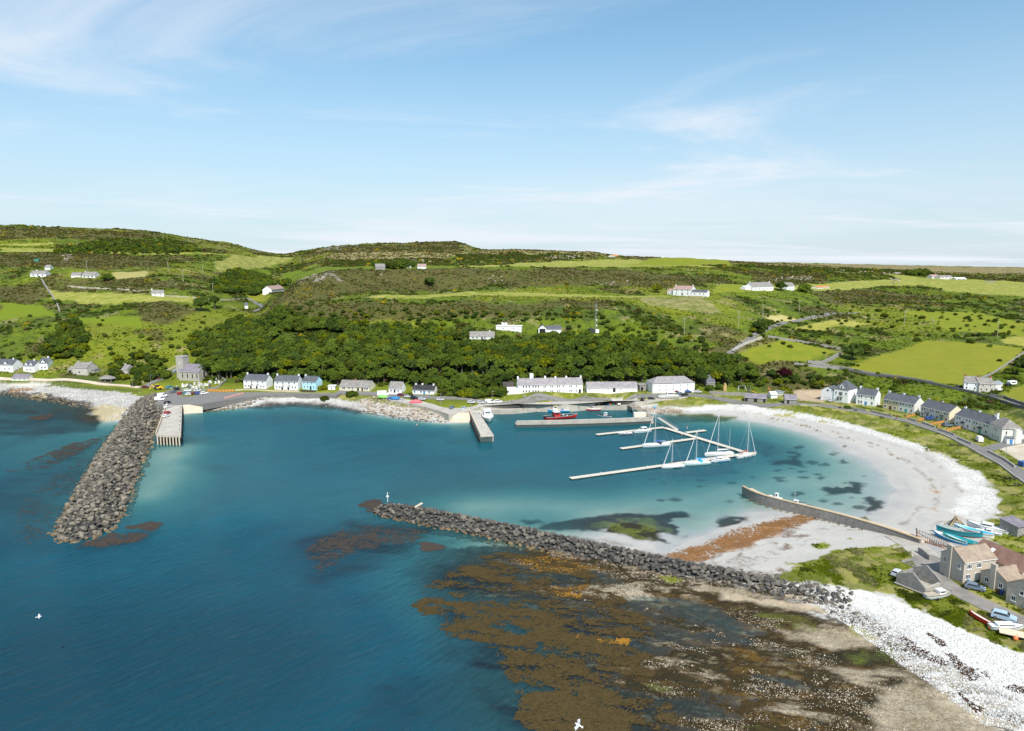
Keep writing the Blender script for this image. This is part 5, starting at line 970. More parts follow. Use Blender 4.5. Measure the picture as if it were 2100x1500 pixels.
# -- houses on the hillsides
house('bungalow', 'cream bungalow with grey-brown roof above the wood', (963,697), (1014,697), 8, 2.6, 2.8, RENDER_P, TILE_G, rows=[(.9,(.14,.30,.62,.88),1.3,1.1)], doors=[('f',.5,.9,2,DOOR_BK)], chim=((.8,.8),), base_z=None)
r = house('control_building', 'long white flat-roofed building with two round dishes on its roof', (1017,678), (1069,681), 7, 3.3, .3, RENDER_W, RENDER_W, 'flat', 'building', rows=[(1.4,(.3,.7),1.0,.8)])
for x in (-4.2, -2.0):
    mb = MB(); secs = []
    for i in range(5): t = i/4; secs.append([(x+math.cos(a)*1.1*t, 1.5-.35*t*t, 5.0+math.sin(a)*1.1*t) for a in np.linspace(0, 2*math.pi, 12, endpoint=False)] if t else [(x,1.5,5.0)]*12)
    mb.loft(secs, caps=False); mb.tube((x,1.6,3.5),(x,1.6,5.0),.12); mb.build('dish', RENDER_W, r)
r = house('fire_station', 'white gabled garage building with a big black door on the hillside', (1120.5,686), (1151,684.5), 8, 3.0, 2.2, RENDER_W, SLATE, cat='building', rows=[(1.2,(.5,),2.2,.8)], base_z=29.5)
w_ = r['wd']; mb = wall_mesh(9.4, 5.6, 3.6, 2.2, 'gable', -3); o = mb.build('garage_wing', RENDER_W, r); o.rotation_euler.z = math.pi/2; o.location = (-w_/2-.02, 3.6, 0); link('wing_roof', roof_mesh(9.4,5.6,3.6,2.2,'gable',.2,.15), o, SLATE); add_door(o, 'l', 9.4, 5.6, 2.8, 4.0, 3.4, DOOR_BK, 0, 'garage_door')
r = house('farmhouse', 'white two-storey farmhouse with low white wings on the hill bench', (1380,605), (1418,607), 9, 5.2, 2.8, RENDER_W, PINK_R, rows=[(3.4,(.2,.5,.8),1.0,1.3),(.9,(.2,.8),1.2,1.4)], doors=[('f',.5,1,2,DOOR_BK)], chim=((.04,1.1),(.96,1.1)), base_z=None)
w_ = r['wd']; 
for sx, ln, z_ in ((1, 14, 3.2), (-1, 6, 3.4)):
    mb = wall_mesh(ln, 6, z_, 1.8, 'gable', -3); o = mb.build('side_wing', RENDER_W, r); o.location = (sx*(w_/2+ln/2+.02), 1.5 - (2 if sx > 0 else 0), 0); link('wing_roof', roof_mesh(ln, 6, z_, 1.8, 'gable', .2, .14), o, SLATE if sx > 0 else PINK_R)
    for x in (-.28, 0.05, .3): add_window(o, 'f', ln, 6, x*ln, 1, 1.1, 1.2)
r = house('farmhouse', 'white farmhouse with long grey roof on the far green terrace', (1543,597), (1586,597), 9, 4.0, 4.0, RENDER_W, TILE_G, rows=[(.9,(.12,.32,.52,.72,.9),1.3,1.4)], chim=((.04,.9),(.96,.9)))
w_ = r['wd']; mb = wall_mesh(9, 6, 3.2, 1.8, 'gable', -3); o = mb.build('side_wing', RENDER_W, r); o.location = (-w_/2-5.5, 1, 0); link('wing_roof', roof_mesh(9,6,3.2,1.8,'gable',.2,.14), o, RENDER_P)
house('tower_house', 'small white house with tall gable between two dark trees', (1614,596), (1629,596), 7, 4.6, 3.2, RENDER_W, TILE_G, rows=[(1,(.3,.7),1.2,1.2)])
house('barn', 'long low barn with bright orange roof by the tree on the terrace', (1677,594), (1701,593), 8, 2.2, 1.2, RENDER_P, RUST_R, cat='barn')
house('barn', 'tiny orange-roofed barn on the far skyline', (1258,529), (1270,529), 10, 3, 2, RENDER_P, RUST_R, cat='barn')
house('farmhouse', 'far white farm building with pinkish roof on the moor edge', (1911,572), (1927,572), 10, 4, 3, RENDER_P, PINK_R, rows=[(1.2,(.3,.7),1.8,1.6)]); house('farmhouse', 'far long white farm building among sheds on the moor edge', (1928,573), (1954,573), 10, 3.4, 3, RENDER_W, TILE_G, rows=[(1.2,(.2,.5,.8),1.8,1.6)]); house('polytunnel', 'low pale polytunnel beside the far farm', (1961,574), (1982,574), 10, 1.8, 1.8, RENDER_W, FRAME_W, cat='polytunnel')
house('bungalow', 'white bungalow with grey roof on the high green slope', (62,568), (94,568), 9, 3.0, 2.8, RENDER_W, TILE_G, rows=[(1,(.2,.5,.8),1.6,1.3)], chim=((.3,.9),)); house('garden_shed', 'small grey-roofed white shed behind the white bungalow on the slope', (92,554), (103,554), 7, 2.8, 2.2, RENDER_W, TILE_G, cat='shed'); house('garden_shed', 'tiny green shed on the brown heath slope', (70,537), (79,537), 5, 2.5, .4, mat('green_paint', (.06,.26,.20), .6), mat('green_paint', (.06,.26,.20), .6), 'mono', 'shed')
house('bungalow', 'pale stone bungalow with grey roof and side wing on the green slope', (168,571), (195,571), 9, 3.2, 3.0, RENDER_P, TILE_G, rows=[(1,(.2,.5,.8),1.8,1.4)], chim=((.1,.9),)); house('outbuilding', 'low grey outbuilding with pale yard beside the stone bungalow', (146,571), (166,570), 9, 2.8, 2.4, RENDER_P, TILE_G, cat='building')
house('cottage', 'small white cottage with end chimney on the dirt track', (312,608), (337,608), 7, 2.8, 2.4, RENDER_W, TILE_G, rows=[(1,(.3,.7),.9,1.0)], chim=((.04,1.3),)); house('house', 'white house with pink tiled roof at the mouth of the green valley', (557,601), (583,601), 9, 3.4, 3.4, RENDER_W, PINK_R, rows=[(1,(.2,.5,.8),1.5,1.4)], chim=((.85,.9),)); house('cottage', 'white gable end of a cottage by the valley road', (502,633), (509,634), 5, 3, 2.2, RENDER_W, SLATE)
house('farmhouse', 'far grey farm buildings beside dark trees on the plateau', (770,553), (790,553), 9, 3.0, 2.5, STONE, TILE_G); house('barn', 'far pale barn with pinkish roof on the plateau field', (856,552), (874,552), 10, 3, 2, RENDER_P, PINK_R, cat='barn'); house('barn', 'far small pale barn on the plateau field', (834,550), (843,550), 8, 2.6, 1.8, RENDER_P, SLATE_L, cat='barn')
# -- left village
r = house('terraced_house', 'white house with small gabled dormers at the western end of the shore track', (-45,759.5), (27,764.5), 8, 4.3, 3.0, RENDER_W, SLATE, rows=[(.9,(.2,.45,.62,.78,.9),1.0,1.3)], chim=((.9,.9),), rwin=[(1,(.5,),.8,1.1)])
def dormers(r, xs, dp, z, rm=SLATE, wm=RENDER_W):
    for x in xs:
        mb = wall_mesh(2.6, 1.9, z+1.0, .9, 'gable', z-.9); o = mb.build('dormer', wm, r); o.rotation_euler.z = math.pi/2; o.location = ((x-.5)*r['wd']+.95, 1.28, 0); link('dormer_roof', roof_mesh(2.6,1.9,z+1.0,.9,'gable',.15,.08), o, rm); add_window(r, 'f', r['wd'], dp, (x-.5)*r['wd'], z-.4, .9, 1.3, proud=.05)
dormers(r, (.55,.80), 8, 4.3)
r = house('cottage', 'white cottage with two dormers above the low purple-roofed shed', (48,762.5), (71,764.5), 8, 4.2, 2.8, RENDER_W, SLATE, rows=[(.9,(.35,.65),1.1,1.3)], chim=((.6,.9),)); dormers(r, (.3,.72), 8, 4.2)
r = house('cottage', 'white cottage with dormer and bright gable beside the sloping driveway', (81,760), (98,758), 9, 4.4, 3.0, RENDER_W, SLATE, rows=[(.9,(.3,.7),1.1,1.3)], chim=((.8,.9),), rwin=[(3.6,(.5,),.5,.8)]); dormers(r, (.5,), 9, 4.4)
r = house('grey_cottage', 'grey rendered cottage with grey roof above the rocky shore', (150,768.5), (180,770.5), 8.5, 4.8, 2.9, RENDER_G, TILE_G, cat='cottage', rows=[(1,(.45,),1.5,1.5),(3.4,(.72,),.6,.8)], chim=((.06,.9),(.95,.9)), rwin=[(2.6,(.3,),.7,.9)])
w_ = r['wd']; mb = wall_mesh(6, 6, 2.6, 2.0, 'gable', -2); o = mb.build('side_wing', RENDER_G, r); o.location = (-w_/2-3.02, 2, 0); link('wing_roof', roof_mesh(6,6,2.6,2.0,'gable',.2,.14), o, TILE_G); add_door(o, 'f', 6, 6, -1.2, 2.2, 2.1, DOOR_BK); mb = wall_mesh(3, 5, 2.4, .8, 'mono', -2); o = mb.build('lean_to', RENDER_G, r); o.location = (w_/2+1.52, 2.5, 0); link('wing_roof', roof_mesh(3,5,2.4,.8,'mono',.2,.14), o, SLATE)
house('boat_shed', 'low stone shed with purplish slate roof beside the pale track', (24,781.5), (57,781.5), 6, 2.0, 2.0, RENDER_P, SLATE_P, cat='shed', rows=[(.7,(.2,.5,.8),1.0,.8)])
r = house('shelter', 'small open shelter with grey hipped roof on the track', (203,785), (228,785.5), 5, .3, .1, STONE, TILE_G, 'flat', 'shelter'); w_ = r['wd']
for x in (-w_/2+.2, 0, w_/2-.2):
    for y in (.2, 4.8): mb = MB(); mb.box(x-.12,x+.12,y-.12,y+.12,.3,2.4); mb.build('post', WOOD, r)
link('canopy', roof_mesh(w_, 5, 2.4, 1.7, 'hip', .4, .14), r, TILE_G)
house('house', 'grey gabled building half hidden by trees near the church lane', (250,773), (262,772.5), 8, 4.6, 2.4, RENDER_G, TILE_G, rows=[(3,(.3,.7),.7,.9),(.8,(.5,),.9,1.1)], chim=((.1,.9),))
# -- church
ch = house('church', 'grey stone church with square tower and purple slate roof in the graveyard', (367,780.5), (409,783), 9, 5.6, 4.2, STONE_CH, SLATE_P, cat='church', base_z=6.2); w_ = ch['wd']
LANCET = mat('pale_surround', (.56,.50,.38), .8)
def lancet(root, face, wd, dp, x, z, w, h):
    def arch(s, y0, y1):
        pr = [(-w*s/2, 0), (w*s/2, 0), (w*s/2, h*.68)] + [(w*s/2*math.cos(t), h*.68 + h*.32*math.sin(t)) for t in np.linspace(.35, math.pi-.35, 6)] + [(-w*s/2, h*.68)]
        k = len(pr); mb = MB(); mb.add([(a, y0, b) for a, b in pr] + [(a, y1, b) for a, b in pr], [tuple(range(k)), tuple(range(k, 2*k))[::-1]] + [(i, (i+1)%k, k+(i+1)%k, k+i) for i in range(k)]); return mb
    o = arch(1.25, -.05, .02).build('window', LANCET, root); put_at(o, face, wd, dp, x, z - .0, .012); p = arch(.85, -.09, -.055).build('pane', GLASS, o); p.location.z = .15
for x in (-.30, -.06, .18, .40): lancet(ch, 'f', w_, 9, x*w_, 1.5, 1.0, 2.8)
lancet(ch, 'r', w_, 9, 4.5, 1.8, 1.8, 4.2)
mb = MB(); mb.box(-w_/2-2.6, -w_/2+2.6, 1.5, 6.7, -2, 14.0); t_ = mb.build('tower', STONE_CH, ch); mb = MB()
for a, b, c_, d in ((-w_/2-2.75,-w_/2+2.75,1.35,1.75), (-w_/2-2.75,-w_/2+2.75,6.45,6.85), (-w_/2-2.75,-w_/2-2.35,1.76,6.44), (-w_/2+2.35,-w_/2+2.75,1.76,6.44)): mb.box(a, b, c_, d, 14.0, 14.9)
mb.build('parapet', STONE_CH, t_); mb = MB(); mb.box(-w_/2-.4, -w_/2+.4, 1.46, 1.495, 9.5, 11.6); mb.build('belfry_opening', LANCET, t_)
mb = MB(); mb.box(w_/2-.25, w_/2+.35, 4.2, 4.8, 9.9, 10.6); mb.build('finial', STONE, ch)
# -- roughcast houses by the lane
r = house('roughcast_house', 'two-storey roughcast house with brown tiled roof, chimney and red rear wing', (1973.5,1198), (2040,1186), 6.3, 5.0, 2.3, ROUGHCAST, TILE_B, rows=[(3.3,(.16,.46),1.4,1.2),(.8,(.14,),1.4,1.2)], doors=[('f',.42,1.4,2.1,DOOR_W)], lwin=[(3.0,(.2,.8),.95,1.3)], style='triple', base_z=3.6, ov=.2)
w_ = r['wd']; mb = MB(); mb.box(-w_/2-.4, -w_/2+.3, 3.3, 4.6, -1, 7.9); mb.box(-w_/2-.5, -w_/2+.4, 3.2, 4.7, 7.6, 7.8); mb.build('chimney', ROUGHCAST, r)
mb = wall_mesh(13, 7, 4.2, 2.6, 'gable', -2); o = mb.build('rear_wing', ROUGHCAST, r); o.rotation_euler.z = -math.pi/2; o.location = (w_/2+.02, .2, 0); link('wing_roof', roof_mesh(13,7,4.2,2.6,'gable',.2,.14), o, TILE_R)
mb = MB(); mb.add([(-3.0,1.2,5.32),(-2.0,1.2,5.32),(-2.0,2.2,6.06),(-3.0,2.2,6.06),(-3.0,1.2,5.4),(-2.0,1.2,5.4),(-2.0,2.2,6.14),(-3.0,2.2,6.14)], [(3,2,1,0),(4,5,6,7),(0,1,5,4),(1,2,6,5),(2,3,7,6),(3,0,4,7)]); mb.build('roof_light', FRAME_W, o)
r = house('roughcast_bungalow', 'single-storey roughcast house with two gable windows next to the blue-grey car', (2063,1221), (2130,1208), 6.2, 3.1, 1.9, ROUGHCAST, TILE_B, cat='house', rows=[(1.0,(.3,.6),1.2,1.1)], lwin=[(1.1,(.22,.75),.95,1.2)], base_z=3.6, ov=.2)
w_ = r['wd']; mb = MB(); mb.box(-w_/2-.4, -w_/2+.3, 2.6, 3.8, -1, 6.1); mb.build('chimney', ROUGHCAST, r)
house('roughcast_house', 'grey roughcast house cut off at the picture edge behind a blue wheeled bin', (2124,1262), (2190,1246), 6.4, 4.4, 2.0, ROUGHCAST, TILE_B, rows=[(1.0,(.3,),1.2,1.2)], lwin=[(.9,(.25,.75),1.0,1.2),(2.9,(.5,),.9,1.0)], base_z=3.7)
house('stone_hut', 'small dark stone hut with grey roof beside the dry boats', (2086,1102), (2112,1094), 5, 2.6, .8, STONE, SLATE_P, 'mono', 'hut', base_z=3.6)
# roofless barn
rb = house('ruined_barn', 'roofless grey concrete barn beside the lane with a white boat outside', (1896,1222), (1929,1207), 6.6, 0.25, .05, CONC, CONC, 'flat', 'ruin', base_z=3.2); w_ = rb['wd']; D_ = 6.6; G_ = mat('old_concrete', (.33,.31,.28), .9, col2=(.17,.165,.155), scale=1.1, bump=.8, stain=.3)
mb = MB(); mb.add([(-w_/2,0,.1),(-w_/2,D_,.1),(-w_/2,D_,2.7),(-w_/2,D_*.45,4.3),(-w_/2,0,1.7),(-w_/2+.4,0,.1),(-w_/2+.4,D_,.1),(-w_/2+.4,D_,2.7),(-w_/2+.4,D_*.45,4.3),(-w_/2+.4,0,1.7)], [(0,1,2,3,4),(9,8,7,6,5),(0,5,6,1),(1,6,7,2),(2,7,8,3),(3,8,9,4),(4,9,5,0)]); mb.build('gable_wall', G_, rb)
mb = MB(); mb.add([(w_/2,0,.1),(w_/2,D_,.1),(w_/2,D_,2.7),(w_/2,D_*.5,4.5),(w_/2,0,2.0),(w_/2-.4,0,.1),(w_/2-.4,D_,.1),(w_/2-.4,D_,2.7),(w_/2-.4,D_*.5,4.5),(w_/2-.4,0,2.0)], [(0,1,2,3,4),(9,8,7,6,5),(0,5,6,1),(1,6,7,2),(2,7,8,3),(3,8,9,4),(4,9,5,0)]); mb.build('gable_wall', G_, rb)
mb = MB(); mb.box(-w_/2+.41, w_/2-.41, D_-.4, D_, .1, 2.6); mb.build('back_wall', G_, rb); mb = MB(); mb.box(-w_/2+.41, w_/2-.41, 0, .4, .1, 1.6); mb.build('front_wall', CONC, rb)
# ---------------------------------------------------------------- walls, fences, steps
def px_wall(name, label, cat, px, th, h, m, step=2.0, kind=None, cap=None, world=None, sink=.6):
    W = [Vector(p) for p in (world or hits(px))]; pts = []
    for a, b in zip(W[:-1], W[1:]):
        k = max(1, int((b - a).length / step)); pts += [a.lerp(b, i / k) for i in range(k)]
    pts.append(W[-1]); zz = ground(np.array([p.x for p in pts]), np.array([p.y for p in pts])); o0 = Vector((pts[0].x, pts[0].y, 0)); mb = MB(); secs = []
    for i, p in enumerate(pts):
        d = pts[min(i+1, len(pts)-1)] - pts[max(i-1, 0)]; n_ = Vector((-d.y, d.x)).normalized() * th/2; hh = h * random.uniform(.9, 1.08) if m in (STONE, STONE_D) else h; z = zz[i]
        secs.append([(p.x+n_.x-o0.x, p.y+n_.y-o0.y, z-sink), (p.x+n_.x-o0.x, p.y+n_.y-o0.y, z+hh), (p.x-n_.x-o0.x, p.y-n_.y-o0.y, z+hh), (p.x-n_.x-o0.x, p.y-n_.y-o0.y, z-sink)])
    mb.loft(secs); o = mb.build(name, m); o.location = o0; return tag(o, label, cat, kind='thing')
def off(path, d, z=0): 
    out = []
    for i, p in enumerate(path):
        a = path[max(i-1, 0)]; b = path[min(i+1, len(path)-1)]; v = Vector((b[0]-a[0], b[1]-a[1])).normalized(); out.append((p[0] - v.y*d, p[1] + v.x*d, 0))
    return out
Z6 = lambda zx, zy: (1660 + zx/4.773, 740 + zy/4.773)
px_wall('retaining_wall', 'long dark stone retaining wall below the upper road', 'stone wall', None, .6, 1.5, STONE_D, world=off(RU, -2.7), sink=3.0)
px_wall('stone_wall', 'low stone wall along the field side of the upper road', 'stone wall', None, .5, .9, STONE, world=off(RU, 2.7)[: len(RU)//2])
px_wall('stone_wall', 'pale stone wall beside the hill road bend', 'stone wall', [(1502,722),(1530,707),(1562,696)], .6, 1.6, mat('pale_stone', (.52,.48,.42), .9, col2=(.36,.33,.29), scale=1.2, bump=.6)); px_wall('stone_wall', 'grey stone wall across the bracken enclosure', 'stone wall', [(1574,693),(1640,703),(1724,717)], .7, 1.5, STONE); px_wall('stone_wall', 'stone wall end with pale return beside the dark field trees', 'stone wall', [(1656,746),(1686,748),(1724,729)], .8, 2.2, STONE); px_wall('stone_wall', 'rough pale stone wall along the foot of the enclosure', 'stone wall', [(1628,748),(1660,752),(1725,758)], .9, 1.4, STONE)
px_wall('stone_wall', 'thin field wall running up between pasture and scrub', 'stone wall', [(1985,790),(2040,765),(2100,725)], .6, 1.0, STONE); px_wall('stone_wall', 'dark stone wall below the stone house garden', 'stone wall', [(2030,812),(2060,817),(2110,835)], .6, 1.4, STONE_D); px_wall('stone_wall', 'broken pale wall climbing the western slope to the white bungalow', 'stone wall', [(86,576),(105,603),(116,622),(122,640)], .9, 1.3, STONE, step=4)
px_wall('lawn_wall', 'stone retaining wall along the front of the manor lawn', 'stone wall', [(1040,829),(1060,826.5),(1150,825),(1240,821.5),(1292,818),(1306,812)], .6, 1.2, STONE); px_wall('quay_kerb_wall', 'low stone wall between village road and bushes', 'stone wall', [(905,817),(960,822),(1040,829)], .5, 1.0, STONE)
px_wall('garden_wall', 'white garden wall in front of the small brown-roofed cottage', 'garden wall', [(793,808.5),(823,809.5)], .25, .9, RENDER_W); px_wall('garden_wall', 'pinkish front wall of the two white village houses', 'garden wall', [(482,801.5),(500,800.5),(560,803),(614,804.5)], .3, .7, CONC_L); px_wall('garden_fence', 'dark fence in front of the pale blue house', 'fence', [(616,804),(648,804.5)], .12, 1.0, WOOD_D)
px_wall('churchyard_wall', 'stone wall between graveyard and car park', 'stone wall', [(300,793),(330,797),(375,801),(424,801.5)], .5, 1.0, STONE); px_wall('churchyard_wall', 'wall climbing behind the graveyard to the fields', 'stone wall', [(424,801),(450,795),(463,782),(446,770)], .5, 1.1, STONE); px_wall('churchyard_wall', 'wall between church lane and graveyard', 'stone wall', [(304,792),(332,780),(362,762)], .4, 1.0, STONE); px_wall('lane_wall', 'pale wall on the wooded side of church lane', 'stone wall', [(287,789),(320,773),(362,752)], .4, 1.0, CONC_L)
px_wall('stone_wall', 'arched garden stone wall behind the playground', 'stone wall', [(1455,808),(1488,811),(1527,812)], .6, 1.8, STONE); px_wall('road_wall', 'low wall on the beach side of the shore road', 'stone wall', None, .35, .55, CONC, world=off(RS, -2.9)[:int(len(RS)*.95)])
def plank_fence(label, px, h=1.1, m=None):
    W = hits(px); root = empty('plank_fence', W[0], label=label, cat='fence')
    for a, b in zip(W[:-1], W[1:]):
        a, b = Vector(a), Vector(b); L_ = (b-a).length; k = max(1, round(L_/1.8))
        for i in range(k):
            p, q = a.lerp(b, i/k), a.lerp(b, (i+1)/k); z = (gz(p.x,p.y)+gz(q.x,q.y))/2; d = (q-p).normalized(); n_ = Vector((-d.y,d.x,0))*.04; o = Vector(W[0]); mb = MB(); v = []
            for z0 in (z+.05, z+h): v += [(*(c.xy-o.xy), z0-o.z) for c in (p+n_+d*.03, q+n_-d*.03, q-n_-d*.03, p-n_+d*.03)]
            mb.add(v, [(3,2,1,0),(4,5,6,7),(0,1,5,4),(1,2,6,5),(2,3,7,6),(3,0,4,7)]); mb.build('panel', m or WOOD_O, root)
        for i in range(k+1):
            p = a.lerp(b, i/k); mb = MB(); mb.box(p.x-W[0][0]-.07,p.x-W[0][0]+.07,p.y-W[0][1]-.07,p.y-W[0][1]+.07,gz(p.x,p.y)-W[0][2]-.3,gz(p.x,p.y)-W[0][2]+h+.1); mb.build('post', WOOD_D, root)
plank_fence('orange timber fence at the edge of the car park below the graveyard', [(425,803),(455,804),(481,803.5)], 1.4); plank_fence('orange garden fence closest to the buff house', [Z6(945,560), Z6(1050,530)]); plank_fence('short orange garden fence below the cream pair of houses', [Z6(1060,598), Z6(1140,575)]); plank_fence('long orange garden fence below the cream pair of houses', [Z6(1180,635), Z6(1345,600)]); plank_fence('orange garden fence beside the parked dark car', [Z6(1250,660), Z6(1300,635)]); plank_fence('orange garden fence below the white terrace end', [Z6(1340,690), Z6(1500,660)])
for lab, A_, B_ in (('grey boundary wall piece below the cream houses', Z6(960,570), Z6(1050,600)), ('grey boundary wall piece below the orange fences', Z6(1100,610), Z6(1230,660)), ('grey boundary wall piece below the white terrace', Z6(1260,680), Z6(1420,735)), ('grey boundary wall beside the white van', Z6(1450,765), Z6(1590,825)), ('grey hedge-topped wall below the buff houses', Z6(600,500), Z6(810,555)), ('grey wall below the round clipped hedge', Z6(340,455), Z6(560,500)), ('grey wall below the tall white house', Z6(110,435), Z6(330,470))): px_wall('boundary_wall', lab, 'garden wall', [A_, B_], .35, .9, CONC)
px_wall('boundary_wall', 'stone wall between sandy car park and shore road', 'garden wall', [Z6(1750,895), Z6(1900,970), Z6(2010,1050)], .4, .9, CONC); px_wall('slope_wall', 'short dark wall beside the concrete beach slope', 'stone wall', [(1884,1134),(1895,1142),(1907,1150)], .5, 1.5, STONE)
slab('play_surface', [(1529,800),(1582,801),(1580,812),(1530,811)], 5.2, 3, mat('black_rubber', (.02,.021,.023), .9), 'black rubber play area surface')
# ---------------------------------------------------------------- boats
HULLW = mat('white_gelcoat', (.80,.80,.79), .25, var=.03); HULLN = mat('navy_gelcoat', (.012,.02,.06), .25, var=.1); HULLB = mat('blue_hull', (.02,.30,.62), .35, var=.1); HULLLB = mat('light_blue_hull', (.05,.42,.72), .4, var=.12); HULLT = mat('teal_hull', (.01,.28,.33), .45, var=.15); HULLR = mat('red_hull', (.55,.03,.025), .4, var=.12); HULLMR = mat('maroon_hull', (.22,.02,.04), .45); HULLP = mat('pale_mint_hull', (.66,.80,.76), .3, var=.04); DECKT = mat('deck_tan', (.55,.47,.36), .7); DECKW = mat('deck_white', (.72,.72,.70), .5, var=.05); CANVB = mat('blue_canvas', (.02,.12,.38), .8); CANVLB = mat('bright_blue_canvas', (.03,.36,.66), .8); CANVR = mat('red_canvas', (.45,.05,.04), .8); ALU = mat('mast_aluminium', (.72,.72,.72), .35, metal=.3); YEL = mat('yellow_paint', (.80,.55,.08), .5); ORANGE = mat('orange_plastic', (.75,.20,.05), .5); GREENP = mat('green_tarpaulin', (.22,.55,.12), .6); BLUET = mat('blue_tarpaulin', (.02,.17,.38), .6); PINKT = mat('coral_tarpaulin', (.70,.13,.15), .6); BLACKP = mat('black_rubber_plastic', (.015,.015,.016), .5); SAILW = mat('sailcloth', (.74,.73,.70), .8)
def hull_secs(L, Bm, fb, dr, full=.55, rake=.12, sheer=.25, transom=.75, k=9, n_=13):
    S = []
    for i in range(n_):
        t = i/(n_-1); x = -L/2 + L*t; b = Bm/2 * (transom + (1-transom)*math.sin(min(1, t/.45)*math.pi/2) if t < .45 else math.cos(((t-.45)/.55)**1.6*math.pi/2)**.85 + .012); b = max(b, .02)
        zs = fb*(1 + sheer*(2*t-.8)**2*.6 + (sheer*.6*t)); zd = -dr*(1-(abs(2*t-.9))**3*.7); xr = x
        sec = []
        for j in range(k):
            q = -1 + 2*j/(k-1); a = abs(q)**full; sec.append((xr + (rake*L*(t**4))*((zs if abs(q)==1 else zs*a))/max(zs,.1)*.6, math.copysign(b*min(1, abs(q)**.55*1.0), q) if q else 0, zd + (zs-zd)*abs(q)**2.2))
        S.append(sec)
    return S
def hull(root, L, Bm, fb, dr, m, deck=None, boot=None, open_=False, name='hull', inner=None, **kw):
    S = hull_secs(L, Bm, fb, dr, **kw); mb = MB(); k = len(S[0]); v = [p for q in S for p in q]; f = []; mi = []
    for i in range(len(S)-1):
        for j in range(k-1): f.append((i*k+j, (i+1)*k+j, (i+1)*k+j+1, i*k+j+1)); mi.append(1 if (boot and max(v[i*k+j][2], v[i*k+j+1][2]) < fb*.45) else 0)
    f.append(tuple(range(k))); mi.append(0); o = len(mb.v); mb.v += v; mb.f += f; mb.mi += mi
    if open_:
        vi = [(p[0]*.96, p[1]*.86, p[2]+.10 if abs(abs(p[1]) ) < 9 else p[2]) for p in v]; vi = [(a[0], a[1], min(a[2]+.0, b[2]) if j % k not in (0, k-1) else b[2]) for j, (a, b) in enumerate(zip(vi, v))]; o2 = len(mb.v); mb.v += vi
        for i in range(len(S)-1):
            for j in range(k-1): mb.f.append((o2+i*k+j, o2+i*k+j+1, o2+(i+1)*k+j+1, o2+(i+1)*k+j)); mb.mi.append(2)
            for j in (0, k-1): mb.f.append((i*k+j, o2+i*k+j, o2+(i+1)*k+j, (i+1)*k+j)); mb.mi.append(0)
        mb.f.append(tuple(o2+j for j in range(k))); mb.mi.append(2)
    me = bpy.data.meshes.new(name); me.from_pydata(mb.v, [], mb.f)
    for mm in (m, boot or m, inner or m): me.materials.append(mm)
    me.polygons.foreach_set('material_index', mb.mi)
    if not open_: 
        bm = bmesh.new(); bm.from_mesh(me); bmesh.ops.recalc_face_normals(bm, faces=bm.faces); bm.to_mesh(me); bm.free()
    me.polygons.foreach_set('use_smooth', [True]*len(me.polygons)); h = link(name, me, root)
    if not open_:
        db = MB(); dv = [(q[0][0], q[0][1]*.985, q[0][2]-.03) for q in S] + [(q[-1][0], q[-1][1]*.985, q[-1][2]-.03) for q in S]; n_ = len(S); db.add(dv, [(i, i+1, n_+i+1, n_+i) for i in range(n_-1)]); db.build('deck', deck or DECKW, h)
    return S
def heading(a, b, z=0): A_, B_ = Vector(at_z(*a, z)), Vector(at_z(*b, z)); d = B_ - A_; return (A_+B_)/2, math.atan2(d.y, d.x), d.length
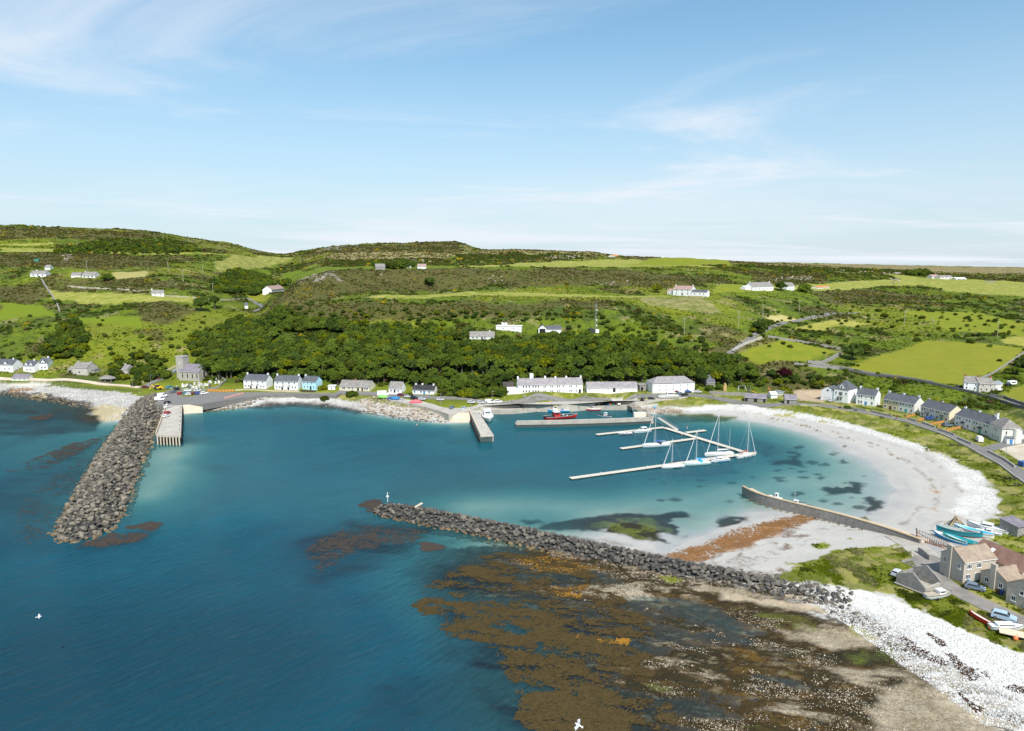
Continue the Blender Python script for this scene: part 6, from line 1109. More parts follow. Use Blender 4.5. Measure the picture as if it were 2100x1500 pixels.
def sailboat(label, stern, bow, m, boot=None, mast_h=11, cover=CANVB, canopy=None, deck=None, zoom=PC, ketch=False, L=None, hood=None, ball=False):
    c, rz, ln = heading(zoom(*stern), zoom(*bow)); L = L or max(7, min(ln, 13)); fb = .095*L; root = empty('sailing_boat', (c.x, c.y, 0), rz, label=label, cat='sailboat', group='sailing boats at the pontoons'); Bm = L*.31
    hull(root, L, Bm, fb, .25, m, deck or DECKW, boot, transom=.62); z = fb*.98
    mb = MB(); secs = []
    for t, hh, wf in ((-.12,.30,.75),(-.02,.42,.85),(.12,.40,.78),(.26,.22,.5),(.31,.03,.42)): x = t*L; w = Bm/2*wf*.78; secs.append([(x,-w,z-.05),(x,-w*.86,z+hh*L*.09),(x,w*.86,z+hh*L*.09),(x,w,z-.05)])
    mb.loft(secs); cab = mb.build('cabin', DECKW, root, bevel=.02)
    for s in (-1, 1):
        mb = MB(); y = s*(Bm/2*.80*.75)
        mb.add([(-.06*L,y,z+.06),(.12*L,y*.97,z+.06),(.11*L,y*.93,z+.2),(-.05*L,y*.96,z+.22),(-.06*L,y*.9,z+.06),(.12*L,y*.87,z+.06),(.11*L,y*.83,z+.2),(-.05*L,y*.86,z+.22)], [(0,1,2,3),(7,6,5,4),(0,4,5,1),(1,5,6,2),(2,6,7,3),(3,7,4,0)]); mb.build('window', GLASS, cab)
    mb = MB(); mb.box(-.40*L,-.15*L,-Bm*.2,Bm*.2,z-.02,z+.02); mb.build('cockpit', DECKT, root); mb = MB()
    for s in (-1,1): mb.box(-.42*L,-.14*L,s*Bm*.3-.06,s*Bm*.3+.06,z-.02,z+.28)
    mb.build('coaming', DECKW, root)
    mx = .08*L; mb = MB(); mb.tube((mx,0,z),(mx,0,z+mast_h),.14,.10,k=6); ms = mb.build('mast', ALU, root); mb = MB()
    for zz in (.45,.72): mb.tube((mx,-.5-.1*L*(1-zz),z+mast_h*zz),(mx,.5+.1*L*(1-zz),z+mast_h*zz),.035,k=4)
    mb.build('spreader', ALU, ms); mb = MB(); mb.tube((mx,0,z+mast_h),(mx,0,z+mast_h+.8),.02,k=4); mb.build('aerial', ALU, ms)
    mb = MB(); mb.tube((mx-.05,0,z+1.3),(-.33*L,0,z+1.35),.07,k=6); bo = mb.build('boom', ALU, root); mb = MB(); mb.loft([[(x, w*math.cos(a), z+1.52+h_*math.sin(a)) for a in np.linspace(0,2*math.pi,7,endpoint=False)] for x, w, h_ in ((mx-.02,.12,.42),(mx-.8,.17,.30),(-.1*L,.15,.2),(-.32*L,.09,.12))]); mb.build('sail_cover', cover, bo)
    bx = L*.49; mb = MB(); mb.tube((bx,0,z+.25),(mx+.05,0,z+mast_h*.97),.14,.07,k=6); mb.build('furled_sail', SAILW, root)
    for s in (-1,1): mb = MB(); mb.tube((mx-.1,s*Bm*.46,z),(mx,s*.05,z+mast_h*.95),.014,k=3); mb.build('shroud', ALU, root)
    mb = MB(); mb.tube((-L*.48,0,z),(mx,0,z+mast_h),.014,k=3); mb.build('backstay', ALU, root)
    for s in (-1,1):
        mb = MB(); pts = [(t*L, s*Bm/2*w, fb*1.02+.55) for t, w in ((-.46,.62),(-.2,.92),(.05,.95),(.28,.7),(.44,.25))]
        for a, b in zip(pts[:-1], pts[1:]): mb.tube(a, b, .014, k=3)
        for a in pts: mb.tube((a[0],a[1],fb*.9), a, .02, k=3)
        mb.build('guardrail', ALU, root)
    if ketch:
        mb = MB(); mb.tube((-.36*L,0,z),(-.36*L,0,z+mast_h*.6),.07,.05,k=6); mb.build('mizzen_mast', ALU, root)
    if hood:
        mb = MB(); secs = []
        for x, h_ in ((-.17*L,.1),(-.15*L,1.0),(-.08*L,1.05),(-.03*L,.35)): secs.append([(x,-Bm*.3,z),(x,-Bm*.25,z+h_),(x,Bm*.25,z+h_),(x,Bm*.3,z)])
        mb.loft(secs); mb.build('sprayhood', hood, root, bevel=.05)
    if ball: mb = MB(); mb.loft([[(mx+.5+.5*math.sin(p)*math.cos(a), .5*math.sin(p)*math.sin(a), z+mast_h+.1+.5*math.cos(p)) for a in np.linspace(0,2*math.pi,8,endpoint=False)] for p in np.linspace(.05,3.09,6)]); mb.build('radar_dome', CANVLB, root)
    for k in range(3):
        mb = MB(); x = (-.2+.2*k)*L; mb.tube((x,-Bm*.47,fb*.2),(x,-Bm*.47,fb*.75),.13,k=6); mb.build('fender', HULLN, root)
    return root
sailboat('white yacht at the middle pontoon with a tall mast topped by a blue dome', (1060,465), (862,478), HULLW, mast_h=16, cover=CANVB, hood=HULLN, L=12, ball=True)
sailboat('navy-hulled sailing boat with white topsides on the outermost pontoon', (1222,675), (1035,690), HULLW, HULLN, mast_h=10.5, cover=HULLN, L=9)
sailboat('pale mint sailing boat with bright blue canopy on the outermost pontoon', (1470,645), (1275,660), HULLP, mast_h=13, cover=CANVLB, hood=CANVLB, L=10.5)
sailboat('white ketch with two masts moored inside the outer pontoon', (1695,555), (1485,570), HULLW, mast_h=17, cover=SAILW, ketch=True, L=12)
sailboat('white sailing boat with furled red mainsail at the pontoon corner', (1765,590), (1940,560), HULLW, mast_h=13.5, cover=CANVR, deck=DECKT, L=10.5)
def motorboat(name, label, stern, bow, m, L=None, boot=None, house_=(-.1,.2,1.5), zoom=None, z=0, mast=None, hm=None, roofm=None, deck=None, cat='boat', group=None, engine=False, cargo=None, fbk=.13, trailer=False, win=True):
    c, rz, ln = heading(zoom(*stern) if zoom else stern, zoom(*bow) if zoom else bow, z); L = L or ln; fb = fbk*L**.9; root = empty(name, (c.x, c.y, z), rz, label=label, cat=cat, group=group); Bm = L*.34
    hull(root, L, Bm, fb, .35, m, deck or DECKW, boot, transom=.85); zt = fb*.95
    if house_:
        x0, x1, h_ = house_; mb = MB(); w = Bm*.33; secs = [[(x0*L,-w,zt-.05),(x0*L,-w*.92,zt+h_),(x0*L,w*.92,zt+h_),(x0*L,w,zt-.05)], [(x1*L-.25*h_,-w*.95,zt-.05),(x1*L-.45*h_,-w*.85,zt+h_),(x1*L-.45*h_,w*.85,zt+h_),(x1*L-.25*h_,w*.95,zt-.05)]]
        mb.loft(secs); wh = mb.build('wheelhouse', hm or HULLW, root, bevel=.04); mb = MB(); mb.box(x0*L-.15,x1*L-.35*h_,-w*1.02,w*1.02,zt+h_,zt+h_+.08); mb.build('wheelhouse_roof', roofm or hm or HULLW, wh)
        if win:
            for s in (-1,1): mb = MB(); mb.box(x0*L+.15,x1*L-.6*h_-.05,s*w*.965-.03,s*w*.965+.03,zt+h_*.5,zt+h_*.85); mb.build('window', GLASS, wh)
            mb = MB(); mb.box(x1*L-.42*h_-.06,x1*L-.36*h_,-w*.7,w*.7,zt+h_*.5,zt+h_*.85); mb.build('windscreen', GLASS, wh)
    if mast: mb = MB(); mb.tube((mast[0]*L,0,zt),(mast[0]*L,0,zt+mast[1]),.07,.04,k=5); mb.tube((mast[0]*L-.5,0,zt+mast[1]*.8),(mast[0]*L+.5,0,zt+mast[1]*.8),.03,k=4); mb.build('mast', ALU, root)
    if engine: mb = MB(); mb.box(-L/2-.45,-L/2-.02,-.22,.22,fb*.3,fb*1.5); mb.build('outboard_engine', BLACKP, root, bevel=.08)
    if cargo:
        for i, (x, y, s, cm) in enumerate(cargo): mb = MB(); mb.box(x*L-s,x*L+s,y*Bm-s*.7,y*Bm+s*.7,zt-.03,zt+s*1.1); mb.build('deck_gear', cm, root, bevel=.06)
    mb = MB(); S = hull_secs(L, Bm, fb, .35, transom=.85)
    for s in (0, -1):
        for a, b in zip(S[:-1], S[1:]): mb.tube(a[s], b[s], .05, k=4)
    mb.build('gunwale', FRAME_W if m is not HULLW else BLACKP, root)
    if trailer:
        mb = MB(); mb.box(-L*.45,L*.55,-.08,.08,-.15,0.0)
        for s in (-1,1): mb.box(-L*.42,L*.1,s*.8-.05,s*.8+.05,-.15,-.02)
        tr = mb.build('trailer', METAL, root)
        for s in (-1,1): mb = MB(); mb.tube((-.1*L,s*.9-.09,-.28),(-.1*L,s*.9+.09,-.28),.3,k=10); mb.build('trailer_wheel', BLACKP, root)
    return root
Z4p = lambda zx, zy: (1020 + zx/6.5625, 740 + zy/6.5625); Z3p = lambda zx, zy: (740 + zx/6.5625, 750 + zy/6.5625); ZB = lambda zx, zy: (1750 + zx/5, 1050 + zy/5)
motorboat('fishing_boat', 'bright blue fishing boat with yellow wheelhouse roof in the inner basin', (970,690), (692,690), HULLLB, house_=(.12,.36,2.3), zoom=Z4p, mast=(.25,5), roofm=YEL, cargo=((-.15,.1,.6,CANVB),(-.28,-.15,.5,HULLN),(-.02,0,.45,ORANGE)), group='boats in the inner basin')
motorboat('fishing_boat', 'red fishing boat with red wheelhouse behind the harbour wall', (640,800), (1045,770), HULLR, house_=(-.22,.02,2.4), zoom=Z4p, mast=(-.1,3.5), hm=HULLR, roofm=HULLW, deck=BLACKP, cargo=((.12,.1,.5,HULLW),(.2,-.2,.45,HULLW)), group='boats in the inner basin')
motorboat('small_boat', 'small red open boat with white cuddy by the quay', (1390,668), (1212,672), HULLR, house_=(.05,.28,1.4), zoom=Z4p, group='boats in the inner basin'); motorboat('small_boat', 'small white dinghy lying by the quay below the footbridge', (1555,655), (1700,655), HULLW, house_=None, zoom=Z4p, group='boats in the inner basin', cargo=((0,0,.3,DECKT),))
motorboat('small_boat', 'grey and white workboat tied behind the harbour wall', (1540,765), (1350,745), HULLW, house_=(-.15,.1,1.3), zoom=Z4p, deck=METAL_D, group='boats in the inner basin', cargo=((.25,0,.5,METAL_D),))
motorboat('passenger_ferry', 'white passenger ferry moored at the narrow pier', (1680,640), (1735,800), HULLW, L=17, house_=(-.32,.12,2.5), zoom=Z3p, mast=(-.1,3.5), cat='ferry')
motorboat('motor_boat', 'white motor cruiser on the finger pontoon closest to the harbour wall', (900,318), (740,335), HULLW, house_=(-.2,.15,1.5), zoom=PC, mast=(-.05,2.2), group='motor boats at the pontoons'); motorboat('small_boat', 'grey and maroon dinghy on the finger pontoon closest to the harbour wall', (715,345), (580,352), mat('grey_rubber', (.32,.33,.34), .6), boot=HULLMR, house_=None, zoom=PC, engine=True, group='motor boats at the pontoons', cargo=((-.1,0,.3,HULLMR),(.15,0,.25,BLACKP)))
motorboat('small_boat', 'white boat with bright blue bottom at the outermost pontoon', (1685,610), (1515,628), HULLW, boot=HULLB, house_=(-.05,.25,.8), zoom=PC, group='motor boats at the pontoons', fbk=.15)
Z0b = lambda zx, zy: (1480 + zx/3.387, 960 + zy/3.387)
motorboat('small_boat', 'white motor boat moored behind the stone jetty', (420,222), (325,200), HULLW, house_=(-.2,.12,1.3), zoom=Z0b); motorboat('small_boat', 'white boat with thin mast behind the stone jetty', (545,262), (490,252), HULLW, house_=(-.1,.2,.9), zoom=Z0b, mast=(.1,4), L=5.5)
def rowboat(name, label, stern, bow, m, zoom=ZB, z=None, boot=None, inner=None, thw=3, L=None, tilt=0, Bf=.30, fb=None):
    a = hit(*zoom(*stern)); b = hit(*zoom(*bow)); c = (a+b)/2; d = b-a; L = L or Vector((d.x,d.y)).length; root = empty(name, (c.x,c.y,(gz(c.x,c.y) if z is None else z)+.25), math.atan2(d.y,d.x), label=label, cat='boat'); root.rotation_euler.x = tilt
    fb = fb or .10*L**.85; hull(root, L, L*Bf, fb, .3, m, open_=True, boot=boot, inner=inner or WOOD, sheer=.5, transom=.5)
    for i in range(thw): mb = MB(); x = (-.28+.24*i)*L; mb.box(x-.14,x+.14,-L*Bf*.38,L*Bf*.38,fb*.62,fb*.69); mb.build('thwart', WOOD, root)
    mb = MB(); S = hull_secs(L, L*Bf, fb, .3, sheer=.5, transom=.5)
    for s in (0,-1):
        for p, q in zip(S[:-1], S[1:]): mb.tube(p[s], q[s], .06, k=4)
    mb.build('gunwale', FRAME_W if m is HULLB else m, root); return root
rowboat('open_boat', 'large teal open wooden boat with maroon bottom drawn up on the sand', (1285,262), (905,222), HULLT, boot=HULLMR, inner=mat('grey_planks', (.30,.30,.29), .8), thw=4, L=10.5, fb=1.25); rowboat('open_boat', 'slim bright blue rowing boat beside the large teal boat', (1105,330), (895,262), HULLB, L=8.5, inner=HULLW); rowboat('open_boat', 'slim green rowing boat with white bottom behind the blue rowing boat', (1245,345), (1010,290), mat('sea_green_hull', (.02,.32,.27), .45), boot=HULLW, L=9, inner=HULLT)
rowboat('open_boat', 'white and red open boat behind the large teal boat', (1385,262), (1105,215), HULLW, boot=HULLR, L=9, inner=HULLLB, fb=1.2); motorboat('small_yacht', 'navy and white small yacht hauled out beside the stone hut', (1500,215), (1275,165), HULLW, L=9.5, boot=HULLN, house_=(-.1,.2,.8), zoom=ZB, z=2.9, fbk=.16); motorboat('small_boat', 'small white and blue boat on the sand by the navy yacht', (1440,235), (1340,215), HULLW, boot=HULLLB, house_=(-.1,.15,.7), zoom=ZB, z=2.6, L=6)
motorboat('trailer_boat', 'white boat on a trailer beside the roofless barn', (735,880), (985,850), HULLW, L=6.4, house_=(.0,.3,.8), zoom=ZB, z=3.75, deck=mat('tan_cover', (.42,.36,.28), .8), trailer=True); motorboat('small_boat', 'white cabin boat lying in grass beside the pale blue car', (1430,1195), (1700,1200), HULLW, L=6.4, house_=(-.3,.25,.5), zoom=ZB, z=3.55)
rowboat('wrecked_boat', 'broken red and white wooden boat in the lane-side grass', (1430,1190), (1220,1075), HULLR, inner=HULLW, L=5.8, tilt=.35); rowboat('open_boat', 'bright blue and white rowing boat against the stone jetty', (985,400), (880,368), HULLLB, zoom=Z0b, inner=HULLW, L=7)
# skeleton of an old wooden hull
def wreck():
    a, b = hit(*ZB(965,375)), hit(*ZB(655,280)); c = (a+b)/2; d = b-a; L = Vector((d.x,d.y)).length; root = empty('boat_wreck', (c.x,c.y,gz(c.x,c.y)+.2), math.atan2(d.y,d.x), label='bleached skeleton of a wooden hull with bare ribs on the sand', cat='wreck'); S = hull_secs(L, L*.3, 1.3, .35, sheer=.4, n_=15); GW = mat('bleached_wood', (.36,.32,.28), .9, col2=(.22,.20,.18)); OW = mat('faded_orange_wood', (.52,.22,.12), .9)
    for i, s in enumerate(S[1:-1]):
        mb = MB()
        for p, q in zip(s[:-1], s[1:]): mb.tube(p, q, .08, k=4)
        mb.build('rib', GW if i % 4 else OW, root)
    for j, m in ((0, GW), (-1, GW), (2, WOOD_D), (-3, OW), (4, GW)):
        mb = MB()
        for p, q in zip(S[:-1], S[1:]): mb.tube(p[j], q[j], .10, k=4)
        mb.build('stringer', m, root)
    mb = MB(); mb.tube(S[-1][4], (S[-1][4][0]+.5,0,2.6), .2, .14, k=5); mb.build('stem_post', WOOD_D, root)
    for k in range(5): mb = MB(); x = random.uniform(-.35,.2)*L; y = random.uniform(-1,1); mb.box(x-1,x+1,y-.15,y+.15,.1,.2); o = mb.build('loose_plank', (OW, GW)[k%2], root); o.rotation_euler.z = random.uniform(-.3,.3)
wreck()
motorboat('laid_up_yacht', 'large white motor yacht on chocks in front of the white warehouse', (1392,815), (1352,816), HULLW, L=11, house_=(-.2,.2,1.8), z=4.6, mast=(-.05,2))
# covered boats by the rock armour
def covered(label, px, L, m, rz=.1):
    p = hit(*px); root = empty('covered_boat', (p.x,p.y,gz(p.x,p.y)+.1), rz, label=label, cat='boat'); mb = MB(); secs = []
    for t in np.linspace(-1,1,9): w = 1.35*math.sqrt(max(.02,1-t*t*.92)); h_ = 1.9*(1-.55*t*t); secs.append([(t*L/2, w*math.cos(a)*(1 if math.sin(a)>0 else .8), .9+ (h_-.3)*math.sin(a)*(1 if math.sin(a)>0 else .45)) for a in np.linspace(0,2*math.pi,10,endpoint=False)])
    mb.loft(secs); mb.build('tarpaulin', m, root, smooth=True); mb = MB(); mb.box(-L*.35,L*.35,-.5,.5,0,.35); mb.build('cradle', WOOD_D, root)
covered('boat under a blue tarpaulin above the tan rock armour', Z3p(465,475), 5.5, BLUET); covered('boat under a coral red tarpaulin above the tan rock armour', Z3p(740,520), 6.5, PINKT, .15); covered('boat under a bright green cover beside the white camper van', Z3p(295,452), 6, GREENP, -.1)
# ---------------------------------------------------------------- cars
TYRE = mat('tyre', (.012,.012,.012), .85); RIM = mat('wheel_rim', (.45,.45,.46), .35, metal=.7); LAMP = mat('head_lamp', (.75,.76,.78), .15); TAIL = mat('tail_lamp', (.35,.01,.01), .3); PLASTIC = mat('bumper_plastic', (.03,.03,.032), .6)
def car_proto(kind):
    L, Wd, Hh, prof, glass = {'hatch': (4.1,1.74,1.47,[(-2.02,.62,.95),(-1.95,.98,1.0),(-1.55,1.42,.82),(-.4,1.47,.80),(.35,1.42,.82),(1.0,.98,.98),(1.75,.80,.96),(2.02,.62,.88)],(-1.5,.85)), 'suv': (4.5,1.85,1.75,[(-2.2,.7,.95),(-2.15,1.15,1.0),(-1.85,1.66,.84),(-.4,1.75,.82),(.45,1.68,.84),(1.05,1.15,.98),(1.95,1.0,.97),(2.2,.75,.9)],(-1.8,.95)), 'van': (5.0,1.95,2.2,[(-2.5,.7,.98),(-2.48,1.2,1.0),(-2.42,2.1,.92),(-.4,2.2,.92),(1.2,2.12,.90),(1.85,1.25,.96),(2.4,1.05,.95),(2.5,.7,.92)],(.55,1.7)), 'camper': (6.4,2.2,2.9,[(-3.2,.7,.98),(-3.2,1.4,1.0),(-3.15,2.8,.97),(.8,2.9,.97),(1.9,2.8,.95),(2.3,1.5,.95),(3.1,1.15,.92),(3.2,.7,.9)],(1.3,2.2))}[kind]
    root = empty(kind + '_car'); w = Wd/2; belt = {'hatch': .92, 'suv': 1.08, 'van': 1.2, 'camper': 1.45}[kind]
    mb = MB(); secs = []
    for x, z, ws in prof: zl = min(z, belt); secs.append([(x,-w*ws if z <= belt else -w,.28),(x,-w,.55),(x,-w*(.985),zl),(x,-w*ws*.93,z),(x,w*ws*.93,z),(x,w*.985,zl),(x,w,.55),(x,w*ws if z <= belt else w,.28)])
    mb.loft(secs); body = mb.build('body', mat('car_paint', (.5,.5,.52), .3), root, bevel=.03)
    for s in (-1,1):
        mb = MB(); x0, x1 = glass; zt = Hh*.93; e = .02
        mb.add([(x0-.1,s*(w*.985+e-.02),belt+.05),(x1+.1,s*(w*.985+e-.02),belt+.05),(x1-.42,s*(w*.86),zt-.06),(x0+.22,s*(w*.86),zt-.06),(x0-.1,s*(w*.9),belt+.05),(x1+.1,s*(w*.9),belt+.05),(x1-.42,s*(w*.7),zt-.06),(x0+.22,s*(w*.7),zt-.06)], [(0,1,2,3),(7,6,5,4),(0,4,5,1),(1,5,6,2),(2,6,7,3),(3,7,4,0)]); mb.build('side_window', GLASS, root)
    i = {'hatch': (4,5), 'suv': (4,5), 'van': (4,5), 'camper': (4,5)}[kind]; (xa, za, wa), (xb, zb_, wb) = prof[i[0]], prof[i[1]]
    mb = MB(); a, b = .12, .9; px_ = lambda t: (xa+(xb-xa)*t, za+(zb_-za)*t); 
    def quad(t0, t1, q): (x0, z0), (x1, z1) = px_(t0), px_(t1); n_ = Vector((-(z1-z0), 0, (x1-x0))).normalized()*(-.025 if (x1-x0) < 0 else .025); return [(x0+n_.x,-w*q*.9,z0+n_.z),(x0+n_.x,w*q*.9,z0+n_.z),(x1+n_.x,w*q,z1+n_.z),(x1+n_.x,-w*q,z1+n_.z),(x0-n_.x,-w*q*.9,z0-n_.z),(x0-n_.x,w*q*.9,z0-n_.z),(x1-n_.x,w*q,z1-n_.z),(x1-n_.x,-w*q,z1-n_.z)]
    mb.add(quad(a, b, .82), [(0,1,2,3),(7,6,5,4),(0,4,5,1),(1,5,6,2),(2,6,7,3),(3,7,4,0)]); mb.build('windscreen', GLASS, root)
    if kind in ('hatch','suv'):
        (xa, za, wa), (xb, zb_, wb) = prof[2], prof[1]; mb = MB(); mb.add(quad(.1, .85, .78), [(0,1,2,3),(7,6,5,4),(0,4,5,1),(1,5,6,2),(2,6,7,3),(3,7,4,0)]); mb.build('rear_window', GLASS, root)
    wm = MB(); wm.tube((0,-.1,0),(0,.1,0),.31,k=14); wm = wm.mesh('wheel', TYRE); rm = MB(); rm.tube((0,-.112,0),(0,.112,0),.19,k=10); rm = rm.mesh('rim', RIM)
    for x in (-L*.31, L*.31):
        for s in (-1,1): o = link('wheel', wm, root); o.location = (x, s*(w-.08), .31); link('rim', rm, o)
    for s in (-1,1):
        mb = MB(); mb.box(L/2-.22,L/2-.02,s*w*.72-.17,s*w*.72+.17,.62,.76); mb.build('headlight', LAMP, root, bevel=.02); mb = MB(); mb.box(-L/2-.01,-L/2+.14,s*w*.8-.1,s*w*.8+.1,.75,1.0); mb.build('tail_light', TAIL, root)
    mb = MB(); mb.box(L/2-.1,L/2+.05,-w*.85,w*.85,.3,.52); mb.build('bumper', PLASTIC, root)
    return root
PAINT = {k: mat('paint_' + k, c, .22, var=.04) for k, c in dict(silver=(.52,.54,.57), white=(.80,.80,.80), black=(.012,.013,.015), red=(.42,.02,.025), maroon=(.13,.015,.022), blue=(.03,.09,.30), paleblue=(.38,.50,.62), slate=(.14,.19,.25), teal=(.05,.26,.30), grey=(.22,.23,.24), yellow=(.80,.48,.02), green=(.05,.25,.20)).items()}
PROTO = {}
NAMES = {'hatch': 'hatchback_car', 'suv': 'estate_car', 'van': 'van', 'camper': 'camper_van'}
def car(kind, col, px, deg, label, group, zadd=.1, z=None):
    """deg: heading seen on the ground plane, 0 = towards +x"""
    first = kind not in PROTO
    if first: PROTO[kind] = car_proto(kind)
    o = PROTO[kind] if first else copy_tree(PROTO[kind]); o.name = NAMES[kind]
    p = hit(*px) if z is None else Vector(at_z(*px, z)); o.location = (p.x, p.y, (max(gz(p.x,p.y), p.z)+zadd) if z is None else z + .02); o.rotation_euler = (0,0,math.radians(deg)); tag(o, label, 'van' if kind in ('van','camper') else 'car', group)
    for c in o.children:
        if c.name.startswith('body'): c.material_slots[0].link = 'OBJECT'; c.material_slots[0].material = PAINT[col]
    return o
G1, G2, G3, G4 = 'cars in the car park', 'cars along the quay', 'cars by the houses', 'cars beside the lane'
car('hatch','silver', ZB(455,655), 35, 'silver car parked on the grass behind the roofless barn', G4, .12); car('hatch','slate', ZB(1245,800), -35, 'blue-grey car parked outside the roughcast houses', G4, .12); car('suv','paleblue', ZB(1540,1110), -40, 'pale blue estate car on the lane above the beached boats', G4, .15)
Z1 = lambda zx, zy: (zx/4.773, 700 + zy/4.773)
for k, c, p, d, l in (('van','white',(1590,545),0,'white van at the harbour end of the car park'), ('van','white',(1565,580),10,'second white van parked behind the first by the boulders'), ('hatch','red',(1770,520),60,'bright red car in the row below the graveyard'), ('hatch','teal',(1825,520),60,'dark teal car in the row below the graveyard'), ('hatch','white',(1850,528),55,'white car in front of the red row below the graveyard'), ('hatch','maroon',(1900,522),60,'maroon car in the row below the graveyard'), ('hatch','blue',(1945,520),60,'dark blue car in the row below the graveyard'), ('suv','white',(1998,520),55,'white estate car at the end of the row by the orange fence'), ('suv','black',(1740,478),10,'black estate car beside the churchyard wall'), ('suv','teal',(1662,462),70,'teal estate car beside the yellow digger'), ('hatch','slate',(1695,505),70,'slate grey car alone near the row of parked cars'), ('hatch','white',(1840,492),0,'white car tucked behind the red row'), ('hatch','silver',(1935,492),0,'silver car tucked behind the dark blue car')): car(k, c, Z1(*p), d, l, G1, z=4.37)
for k, c, p, d, l in (('hatch','white',(1635,350),50,'white car parked on the church lane'), ('hatch','maroon',(1580,375),50,'dark red car parked low on the church lane'), ('hatch','paleblue',(1722,298),60,'pale blue car parked high on the church lane'), ('hatch','maroon',(1425,460),0,'dark red car at the bottom of church lane')): car(k, c, Z1(*p), d, l, 'cars on the church lane', .15)
for k, c, p, d, l in (('suv','white',(1640,650),85,'white estate car on the ferry pier'), ('hatch','red',(1637,712),80,'small red car on the ferry pier'), ('hatch','white',(1627,742),80,'white car behind the red car on the ferry pier'), ('hatch','black',(1640,610),85,'black car at the root of the ferry pier')): car(k, c, Z1(*p), d, l, 'cars on the ferry pier', z=4.22 if p[1] > 640 else 4.37)
for k, c, p, d, l in (('hatch','maroon',(540,412),-10,'dark red car in front of the brown-roofed cottage'), ('hatch','silver',(638,435),-10,'silver car in front of the black-roofed cottage'), ('suv','black',(720,455),-20,'black estate car behind the coral covered boat'), ('hatch','silver',(825,468),-20,'silver car behind the coral covered boat'), ('hatch','silver',(560,482),60,'silver car between blue and coral covered boats'), ('hatch','blue',(405,462),20,'dark blue car beside the blue covered boat'), ('hatch','silver',(1070,475),0,'silver car alone on the village road'), ('hatch','slate',(1225,582),75,'slate car beside the tan slipway'), ('hatch','paleblue',(1390,592),80,'pale blue car between slipway and narrow pier'), ('hatch','silver',(1487,512),0,'silver car first in the line by the lawn wall'), ('hatch','silver',(1612,515),0,'silver car second in the line by the lawn wall'), ('van','white',(1735,512),0,'white van in the line by the lawn wall'), ('suv','white',(1850,505),0,'white estate car last in the line by the lawn wall'), ('hatch','red',(1790,408),0,'red car at the end of the manor lawn')): car(k, c, Z3p(*p), d, l, G2, .2)
car('camper','white', Z3p(300,410), 5, 'white camper van beside the bungalow garden', G2, .2)
Z5 = lambda zx, zy: (1300 + zx/5.25, 740 + zy/5.25)
for k, c, p, d, l in (('suv','black',(95,432),70,'black estate car on the quay below the ruin'), ('hatch','black',(190,422),5,'black car on the quay road bend'), ('hatch','slate',(495,368),30,'slate car beside the laid-up yacht'), ('hatch','black',(550,378),30,'black car beside the laid-up yacht'), ('hatch','blue',(585,345),0,'dark blue car at the corner of the warehouse'), ('hatch','silver',(692,348),0,'silver car beside the warehouse gable shrub'), ('hatch','maroon',(450,345),0,'dark red car against the warehouse front')): car(k, c, Z5(*p), d, l, G2, .15)
for k, c, p, d, l in (('suv','silver',(205,400),60,'silver car on the drive of the tall white house'), ('suv','blue',(1170,580),15,'dark blue car among the orange fences'), ('suv','slate',(1350,645),10,'slate car below the cream houses'), ('van','white',(1660,790),70,'white van parked in front of the white terrace'), ('hatch','black',(1460,268),20,'black car beside the white house on the upper road'), ('van','white',(1845,298),30,'white van beside the stone house on the upper road'), ('hatch','black',(1950,248),10,'black car beside the caravan above the upper road')): car(k, c, Z6(*p), d, l, G3, .12)
# ---------------------------------------------------------------- yellow digger, caravan, container and yard things
def digger():
    p = Vector(at_z(*Z1(1545,470), 4.37)); root = empty('yellow_digger', (p.x,p.y,4.37), .1, label='yellow backhoe digger beside the churchyard wall', cat='digger'); Y_ = PAINT['yellow']
    mb = MB(); mb.box(-2,1.6,-.7,.7,.7,1.3); mb.box(.9,2.6,-.5,.5,1.1,1.7); mb.build('chassis', Y_, root, bevel=.06); mb = MB(); mb.box(-1.1,.7,-.75,.75,1.3,2.8); c_ = mb.build('cab', GLASS, root, bevel=.05); mb = MB(); mb.box(-1.2,.8,-.82,.82,2.8,2.92); mb.build('cab_roof', Y_, c_)
    for x, r_ in ((-1.2,.75),(1.7,.5)):
        for s in (-1,1): mb = MB(); mb.tube((x,s*.75,r_),(x,s*1.1,r_),r_,k=12); mb.build('wheel', TYRE, root)
    mb = MB(); mb.tube((-2,0,1.1),(-3.3,0,2.8),.2,k=5); mb.tube((-3.3,0,2.8),(-4.2,0,1.0),.16,k=5); mb.box(-4.6,-3.9,-.4,.4,.4,1.0); mb.build('backhoe_arm', Y_, root); mb = MB(); mb.box(2.9,3.5,-1.1,1.1,.3,1.0); mb.tube((1.5,-.7,1.3),(3,-.7,.7),.1); mb.tube((1.5,.7,1.3),(3,.7,.7),.1); mb.build('loader_bucket', Y_, root)
digger()
p = hit(*Z6(1980,240)); mb = MB(); secs = []
for x, b, t in ((-2.6,.6,2.2),(-2.3,.45,2.5),(2.2,.45,2.5),(2.6,.7,2.1)): secs.append([(x,-1.05,b),(x,-1.05,t),(x,1.05,t),(x,1.05,b)])
root = empty('caravan', (p.x,p.y,gz(p.x,p.y)+.1), .3, label='white touring caravan in the field above the upper road', cat='caravan'); mb.loft(secs); mb.build('body', HULLW, root, bevel=.1); mb = MB(); mb.box(-1.6,1.6,-1.08,-1.06,1.4,2.0); mb.build('window', GLASS, root); mb = MB(); mb.tube((0,-1,.32),(0,1,.32),.32,k=10); mb.build('wheel', TYRE, root); mb = MB(); mb.box(2.6,3.8,-.06,.06,.5,.6); mb.build('drawbar', METAL, root)
